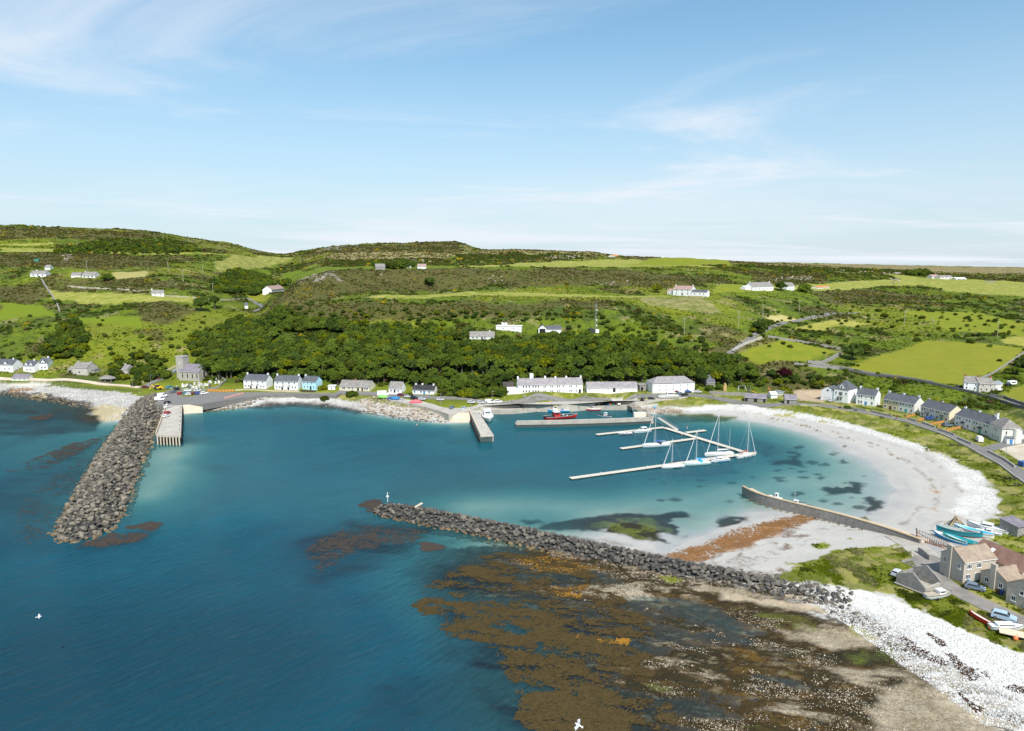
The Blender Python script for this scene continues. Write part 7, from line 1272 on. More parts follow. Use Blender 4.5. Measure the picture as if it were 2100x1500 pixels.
def container(name, label, px, z, L, Wd, Hh, m, rz, cat):
    p = Vector(at_z(*px, z)); root = empty(name, (p.x,p.y,z), rz, label=label, cat=cat); mb = MB(); mb.box(-L/2,L/2,-Wd/2,Wd/2,.12,Hh); mb.build('body', m, root, bevel=.05); mb = MB()
    for i in range(int(L/.5)): mb.box(-L/2+.25+i*.5,-L/2+.45+i*.5,-Wd/2-.04,-Wd/2-.002,.25,Hh-.15)
    mb.build('corrugation', m, root); mb = MB(); mb.box(L/2+.003,L/2+.06,-Wd/2+.1,Wd/2-.1,.2,Hh-.1); mb.build('door', m, root)
container('cargo_container', 'cream cargo container at the end of the harbour wall', Z4p(1913,762), 2.5, 6, 2.4, 2.5, mat('cream_paint', (.72,.68,.56), .6), .05, 'container'); container('recycling_skip', 'blue container cut off by the picture edge in the sandy car park', Z6(2105,1040), 4.1, 4, 2.2, 2.2, PAINT['blue'], .2, 'container')
def bin_(label, px, m):
    p = hit(*px); root = empty('wheeled_bin', (p.x,p.y,gz(p.x,p.y)+.05), .4, label=label, cat='bin'); mb = MB(); mb.loft([[(-.26,-.3,.08),(.26,-.3,.08),(.26,.3,.08),(-.26,.3,.08)],[(-.32,-.38,1.0),(.32,-.38,1.0),(.32,.38,1.0),(-.32,.38,1.0)]]); mb.build('bin_body', m, root); mb = MB(); mb.box(-.34,.34,-.4,.42,1.0,1.1); mb.build('lid', m, root, bevel=.03)
    for s in (-1,1): mb = MB(); mb.tube((s*.28,.3,.1),(s*.34,.3,.1),.1,k=8); mb.build('wheel', TYRE, root)
bin_('blue wheeled bin against the roughcast bungalow', ZB(1515,850), PAINT['blue']); bin_('blue bin by the door of the two-storey roughcast house', ZB(1178,735), PAINT['paleblue']); bin_('brown wheeled bin beside the blue one at the roughcast bungalow', ZB(1482,840), DOOR_BR)
# heap of timber on the sand
p = hit(*ZB(1045,140)); root = empty('timber_heap', (p.x,p.y,gz(p.x,p.y)), label='bonfire heap of driftwood and planks on the sand', cat='wood pile')
for k in range(46): a = random.uniform(0,6.28); r_ = random.uniform(1.2,3.0); mb = MB(); mb.tube((math.cos(a)*r_,math.sin(a)*r_,0),(math.cos(a+.5)*.3,math.sin(a+.5)*.3,random.uniform(1.4,3.0)),.07,.05,k=4); mb.build('timber', (WOOD, mat('fresh_timber', (.62,.42,.22), .8), WOOD_D)[k%3], root)
# picnic tables and benches
def picnic(label, px, group, m=WOOD_D, rz=0):
    p = hit(*px); root = empty('picnic_table', (p.x,p.y,gz(p.x,p.y)), rz, label=label, cat='picnic table', group=group); mb = MB(); mb.box(-.95,.95,-.38,.38,.70,.76); mb.build('table_top', m, root)
    for s in (-1,1):
        mb = MB(); mb.box(-.95,.95,s*.75-.14,s*.75+.14,.42,.47); mb.build('bench_seat', m, root); mb = MB(); mb.tube((s*.6,-.8,0),(s*.6,-.25,.7),.05,k=4); mb.tube((s*.6,.8,0),(s*.6,.25,.7),.05,k=4); mb.box(s*.6-.04,s*.6+.04,-.85,.85,.36,.42); mb.build('leg_frame', m, root)
GP = 'dark picnic tables on the shore grass'
for i, (p, l) in enumerate(((Z6(1400,832),'dark picnic table on grass opposite the white van, western one'), (Z6(1470,838),'dark picnic table on grass opposite the white van, eastern one'), (Z0b(1985,75),'dark picnic table on shore grass above the pebbles'), (Z0b(2022,80),'dark picnic table next to the road above the pebbles'), (Z0b(2055,125),'dark picnic table on shore grass close to the picture edge'), (Z0b(2010,388),'dark picnic table beside the stone hut'))): picnic(l, p, GP, rz=-.4)
for p, l in (((365,492),'grey picnic table on the manor lawn closest to the steps'), ((467,487),'grey picnic table in the middle of three on the manor lawn'), ((570,485),'grey picnic table on the manor lawn furthest from the steps')): picnic(l, Z4p(*p), 'picnic tables on the manor lawn', mat('grey_plank', (.48,.47,.45), .8))
def bench(label, px, rz):
    p = hit(*px); root = empty('bench', (p.x,p.y,gz(p.x,p.y)), rz, label=label, cat='bench', group='benches along the shore grass'); mb = MB(); mb.box(-.9,.9,-.25,.25,.42,.48); mb.build('seat', WOOD_D, root); mb = MB(); mb.box(-.9,.9,.22,.28,.5,.95); mb.build('backrest', WOOD_D, root)
    for s in (-1,1): mb = MB(); mb.box(s*.75-.04,s*.75+.04,-.22,.22,0,.42); mb.build('leg', WOOD_D, root)
for p, l in ((Z6(300,468),'dark bench on the grass below the tall white house'), (Z6(447,500),'dark bench on the grass below the white house with blue door'), (Z6(708,568),'dark bench on the grass below the buff houses'), (Z6(957,645),'dark bench on the grass below the cream houses')): bench(l, p, -.4)
# ---------------------------------------------------------------- poles, lamps, mast, beacon
POLE = mat('pole_timber', (.42,.36,.28), .85)
def pole(label, px, h, group='utility poles on the slopes'):
    p = hit(*px); root = empty('utility_pole', (p.x,p.y,gz(p.x,p.y)-.3), random.uniform(-.5,.5), label=label, cat='utility pole', group=group); mb = MB(); mb.tube((0,0,0),(0,0,h),.2,.15,k=6); mb.build('post', POLE, root); mb = MB(); mb.box(-1.1,1.1,-.08,.08,h-.6,h-.42); mb.build('crossarm', POLE, root)
    for s in (-1,0,1): mb = MB(); mb.tube((s*.9,0,h-.42),(s*.9,0,h-.1),.07,k=5); mb.build('insulator', RENDER_W, root)
for px, h, l in (((345,557),11,'utility pole on the bright bracken slope above the cottage'), ((376,579),11,'utility pole on the bracken slope nearer the valley'), ((437,600),9,'utility pole at the edge of the valley trees'), ((179,558),11,'utility pole beside the pale stone bungalow'), ((1403,683),11,'utility pole in the scrub right of the radio mast'), ((1514,671),12,'utility pole beside the climbing hill road'), ((1564,655),12,'utility pole beside the straw-coloured patch'), ((1639,640),10,'utility pole in scrub above the hill road'), ((1854,668),12,'utility pole above the pasture trees'), ((2045,694),13,'utility pole in the pasture below the far farm'), ((2060,571),14,'utility pole on the far moor'), ((1967,570),12,'utility pole beside the far farm'), ((416,562),10,'utility pole on the high western slope')): pole(l, px, h)
def lamp(label, px, h=6, z=None):
    p = hit(*px) if z is None else Vector(at_z(*px, z)); root = empty('street_lamp', (p.x,p.y,(gz(p.x,p.y) if z is None else z)), random.uniform(-.4,.4), label=label, cat='street lamp', group='street lamps in the village'); mb = MB(); mb.tube((0,0,0),(0,0,h),.09,.06,k=6); mb.tube((0,0,h),(.9,0,h+.25),.05,k=5); mb.build('post', METAL, root); mb = MB(); mb.box(.7,1.3,-.14,.14,h+.18,h+.32); mb.build('lamp_head', METAL_D, root)
for px, l in (((1010,826),'street lamp by the line of cars at the lawn wall'), ((904,832),'street lamp on the quay by the tan rock armour'), ((966,842),'street lamp at the root of the narrow pier'), ((1034,838),'street lamp on the quay edge below the manor steps'), ((1112,818),'street lamp at the foot of the manor lawn'), ((1199,815),'street lamp in the middle of the manor lawn front'), ((1286,812),'street lamp at the end of the manor lawn'), ((851,809),'street lamp beside the black-roofed cottage'), (Z6(1132,630),'street lamp by the orange fences'), (Z6(1922,935),'street lamp by the sandy car park'), ((310,789),'street lamp at the foot of church lane'), ((272,796),'street lamp on the shore track')): lamp(l, px)
def lattice():
    p = hit(1221, 680); root = empty('radio_mast', (p.x,p.y,gz(p.x,p.y)-.3), .3, label='tall grey lattice radio mast with aerials and a small cabin', cat='radio mast'); h = 20
    for a in range(3):
        t = a*2.094; x, y = .9*math.cos(t), .9*math.sin(t); mb = MB(); mb.tube((x,y,0),(x*.35,y*.35,h),.09,.06,k=4); mb.build('leg', METAL, root); mb = MB(); t2 = t+2.094
        for i in range(14): q = i/14; q2 = (i+1)/14; s, s2 = .9*(1-.65*q), .9*(1-.65*q2); mb.tube((s*math.cos(t),s*math.sin(t),h*q),(s2*math.cos(t2),s2*math.sin(t2),h*q2),.035,k=3)
        mb.build('bracing', METAL, root)
    for x, y, z0, z1 in ((.5,0,h-1,h+3),(-.5,.2,h-2,h+2.5),(0,-.5,h-3,h+1)): mb = MB(); mb.tube((x,y,z0),(x,y,z1),.06,k=4); mb.build('aerial', METAL, root)
    for z in (5, 9, 16): mb = MB(); mb.tube((.5,-.5,z),(.6,-.8,z),.5,k=10); mb.build('drum_dish', RENDER_W, root)
    mb = MB(); mb.box(-5,-1.5,-1.5,1.5,0,2.8); mb.build('cabin', METAL_D, root); mb = MB(); mb.box(-.8,1.8,-2.2,-1.2,0,2.5); mb.build('equipment_cabinet', RENDER_W, root)
lattice()
p = Vector(at_z(795, 1027, 3)); root = empty('beacon', (p.x,p.y,2.6), label='white navigation beacon on the tip of the dark breakwater', cat='beacon'); mb = MB(); mb.tube((0,0,0),(0,0,2.6),.1,k=6); mb.build('post', FRAME_W, root); mb = MB(); mb.box(-.4,.4,-.08,.08,1.6,2.05); mb.build('board', FRAME_W, root); mb = MB(); mb.tube((0,0,2.6),(0,0,3.1),.16,.12,k=8); mb.build('lantern', HULLW, root)
p = Vector(at_z(858, 1036, 3.2)); mb = MB(); mb.box(-1.7,1.7,-.35,.35,0,.3); o = mb.build('concrete_beam', CONC_L, bevel=.04); o.location = (p.x,p.y,2.95); o.rotation_euler = (.1,-.15,.9); tag(o, 'pale concrete beam lying on top of the dark breakwater', 'beam')
bm_ = MB(); bm_.tube((0,0,-.05),(0,0,.5),.16,.13,k=8); bm_.tube((0,0,.5),(0,0,.62),.22,.18,k=8); bm_ = bm_.mesh('bollard', METAL_D)
for (a, b), (c_, d), zz, cnt, lb in (((373,834),(369.5,888),4.2,6,'black iron mooring bollard along the ferry pier edge'), ((980,846),(1010,888),3.5,5,'black iron mooring bollard along the narrow pier edge'), ((1060,840.3),(1285,833),2.3,8,'black iron mooring bollard along the inner quay edge')):
    for i in range(cnt): t = (i + .5) / cnt; p = at_z(a + (c_-a)*t - (1.5 if zz == 4.2 else 0), b + (d-b)*t - .8, zz); o = link('mooring_bollard', bm_); o.location = p; tag(o, lb, 'bollard', lb.split(' along ')[1] + ' bollards')
# ---------------------------------------------------------------- playground
p = hit(1521, 801); root = empty('swing_frame', (p.x,p.y,gz(p.x,p.y)), .1, label='metal swing frame in the playground', cat='swing'); mb = MB(); mb.tube((-1.8,0,2.6),(1.8,0,2.6),.09,k=6); mb.build('top_bar', METAL, root)
for s in (-1,1):
    for y in (-1.1,1.1): mb = MB(); mb.tube((s*2.4,y,0),(s*1.8,0,2.6),.09,k=6); mb.build('leg', RENDER_W, root)
for x in (-.8,.8):
    mb = MB(); mb.tube((x-.25,0,2.6),(x-.25,0,.6),.03,k=3); mb.tube((x+.25,0,2.6),(x+.25,0,.6),.03,k=3); mb.box(x-.3,x+.3,-.12,.12,.52,.6); mb.build('swing_seat', BLACKP, root)
p = Vector(at_z(1545, 807, 5.2)); root = empty('slide', (p.x,p.y,5.2), -.3, label='yellow playground slide on the black surface', cat='slide'); mb = MB(); mb.add([(-1.6,-.35,2.0),(-1.6,.35,2.0),(1.6,.35,.25),(1.6,-.35,.25),(-1.6,-.35,1.85),(-1.6,.35,1.85),(1.6,.35,.1),(1.6,-.35,.1)], [(0,1,2,3),(7,6,5,4),(0,4,5,1),(1,5,6,2),(2,6,7,3),(3,7,4,0)]); mb.build('chute', YEL, root); mb = MB(); mb.box(-2.6,-1.6,-.5,.5,1.85,2.0)
for x in (-2.5,-1.7):
    for y in (-.45,.45): mb.tube((x,y,0),(x,y,3.0),.07,k=5)
mb.build('tower', METAL, root)
p = Vector(at_z(1576, 806, 5.2)); root = empty('climbing_frame', (p.x,p.y,5.2), label='orange pyramid climbing frame on the black surface', cat='climbing frame')
for k in range(6): a = k*math.pi/3; mb = MB(); mb.tube((1.8*math.cos(a),1.8*math.sin(a),0),(0,0,3.2),.05,k=4); mb.build('leg', ORANGE, root)
for z in (.8,1.6,2.4): r_ = 1.8*(1-z/3.2); mb = MB(); [mb.tube((r_*math.cos(a),r_*math.sin(a),z),(r_*math.cos(a+math.pi/3),r_*math.sin(a+math.pi/3),z),.04,k=3) for a in np.arange(6)*math.pi/3]; mb.build('ring', ORANGE, root)
# ---------------------------------------------------------------- graves, cones, quay clutter
GST = [mat('grave_grey', (.40,.39,.37), .85, bump=.4), mat('grave_white', (.68,.67,.64), .8), mat('grave_dark', (.10,.10,.11), .6)]
gp = hits([(390,790),(415,787),(440,778),(455,785),(425,797),(385,798),(345,793)]); k = 0
gm = [];
for m in GST:
    mb = MB(); pr = [(-.4,0),(.4,0),(.4,.85)] + [(.4*math.cos(t), .85+.25*math.sin(t)) for t in np.linspace(.3,2.84,5)] + [(-.4,.85)]; q = len(pr); mb.add([(a,-.08,b) for a, b in pr]+[(a,.08,b) for a, b in pr], [tuple(range(q)),tuple(range(q,2*q))[::-1]]+[(i,(i+1)%q,q+(i+1)%q,q+i) for i in range(q)]); mb.box(-.5,.5,-.2,.2,-.3,.06); gm.append(mb.mesh('gravestone', m))
while k < 48:
    x = random.uniform(min(p[0] for p in gp), max(p[0] for p in gp)); y = random.uniform(min(p[1] for p in gp), max(p[1] for p in gp))
    if not in_poly(np.array([x]), np.array([y]), gp)[0]: continue
    i = random.choice((0,0,1,1,2)); o = link('gravestone', gm[i]); o.location = (x,y,gz(x,y)); o.rotation_euler.z = random.uniform(-.25,.25); s = random.uniform(.9,1.6); o.scale = (s,s,s); tag(o, ('weathered grey gravestone in the churchyard', 'pale white gravestone in the churchyard', 'dark polished gravestone in the churchyard')[i], 'gravestone', ('grey','white','dark')[i] + ' gravestones in the churchyard'); k += 1
cm = MB(); cm.tube((0,0,.03),(0,0,.75),.2,.04,k=8); cm.box(-.25,.25,-.25,.25,0,.04); cm.tube((0,0,.3),(0,0,.5),.146,.10,k=8,mi=1); cm = cm.mesh('traffic_cone', [mat('cone_orange', (.80,.16,.08), .6), FRAME_W])
for i in range(11): p = Vector(at_z(462+i*3.6, 817.5-i*.95, 4.4)); o = link('traffic_cone', cm); o.location = p; o.scale = (1.4,)*3; tag(o, 'red and white cone in the row along the car park edge', 'traffic cone', 'cones along the car park edge')
pt = [mat('lobster_pot_blue', (.03,.16,.42), .8), ORANGE, mat('net_black', (.03,.03,.03), .9), mat('lobster_pot_pale', (.60,.58,.52), .8), mat('net_green', (.05,.25,.18), .9)]; pn = ('blue','orange','black','pale','green'); pms = []
for m in pt: mb = MB(); mb.loft([[(x,.35*math.cos(a),max(0,.35*math.sin(a)+.1)) for a in np.linspace(0,math.pi,6)] for x in (-.45,.45)]); mb.box(-.5,.5,-.38,.38,0,.06); pms.append(mb.mesh('lobster_pot', m))
for x0, x1, y0, y1, cnt in ((900,1650,590,606,60), (400,640,590,625,16), (1180,1250,585,600,4)):
    for k in range(cnt):
        px = Z4p(random.uniform(x0,x1), random.uniform(y0,y1)); p = at_z(*px, 2.32); i = random.randrange(5); o = link('lobster_pot', pms[i]); o.location = (p[0],p[1],2.32 + random.choice((0,0,.42))); s = random.uniform(1,1.9); o.scale = (s,s,s); o.rotation_euler.z = random.uniform(0,3); tag(o, pn[i] + ' fishing pot stacked along the inner quay edge', 'fishing pot', pn[i] + ' pots along the quay edge')
# flat cream trailer bed near picture edge, orange buoys
p = hit(*ZB(1690,1290)); root = empty('flatbed_trailer', (p.x,p.y,gz(p.x,p.y)+.1), -.55, label='cream flatbed trailer in the grass near the picture edge', cat='trailer'); mb = MB(); mb.box(-3.2,3.2,-1.3,1.3,.6,.75); mb.build('bed', mat('cream_boards', (.66,.55,.40), .8), root)
for s in (-1,1): mb = MB(); mb.tube((-.6,s*1.15-.1,.35),(-.6,s*1.15+.1,.35),.35,k=10); mb.build('wheel', TYRE, root)
for i, (a, b, m, l) in enumerate(((1660,1320,ORANGE,'orange mooring buoy in front of the flatbed trailer'), (1675,1310,HULLR,'red mooring buoy in front of the flatbed trailer'), (1405,1215,ORANGE,'orange buoy beside the broken red boat'))):
    p = hit(*ZB(a,b)); mb = MB(); mb.loft([[(.45*math.sin(q)*math.cos(t),.45*math.sin(q)*math.sin(t),.45+.45*math.cos(q)) for t in np.linspace(0,2*math.pi,8,endpoint=False)] for q in np.linspace(.1,3.04,6)]); mb.tube((0,0,.85),(0,0,1.05),.08); o = mb.build('mooring_buoy', m, smooth=True); o.location = (p.x,p.y,gz(p.x,p.y)); tag(o, l, 'buoy')
# ---------------------------------------------------------------- people
def person(label, px, top, legs, hair, walk=.2, rz=0, z=None):
    p = hit(*px); skin = mat('skin', (.55,.36,.27), .6); T, Lg, Hr = mat('cloth_' + top[0], top[1], .8), mat('cloth_' + legs[0], legs[1], .8), mat('hair_' + hair[0], hair[1], .7)
    J = {'pel': (0,0,.95,.13), 'wst': (0,0,1.12,.125), 'chs': (0,.0,1.36,.145), 'nck': (0,0,1.53,.06), 'hd0': (0,0,1.60,.085), 'hd1': (0,.01,1.70,.105), 'hd2': (0,0,1.79,.07)}
    E = [('pel','wst'),('wst','chs'),('chs','nck'),('nck','hd0'),('hd0','hd1'),('hd1','hd2')]
    for s, n_ in ((-1,'l'),(1,'r')):
        w = walk*s; J.update({'sh'+n_: (s*.18,0,1.43,.07), 'el'+n_: (s*.24,-w*.4+.02,1.14,.045), 'wr'+n_: (s*.25,-w*.8-.06,.90,.032), 'ha'+n_: (s*.25,-w*.9-.08,.80,.034), 'hp'+n_: (s*.10,0,.90,.10), 'kn'+n_: (s*.11,w-.03,.50,.065), 'an'+n_: (s*.11,w*1.3,.09,.042), 'to'+n_: (s*.12,w*1.3-.17,.04,.04)})
        E += [('chs','sh'+n_),('sh'+n_,'el'+n_),('el'+n_,'wr'+n_),('wr'+n_,'ha'+n_),('pel','hp'+n_),('hp'+n_,'kn'+n_),('kn'+n_,'an'+n_),('an'+n_,'to'+n_)]
    ks = list(J); me = bpy.data.meshes.new('body'); me.from_pydata([J[k][:3] for k in ks], [(ks.index(a), ks.index(b)) for a, b in E], []); o = bpy.data.objects.new('body', me); COL.objects.link(o); sk = o.modifiers.new('s', 'SKIN'); o.modifiers.new('u', 'SUBSURF').levels = 1
    for i, k in enumerate(ks): me.skin_vertices[0].data[i].radius = (J[k][3],)*2; me.skin_vertices[0].data[i].use_root = k == 'pel'
    dg = bpy.context.evaluated_depsgraph_get(); m2 = bpy.data.meshes.new_from_object(o.evaluated_get(dg)); bpy.data.objects.remove(o)
    for m in (skin, T, Lg, Hr, BLACKP): m2.materials.append(m)
    for f in m2.polygons:
        c = f.center; f.material_index = 4 if c.z < .1 else 2 if c.z < .98 and abs(c.x) < .215 else 3 if (c.z > 1.74 or (c.z > 1.6 and c.y > .03)) else 0 if (c.z > 1.5 or (c.z < .9 and abs(c.x) > .2)) else 1; f.use_smooth = True
    o = link('person', m2); o.location = (p.x,p.y,(gz(p.x,p.y) + .08) if z is None else z); o.rotation_euler.z = rz; tag(o, label, 'person')
RED, DK, BLU, WHT, BRN = ('red', (.45,.04,.06)), ('dark', (.03,.03,.04)), ('denim', (.06,.10,.22)), ('white', (.72,.72,.70)), ('brown', (.10,.06,.04))
person('person in a pink-red top walking along the shore road', Z6(848,585), RED, DK, BRN, .22, -.9); person('person in dark clothes standing by the shore road edge', Z6(1718,985), DK, DK, BRN, .05, .5); person('person in a white top on the quay by the narrow pier', Z3p(1700,530), WHT, BLU, BRN, .15, 1.0, 4.12); person('person in denim on the steps below the manor lawn', Z3p(2030,500), BLU, DK, BRN, .15, 2.0)
person('person in dark jacket on the middle finger pontoon', PC(1210,395), ('coral', (.55,.25,.18)), DK, BRN, .1, 1, .6); person('person in red standing on the stub pontoon', PC(1265,308), RED, WHT, BRN, .1, 0, .6)
# ---------------------------------------------------------------- gulls and a mooring float
def gull(label, loc, rz, span=1.4, tilt=.4):
    root = empty('gull', loc, rz, label=label, cat='gull'); GW_ = mat('gull_white', (.80,.80,.80), .7, var=.05); GG = mat('gull_grey', (.48,.50,.52), .7); mb = MB()
    mb.loft([[(x, r*math.cos(a), r*math.sin(a)*.85) for a in np.linspace(0,2*math.pi,8,endpoint=False)] for x, r in ((-.38,.02),(-.28,.05),(-.1,.1),(.1,.11),(.22,.08),(.3,.065),(.36,.05),(.4,.015))]); mb.build('body', GW_, root, smooth=True)
    mb = MB(); mb.tube((.39,0,0),(.47,0,-.02),.02,.006,k=5); mb.build('beak', YEL, root); mb = MB(); mb.add([(-.3,-.03,0),(-.3,.03,0),(-.55,.1,0),(-.55,-.1,0),(-.3,-.03,.015),(-.3,.03,.015),(-.55,.1,.01),(-.55,-.1,.01)], [(0,1,2,3),(7,6,5,4),(0,4,5,1),(1,5,6,2),(2,6,7,3),(3,7,4,0)]); mb.build('tail', GW_, root)
    for s in (-1,1):
        mb = MB(); P_ = [(.12,.08,.03),(.2,.36,.16),(.02,span/2,.08),(-.14,.34,.14),(-.14,.08,.03)]; v = [(a, s*b, c) for a, b, c in P_] + [(a, s*b, c+.02) for a, b, c in P_]; mb.add(v, [(0,1,3,4),(1,2,3),(9,8,6,5),(8,7,6)] + [(i,(i+1)%5,5+(i+1)%5,5+i) for i in range(5)]); mb.build('wing', GG, root)
    root.rotation_euler = (tilt, 0, rz)
v = Vector(ray(1186, 1487)); t = 60 / v.y; gull('white gull gliding low over the brown reef', (v.x*t, 60, H + v.z*t), 2.4, 1.15, -.9); v = Vector(ray(80, 1265)); t = 120 / v.y; gull('small white gull flying over the open sea', (v.x*t, 120, H + v.z*t), .6, 1.4, .3)
p = at_z(855, 872); mb = MB(); mb.loft([[(.35*math.sin(q)*math.cos(t),.35*math.sin(q)*math.sin(t),.1+.35*math.cos(q)) for t in np.linspace(0,2*math.pi,8,endpoint=False)] for q in np.linspace(.1,3.04,6)]); mb.tube((0,0,.42),(0,0,.6),.06); o = mb.build('mooring_buoy', mat('pink_buoy', (.72,.42,.42), .5), smooth=True); o.location = (p[0],p[1],0); tag(o, 'pink mooring buoy floating off the tan rock armour', 'buoy')
# ---------------------------------------------------------------- foliage
def leaf_mat(name, c1, c2, trans=.45):
    m, nt, N, L = new_mat(name); oi = nd(N, L, 'ObjectInfo'); lf = nd(N, L, 'Attribute', attribute_name='lf').outputs['Fac']
    s = nd(N, L, 'Math', {0: oi.outputs['Random'], 1: .55}, operation='MULTIPLY').outputs[0]; s2 = nd(N, L, 'Math', {0: lf, 1: .45}, operation='MULTIPLY').outputs[0]
    f = nd(N, L, 'Math', {0: s, 1: s2}, operation='ADD').outputs[0]; col = nd(N, L, 'MixRGB', {0: f, 1: (*c1, 1), 2: (*c2, 1)}).outputs[0]
    d = nd(N, L, 'BsdfDiffuse', {'Color': col}).outputs[0]; t = nd(N, L, 'BsdfTranslucent', {'Color': col}).outputs[0]
    nd(N, L, 'OutputMaterial', {0: nd(N, L, 'MixShader', {0: trans, 1: d, 2: t}).outputs[0]}); return m
LEAF = leaf_mat('leaf_green', (.070,.112,.016), (.200,.265,.038)); LEAF_D = leaf_mat('leaf_dark', (.048,.086,.018), (.125,.180,.038)); LEAF_Y = leaf_mat('leaf_bright', (.13,.165,.010), (.26,.27,.018)); LEAF_P = leaf_mat('leaf_purple', (.035,.008,.012), (.07,.016,.022)); LEAF_BR = leaf_mat('heather', (.050,.042,.014), (.140,.100,.044), .1); LEAF_BK = leaf_mat('bracken_frond', (.115,.165,.010), (.225,.270,.020)); LEAF_OL = leaf_mat('olive_scrub', (.046,.068,.011), (.135,.165,.026)); LEAF_GO = leaf_mat('gorse_bloom', (.10,.11,.015), (.62,.44,.02), .1); LEAF_TAN = leaf_mat('dry_grass', (.20,.17,.07), (.36,.31,.16), .1)
BARK = mat('bark', (.12,.095,.07), .9, bump=.5)
CORE = mat('crown_light_block', (.030,.045,.010), .95)  # dark green core added inside crowns to block light between the leaves
def crown_mesh(name, seed, m, clumps=26, leaves=34, size=.17, sq=.82, core=True, flat=0.0, rough=.3, cm=None):
    r = np.random.default_rng(seed); V = []; T = []
    for c in range(clumps):
        d = r.normal(size=3); d /= np.linalg.norm(d); d[2] = abs(d[2]) * 1.15 - .38; cc = d * r.uniform(.45, .82) * np.array([1, 1, sq]); rad = r.uniform(.22, .40); sh = r.uniform(0, 1)
        n_ = r.normal(size=(leaves, 3)); n_ /= np.linalg.norm(n_, axis=1)[:, None]; n_[:, 2] = np.abs(n_[:, 2]) * .9 - .12 + flat
        p = cc + n_ * rad * r.uniform(.7, 1.08, (leaves, 1)); nn = n_ + r.normal(size=(leaves, 3)) * .45; nn /= np.linalg.norm(nn, axis=1)[:, None]
        u = np.cross(nn, r.normal(size=(leaves, 3))); u /= np.linalg.norm(u, axis=1)[:, None]; v = np.cross(nn, u); s = size * r.uniform(.6, 1.2, (leaves, 1)); 
        q = np.stack([p - u*s, p - v*s*.7, p + u*s, p + v*s*.7], 1); V.append(q.reshape(-1, 3)); T.append(np.repeat(np.clip(sh * .7 + r.uniform(0, .3, leaves), 0, 1), 4))
    V = np.concatenate(V); T = np.concatenate(T); nq = len(V) // 4; F = [tuple(range(4*i, 4*i+4)) for i in range(nq)]; V = V.tolist(); mi = [0] * nq
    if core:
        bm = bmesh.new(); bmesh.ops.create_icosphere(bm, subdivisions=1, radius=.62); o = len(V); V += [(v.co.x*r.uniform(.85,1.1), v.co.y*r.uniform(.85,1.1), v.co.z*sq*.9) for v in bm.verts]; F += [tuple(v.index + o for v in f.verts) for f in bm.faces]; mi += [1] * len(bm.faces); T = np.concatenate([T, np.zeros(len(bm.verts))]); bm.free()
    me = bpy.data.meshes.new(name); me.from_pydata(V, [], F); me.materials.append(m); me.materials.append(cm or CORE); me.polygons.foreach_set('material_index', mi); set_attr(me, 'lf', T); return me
def trunk_mesh(seed):
    r = random.Random(seed); mb = MB(); mb.tube((0,0,-.12),(0,0,.62),.055,.03,k=6)
    for k in range(4): a = r.uniform(0, 6.28); z = r.uniform(.3,.5); mb.tube((0,0,z),(.24*math.cos(a),.24*math.sin(a),z+.25),.022,.01,k=4)
    return mb.mesh('trunk', BARK)
TRUNKS = [trunk_mesh(i) for i in range(3)]
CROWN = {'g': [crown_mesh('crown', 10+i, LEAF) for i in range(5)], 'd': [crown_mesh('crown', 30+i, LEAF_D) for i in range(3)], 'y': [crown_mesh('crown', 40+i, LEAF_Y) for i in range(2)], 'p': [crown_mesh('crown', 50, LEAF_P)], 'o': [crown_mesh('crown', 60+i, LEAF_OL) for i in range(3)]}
def tree(x, y, h, cr, kind, label, group=None, name='broadleaf_tree', cat='tree', z=None, sq=1.0):
    root = empty(name, (x, y, (gz(x, y) if z is None else z) - .2), random.uniform(0, 6.28), label=label, cat=cat, group=group)
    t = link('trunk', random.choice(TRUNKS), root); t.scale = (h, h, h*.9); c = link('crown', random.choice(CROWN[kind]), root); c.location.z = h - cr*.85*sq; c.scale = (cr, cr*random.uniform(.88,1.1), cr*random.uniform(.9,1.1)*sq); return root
def sample_poly(px, spacing, seed, jit=.45, world=None):
    w = world or hits(px); r = np.random.default_rng(seed); xs = [p[0] for p in w]; ys = [p[1] for p in w]; X, Y = np.meshgrid(np.arange(min(xs), max(xs), spacing), np.arange(min(ys), max(ys), spacing)); X[1::2] += spacing/2
    x = X.ravel() + r.uniform(-jit, jit, X.size)*spacing; y = Y.ravel() + r.uniform(-jit, jit, X.size)*spacing; q = in_poly(x, y, w); return x[q], y[q]
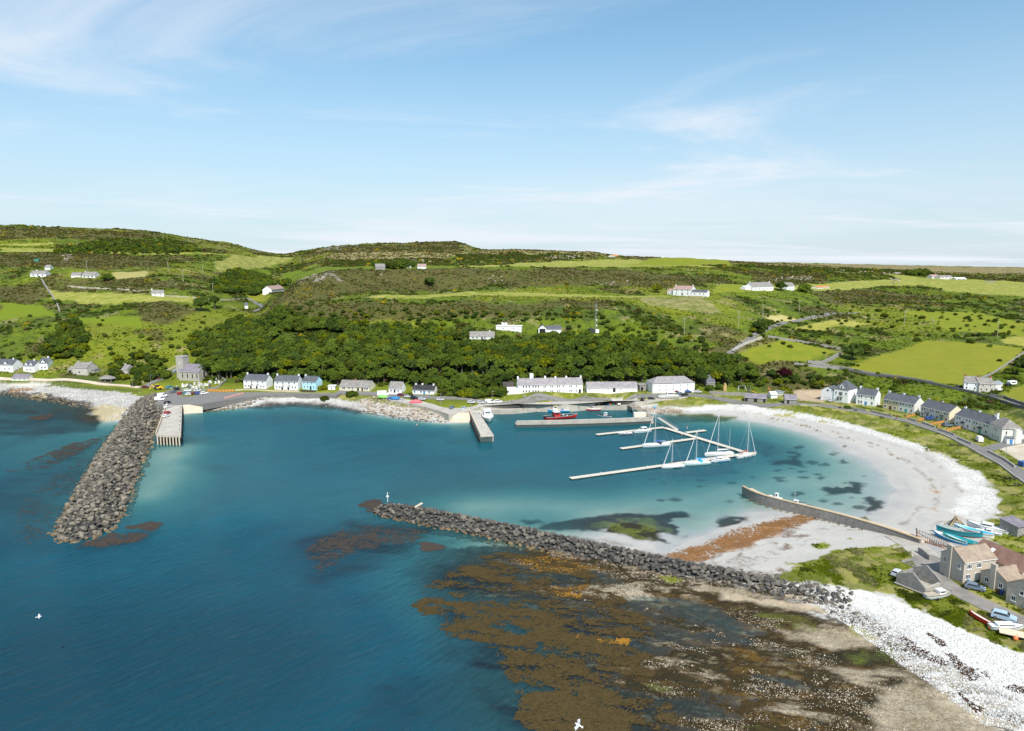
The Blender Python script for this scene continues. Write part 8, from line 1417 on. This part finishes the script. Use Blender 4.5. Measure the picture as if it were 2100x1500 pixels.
# instanced masses (nobody could count them)
def scatter(name, label, meshes, x, y, z, scl, var, kind='stuff', tilt=.15, sz=None):
    pc = bpy.data.collections.new(name + '_shapes')
    for i, me in enumerate(meshes):
        o = bpy.data.objects.new('%s_shape_%02d' % (name, i), me); pc.objects.link(o)
    n_ = len(x); me = bpy.data.meshes.new(name); me.vertices.add(n_); me.vertices.foreach_set('co', np.stack([x, y, z], 1).astype(np.float32).ravel())
    set_attr(me, 'scl', scl); a = me.attributes.new('var', 'INT', 'POINT'); a.data.foreach_set('value', var.astype(np.int32)); rot = np.stack([RNG.uniform(-tilt, tilt, n_), RNG.uniform(-tilt, tilt, n_), RNG.uniform(0, 6.28, n_)], 1); a = me.attributes.new('rot', 'FLOAT_VECTOR', 'POINT'); a.data.foreach_set('vector', rot.astype(np.float32).ravel())
    ng = bpy.data.node_groups.new(name, 'GeometryNodeTree'); ng.interface.new_socket('Geometry', in_out='INPUT', socket_type='NodeSocketGeometry'); ng.interface.new_socket('Geometry', in_out='OUTPUT', socket_type='NodeSocketGeometry'); N = ng.nodes; L = ng.links
    gi = N.new('NodeGroupInput'); go = N.new('NodeGroupOutput'); ip = N.new('GeometryNodeInstanceOnPoints'); ci = N.new('GeometryNodeCollectionInfo'); ci.inputs['Collection'].default_value = pc; ci.inputs['Separate Children'].default_value = True; ci.inputs['Reset Children'].default_value = True
    def na(nm, ty): q = N.new('GeometryNodeInputNamedAttribute'); q.data_type = ty; q.inputs['Name'].default_value = nm; return q.outputs[0]
    L.new(gi.outputs[0], ip.inputs['Points']); L.new(ci.outputs[0], ip.inputs['Instance']); ip.inputs['Pick Instance'].default_value = True; L.new(na('var', 'INT'), ip.inputs['Instance Index']); L.new(na('scl', 'FLOAT'), ip.inputs['Scale'])
    er = N.new('FunctionNodeEulerToRotation'); L.new(na('rot', 'FLOAT_VECTOR'), er.inputs[0]); L.new(er.outputs[0], ip.inputs['Rotation']); L.new(ip.outputs[0], go.inputs[0])
    o = link(name, me); o.modifiers.new('scatter', 'NODES').node_group = ng; return tag(o, label, kind=kind)
# -- the wood behind the village
WOOD_PX = [(402,768),(415,735),(440,700),(500,672),(560,655),(640,662),(700,668),(800,676),(900,684),(955,700),(1100,703),(1180,694),(1260,702),(1360,716),(1440,738),(1500,752),(1545,772),(1500,790),(1440,792),(1430,786),(1330,786),(1310,788),(1205,790),(1040,792),(1030,800),(920,810),(900,804),(840,796),(770,794),(690,792),(660,790),(560,786),(500,786),(440,780)]
wx, wy = sample_poly(WOOD_PX, 5.3, 1)
holes = [hits(h_) for h_ in ([(950,662),(1160,655),(1165,694),(1080,706),(1030,716),(950,714)], [(935,770),(1010,770),(1010,786),(940,786)], [(1205,668),(1240,668),(1235,692),(1205,690)], [(560,690),(700,684),(720,700),(570,706)])]
ok = np.ones(len(wx), bool)
for h_ in holes: ok &= ~in_poly(wx, wy, h_)
wx, wy = wx[ok], wy[ok]; hid = np.argsort(wy); wz = ground(wx, wy); rr = np.random.default_rng(3)
edge = fbm(wx, wy, 25, 3, 61); LW = 'broadleaf tree with a rounded crown crowded into the wood behind the village'; ind = []
for j, i in enumerate(hid[:300]):
    h_ = 7.5 + 5.5 * edge[i] + rr.uniform(-1, 1.5); k_ = rr.choice(['g','g','g','d','o','y'], p=[.25,.2,.15,.2,.12,.08]); 
    if wy[i] < 412: h_ *= .72
    tree(wx[i], wy[i], h_, h_ * rr.uniform(.40, .50), k_, {'g': LW, 'd': 'dark-leaved tree crowded into the wood behind the village', 'o': 'olive-leaved tree crowded into the wood behind the village', 'y': 'bright yellow-green tree standing out in the wood behind the village'}[k_], {'g': 'rounded green trees in the village wood', 'd': 'dark trees in the village wood', 'o': 'olive trees in the village wood', 'y': 'yellow-green trees in the village wood'}[k_], z=wz[i])
far_i = hid[300:]; allc = CROWN['g'] + CROWN['d'] + CROWN['o'] + CROWN['y']; vv = rr.choice(len(allc), len(far_i), p=np.array([.10]*5 + [.08]*3 + [.06]*3 + [.04]*2)); sc_ = 3.0 + 2.0*edge[far_i] + rr.uniform(-.4, .9, len(far_i))
X_, Y_, Z_, S_, V_ = [wx[far_i]], [wy[far_i]], [wz[far_i] + sc_*.75], [sc_], [vv]
for px, sp, smin, smax in (([(80,728),(100,690),(150,655),(180,690),(172,732),(130,742)], 5.0, 2.4, 4.2), ([(222,760),(250,735),(300,728),(345,742),(350,775),(300,785),(240,782)], 5.2, 2.2, 3.8), ([(380,735),(400,690),(440,672),(500,655),(540,660),(450,700),(420,740)], 5.5, 2.6, 4.4), ([(435,585),(470,560),(520,558),(560,572),(545,598),(500,606),(445,602)], 6, 3, 5), ([(110,518),(300,524),(420,520),(380,508),(200,505),(115,512)], 9, 2.2, 4.2), ([(200,500),(330,505),(400,512),(330,518),(180,510)], 10, 2, 4), ([(760,548),(800,544),(850,546),(850,551),(770,552)], 7, 3, 5), ([(1855,560),(1900,558),(1912,566),(1860,568)], 9, 4, 6), ([(1440,800),(1500,790),(1545,770),(1600,772),(1690,780),(1690,798),(1620,798),(1520,792),(1460,806)], 5.5, 1.6, 3.4), ([(905,812),(920,800),(1035,798),(1040,816),(960,820)], 4.2, 2.0, 3.2), ([(1535,682),(1560,660),(1580,668),(1565,690)], 5, 2, 3.5), ([(560,590),(556,578),(600,572),(590,586)], 7, 2.5, 4), ([(1,735),(60,728),(75,745),(0,748)], 6, 1.5, 2.8)):
    x, y = sample_poly(px, sp, int(px[0][0])); s = rr.uniform(smin, smax, len(x)); X_.append(x); Y_.append(y); Z_.append(ground(x, y) + s*.62); S_.append(s); V_.append(rr.choice(len(allc), len(x)))
for px, sp, smin, smax in (([(440,700),(500,668),(560,648),(700,640),(900,640),(1100,640),(1300,650),(1450,690),(1490,735),(1440,738),(1260,702),(1180,694),(960,698),(900,684),(700,668),(560,655)], 7.5, 1.2, 2.8), ([(60,640),(300,630),(430,650),(440,700),(400,740),(240,740),(190,700),(60,720),(0,720),(0,650)], 13, .9, 2.4), ([(1500,650),(1800,600),(2100,610),(2100,700),(1900,690),(1700,690),(1560,720)], 15, .8, 2.2)):
    x, y = sample_poly(px, sp, 7); kq = fbm(x, y, 30, 3, 66) > .43; x, y = x[kq], y[kq]; q = np.ones(len(x), bool)
    for h_ in holes: q &= ~in_poly(x, y, h_)
    x, y = x[q], y[q]; s = rr.uniform(smin, smax, len(x)); X_.append(x); Y_.append(y); Z_.append(ground(x, y) + s*.5); S_.append(s); V_.append(rr.choice(len(allc), len(x)))
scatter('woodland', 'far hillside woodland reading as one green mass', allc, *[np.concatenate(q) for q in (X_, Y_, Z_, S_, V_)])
# -- trees that stand out
for (px, py), h_, cr, k_, l in (((413,640),13,7,'d','big dark tree above the church slope, western of two'), ((441,634),12,5,'d','dark upright tree above the church slope, eastern of two'), ((1748,738),12,7.5,'d','large dark spreading tree at the corner of the pasture'), ((1772,728),9,5,'o','olive tree beside the large dark pasture tree'), ((1607,784),9,4.2,'p','purple-leaved copper beech above the playground'), ((1610,806),4,4.6,'y','broad yellow-green shrub behind the grey cabin'), ((1346,600),9,5.5,'y','bright green tree beside the white hill farmhouse'), ((1602,597),10,6,'d','dark tree on the west side of the small white tower house'), ((1650,599),10,7.5,'g','wide green tree on the east side of the small white tower house'), ((1558,684),10,5.5,'d','dark round tree beside the hill road'), ((882,585),9,6,'d','dark round tree alone on the brown heath'), ((118,624),5,4,'d','dark bush on the broken western field wall'), ((222,575),8,6,'g','round green tree beside the pale stone bungalow'), ((1815,655),6,4,'o','olive tree in scrub above the pasture'), ((1500,770),9,4,'o','flowering olive tree in the overgrown garden'), ((1545,782),8,4,'g','green tree behind the playground'), ((1424,800),3.4,2.0,'y','yellow-green shrub on the gable of the warehouse'), ((1737,838),2.2,2.1,'d','round clipped dark hedge beside the white house'), ((840,820-6),3,2.5,'o','olive shrub beside the black-roofed cottage'), ((722,812),4,4.2,'g','green shrub on the bank below the bungalow'), ((664,820),3,3,'o','olive shrub on the bank below the blue house'), ((662,799),4,3.6,'y','bright shrub between blue house and white shed'), ((2078,768),6,4.5,'g','green tree on the slope above the caravan'), ((2100,755),8,6,'d','dark tree on the slope at the picture edge'), ((278,791),4,4,'o','olive shrub behind the shelter on the track')): 
    p = hit(px, py); tree(p.x, p.y, h_, cr, k_, l, name='shrub' if h_ < 5 else 'broadleaf_tree', cat='shrub' if h_ < 5 else 'tree')
# -- shrubs dotted over the eastern slope
sh = [(1700,705),(1722,690),(1735,700),(1760,690),(1790,700),(1800,680),(1830,672),(1850,690),(1870,684),(1880,700),(1905,690),(1935,690),(1950,676),(1962,695),(1985,690),(1990,705),(2010,690),(2030,712),(2020,668),(2040,662),(2060,668),(1680,680),(1665,690),(1645,700),(1620,712),(1690,725),(1850,660),(1890,655),(1910,642),(1930,655),(1960,648),(1985,655),(2000,640),(2075,650),(1780,650),(1750,655),(1720,660),(1800,640),(1850,640),(1900,630),(1960,690),(1880,668),(1820,690),(1730,712),(2065,778),(2082,782),(2050,742),(1800,768),(1760,752),(1700,760)]
for i, (a, b) in enumerate(sh):
    p = hit(a, b); s = random.uniform(1.3, 3.0); tree(p.x, p.y, s*1.25, s, ('o','d','g')[i%3], ('olive','dark','green')[i%3] + ' shrub dotted on the grassy slope above the pasture', ('olive','dark','green') [i%3] + ' shrubs on the eastern slope', 'shrub', 'shrub')
# -- low scrub, heather and bracken
bush = [crown_mesh('bush', 100+i, m, clumps=9, leaves=13, size=.26, sq=.6, core=True, cm=m) for i, m in enumerate((LEAF_OL, LEAF_D, LEAF_BR, LEAF_BR, LEAF_BK, LEAF_BK, LEAF_GO, LEAF_TAN, LEAF))]
cand = np.nonzero((TU > .6) & (zg > 6.5) & (gy > 330) & (gy < 1500))[0]; r2 = np.random.default_rng(17)
heathy = (A[:, 0] > A[:, 1] * 1.08); greenb = (A[:, 1] > .12); nclump = fbm(gx, gy, 16, 3, 130, .6); dens = np.where(heathy, .95, np.where(greenb, .62, .9)) * (0.4 + 1.3*sstep(nclump, .40, .62))
inw = in_poly(gx[cand], gy[cand], hits(WOOD_PX)); dc = dens[cand] * np.where(inw, .6, 1); pick = r2.choice(cand, 105000, p=dc/dc.sum()); x = gx[pick] + r2.uniform(-1.5,1.5,len(pick)); y = gy[pick] + r2.uniform(-1.6,1.6,len(pick)); z = ground(x, y)
u = r2.random(len(pick)); hh = heathy[pick]; gg = greenb[pick]; gn = fbm(x, y, 40, 3, 140); gorse = (fbm(x, y, 22, 3, 150) > .70) & (u > .6)
var = np.where(hh, np.where(u < .34, 2, np.where(u < .48, 3, np.where(u < .74, 0, np.where(u < .78, 1, np.where(u < .94, 8, 7))))), np.where(gg, np.where(u < .84, 4 + (u*100).astype(int) % 2, np.where(u < .92, 0, 8)), np.where(u < .45, 0, np.where(u < .7, 1, np.where(u < .85, 8, 2))))); var = np.where(gorse, 6, var)
big = (~hh & ~gg & (r2.random(len(pick)) < .35)); s = r2.uniform(.55, 1.15, len(pick)) * np.where(big, 2.1, 1) * (1 + .7*sstep(y, 650, 1200)) * np.where(gg, .8, 1)
scatter('scrub', 'low heather, gorse and bracken scrub covering the slopes', bush, x, y, z + s*.12, s, var)
# -- rough grass tufts on the shore banks
def tuft_mesh(seed, m, k=16):
    r = random.Random(seed); mb = MB()
    for i in range(k):
        a = r.uniform(0, 6.28); b = r.uniform(.1,.5); h_ = r.uniform(.5, 1.0); x, y = r.uniform(-.5,.5), r.uniform(-.5,.5); w = .10; dx, dy = -math.sin(a)*w, math.cos(a)*w
        mb.add([(x-dx,y-dy,-.05),(x+dx,y+dy,-.05),(x+math.cos(a)*b,y+math.sin(a)*b,h_)], [(0,1,2)])
    me = mb.mesh('tuft', m); set_attr(me, 'lf', np.random.default_rng(seed).random(len(me.vertices))); return me
tufts = [tuft_mesh(1, LEAF_BK), tuft_mesh(2, LEAF_BK), tuft_mesh(3, LEAF_OL), tuft_mesh(4, LEAF_TAN), tuft_mesh(5, LEAF)]
lawnish = (A[:, 1] > A[:, 0] * 1.1) & (A[:, 1] > .10) & (zg < 6.2) & (gy < 400) & (zg > 1.8); cand = np.nonzero(lawnish)[0]; cand = cand[(gx[cand] > 20)]
nt_ = fbm(gx[cand], gy[cand], 5, 4, 160, .6); w_ = sstep(nt_, .42, .62) + .05; pick = r2.choice(cand, 30000, p=w_/w_.sum()); x = gx[pick] + r2.uniform(-.5,.5,len(pick)); y = gy[pick] + r2.uniform(-.6,.6,len(pick))
rd = np.minimum(np.minimum(seg_dist(x, y, RS), seg_dist(x, y, RL)), 99); q = rd > 3.2; x, y = x[q], y[q]; nn_ = fbm(x, y, 7, 3, 165); var = np.where(nn_ > .62, 2, np.where(nn_ > .42, r2.integers(0, 2, len(x)), np.where(r2.random(len(x)) < .6, 3, 4))); s = r2.uniform(.22, .55, len(x))
scatter('rough_grass', 'rough grass tufts on the shore banks', tufts, x, y, ground(x, y), s, var)
# -- stones of the reef and shingle
def rocks_with(m): 
    out = []
    for q in ROCKS[:6]: c = q.copy(); c.materials.append(m); out.append(c)
    return out
CREAM = rock_mat('cream_stone', (.24,.19,.13), (.42,.35,.26), (.60,.54,.45), False); GREYST = rock_mat('grey_shingle', (.42,.41,.40), (.60,.59,.57), (.74,.73,.71), False)
rx, ry = [q[0] for q in _reef], [q[1] for q in _reef]; n_ = 110000; x = r2.uniform(min(rx), max(rx), n_); y = r2.uniform(95, max(ry), n_); q = in_poly(x, y, _reef); x, y = x[q], y[q]; z = ground(x, y); uu = x*.97 - y*.24; vv_ = x*.24 + y*.97; cl = fbm(uu, vv_*2.2, 9, 5, 170, .65)
keep = (z > -.02) & (r2.random(len(x)) < sstep(cl, .45, .66)); x, y, z = x[keep], y[keep], z[keep]; s = r2.uniform(.04, .13, len(x)) * np.where(r2.random(len(x)) < .05, 2.0, 1); scatter('reef_stones', 'pale stones strewn over the brown reef', rocks_with(CREAM), x, y, z + s*.15, s, r2.integers(0, 6, len(x)), tilt=.5)
shp = hits([(1640,1205),(1700,1205),(1800,1225),(1900,1262),(2000,1308),(2110,1350),(2110,1500),(2020,1490),(1900,1400),(1800,1325),(1700,1260)]); x = r2.uniform(min(p[0] for p in shp), max(p[0] for p in shp), 26000); y = r2.uniform(min(p[1] for p in shp), max(p[1] for p in shp), 26000); q = in_poly(x, y, shp); x, y = x[q], y[q]; s = r2.uniform(.07, .20, len(x)) * np.where(r2.random(len(x)) < .08, 1.6, 1); scatter('shingle_stones', 'white and grey shingle stones of the storm beach', rocks_with(GREYST), x, y, ground(x, y) + s*.1, s, r2.integers(0, 6, len(x)), tilt=.5)
PX_ = []
for pts, k, sp in (([(1345,843),(1400,836),(1480,833),(1570,842),(1660,854),(1740,871),(1810,891),(1860,907),(1900,922)], 900, 1.6), ([(1895,924),(1950,950),(2000,985),(2028,1025),(2022,1052)], 350, 1.6), ([(510,825),(560,817),(620,816),(690,824),(735,832)], 500, 3.0), ([(0,797),(100,797),(200,815),(280,822)], 900, 7), ([(215,830),(260,845),(225,860)], 150, 4)):
    W = hits(pts)
    for _ in range(k): i = random.randrange(len(W)-1); t = random.random(); PX_.append((W[i][0]+(W[i+1][0]-W[i][0])*t + random.gauss(0, sp*.6), W[i][1]+(W[i+1][1]-W[i][1])*t + random.gauss(0, sp)))
PX_ = np.array(PX_); s = r2.uniform(.14, .42, len(PX_)); scatter('beach_stones', 'bleached stones along the head of the beaches', rocks_with(WHITEROCK), PX_[:, 0], PX_[:, 1], ground(PX_[:, 0], PX_[:, 1]) + s*.1, s, r2.integers(0, 6, len(PX_)), tilt=.5)
# -- rock outcrops on the brows
OX, OY = [], []
for pts in ([(1130,526),(1190,528),(1180,533),(1110,531)], [(1228,578),(1290,576),(1290,585),(1230,585)], [(600,580),(690,572),(700,578),(610,588)], [(770,566),(790,564),(790,577),(770,578)], [(1590,570),(1665,566),(1665,576),(1590,578)], [(1825,572),(1842,570),(1845,582),(1825,582)], [(130,522),(148,522),(145,540),(130,540)], [(820,532),(900,534),(900,539),(820,538)], [(1000,565),(1030,563),(1030,578),(1000,578)], [(1895,560),(1700,556),(1700,558),(1890,563)], [(1900,655),(1930,656),(1930,664),(1900,664)]):
    x, y = sample_poly(pts, 6, 5); q = r2.random(len(x)) < .5; OX.append(x[q]); OY.append(y[q])
OX, OY = np.concatenate(OX), np.concatenate(OY); s = r2.uniform(.5, 1.6, len(OX)) * (1 + sstep(OY, 700, 1200)); scatter('outcrop_stones', 'pale rock outcrops breaking through the heath', rocks_with(rock_mat('outcrop_rock', (.20,.17,.13), (.32,.28,.23), (.42,.37,.32), False)), OX, OY, ground(OX, OY) + s*.2, s, r2.integers(0, 6, len(OX)), tilt=.4)
# -- seaweed afloat and on the reef edge
def fronds(name, label, polys, n_, thr, seed, m, zmax=.3, size=(.7, 1.7), head=.35, soft=14, top=.06, ns=4.5, jit=.13):
    r = np.random.default_rng(seed); xs, ys = [], []
    for px in polys:
        w = [at_z(*p) for p in px]; x = r.uniform(min(p[0] for p in w), max(p[0] for p in w), n_); y = r.uniform(min(p[1] for p in w), max(p[1] for p in w), n_); d = seg_dist(x, y, w, True); d = np.where(in_poly(x, y, w), d, -d); u = x*.97 - y*.24; v = x*.24 + y*.97
        f_ = .55*fbm(u, v*2.6, 17, 5, seed, .6) + .45*fbm(u, v*3.2, ns, 4, seed+5, .65) + np.clip(d/soft, -1, top); q = f_ > thr + r.uniform(-jit/2, jit/2, n_); x, y = x[q], y[q]; g = ground(x, y); q = g < zmax; xs.append(x[q]); ys.append(y[q])
    x, y = np.concatenate(xs), np.concatenate(ys); k = len(x); z = np.maximum(ground(x, y) + .03, .012) + r.uniform(0, .03, k); a = head + r.normal(0, .55, k); L_ = r.uniform(*size, k); w = r.uniform(.07, .18, k); V = np.zeros((k, 6, 3)); bend = r.normal(0, .5, k)
    for j, t in enumerate((0, .5, 1.)):
        aa = a + bend*t; cx = x + np.cos(aa)*L_*t; cy = y + np.sin(aa)*L_*t; ww = w*(1, 1.1, .35)[j]; V[:, 2*j] = np.stack([cx - np.sin(aa)*ww, cy + np.cos(aa)*ww, z + .02*(j == 1)], 1); V[:, 2*j+1] = np.stack([cx + np.sin(aa)*ww, cy - np.cos(aa)*ww, z + .02*(j == 1)], 1)
    b = np.arange(k)[:, None]*6; Fq = np.concatenate([b + [0, 1, 3, 2], b + [2, 3, 5, 4]]); me = bpy.data.meshes.new(name); me.vertices.add(6*k); me.vertices.foreach_set('co', V.astype(np.float32).ravel()); me.loops.add(Fq.size); me.loops.foreach_set('vertex_index', Fq.astype(np.int32).ravel()); me.polygons.add(len(Fq)); me.polygons.foreach_set('loop_start', np.arange(0, Fq.size, 4, dtype=np.int32)); me.polygons.foreach_set('loop_total', np.full(len(Fq), 4, np.int32)); me.update(calc_edges=True); set_attr(me, 'lf', np.repeat(r.random(k), 6)); me.materials.append(m); return tag(link(name, me), label, kind='stuff')
KELP = leaf_mat('kelp_frond', (.040,.031,.015), (.122,.084,.036), .1); KELP_P = leaf_mat('dull_kelp', (.060,.050,.044), (.105,.080,.062), .1)
fronds('kelp_bed', 'brown kelp fronds floating over the reef edge', [[(850,1215),(960,1150),(1080,1128),(1200,1172),(1290,1240),(1360,1320),(1390,1500),(1090,1510),(1050,1440),(1030,1340),(850,1262)]], 110000, .64, 200, KELP, jit=.24)
fronds('kelp_bed', 'dull brown kelp floating in the open water', [[(628,1125),(700,1082),(800,1078),(870,1092),(840,1112),(720,1130),(650,1178)], [(20,1050),(130,960),(230,895),(225,930),(170,1000),(110,1100),(60,1115)], [(0,970),(130,915),(230,890),(100,960)], [(240,1085),(330,1070),(290,1105),(230,1120),(150,1125)], [(735,1035),(790,1015),(760,1052)], [(860,1115),(905,1120),(890,1130),(865,1128)], [(0,820),(180,845),(190,870),(80,850),(0,850)], [(60,855),(110,850),(90,862),(50,866)]], 6000, .60, 210, KELP_P, size=(.8, 2.0), soft=9, jit=.25)
fronds('orange_wrack', 'orange wrack along the reef tongues', [[(1060,1150),(1120,1142),(1210,1165),(1190,1178),(1090,1172)], [(1130,1208),(1200,1195),(1190,1228),(1140,1222)], [(1215,1310),(1290,1312),(1285,1325),(1220,1322)], [(1150,1305),(1185,1302),(1185,1312),(1155,1315)]], 1500, .66, 220, leaf_mat('orange_frond', (.17,.082,.012), (.40,.20,.03), .1), zmax=.9, size=(.25, .7), soft=7, jit=.34)
fronds('rust_wrack', 'rust-brown cast-up weed strip on the sand beside the stone jetty', [[(1368,1142),(1440,1120),(1540,1085),(1640,1058),(1672,1064),(1600,1096),(1500,1132),(1420,1156)]], 16000, .50, 230, leaf_mat('rust_frond', (.15,.075,.03), (.40,.20,.085), .1), zmax=5, size=(.25, .7), soft=9, jit=.2)
fronds('dark_wrack', 'dark wrack lines along the white shingle', [[(1846,1316),(1880,1342),(1905,1356),(1945,1376),(1935,1382),(1900,1366),(1866,1350)], [(1945,1358),(1975,1380),(2008,1404),(1990,1412),(1958,1386)], [(2003,1390),(2050,1422),(2104,1434),(2104,1443),(2045,1432)], [(1900,1318),(1935,1338),(1925,1342)], [(1960,1430),(2010,1465),(2000,1475)]], 1500, .50, 240, leaf_mat('dark_wrack_frond', (.03,.018,.012), (.11,.055,.03), .1), zmax=6, size=(.2, .6), soft=3, jit=.2)
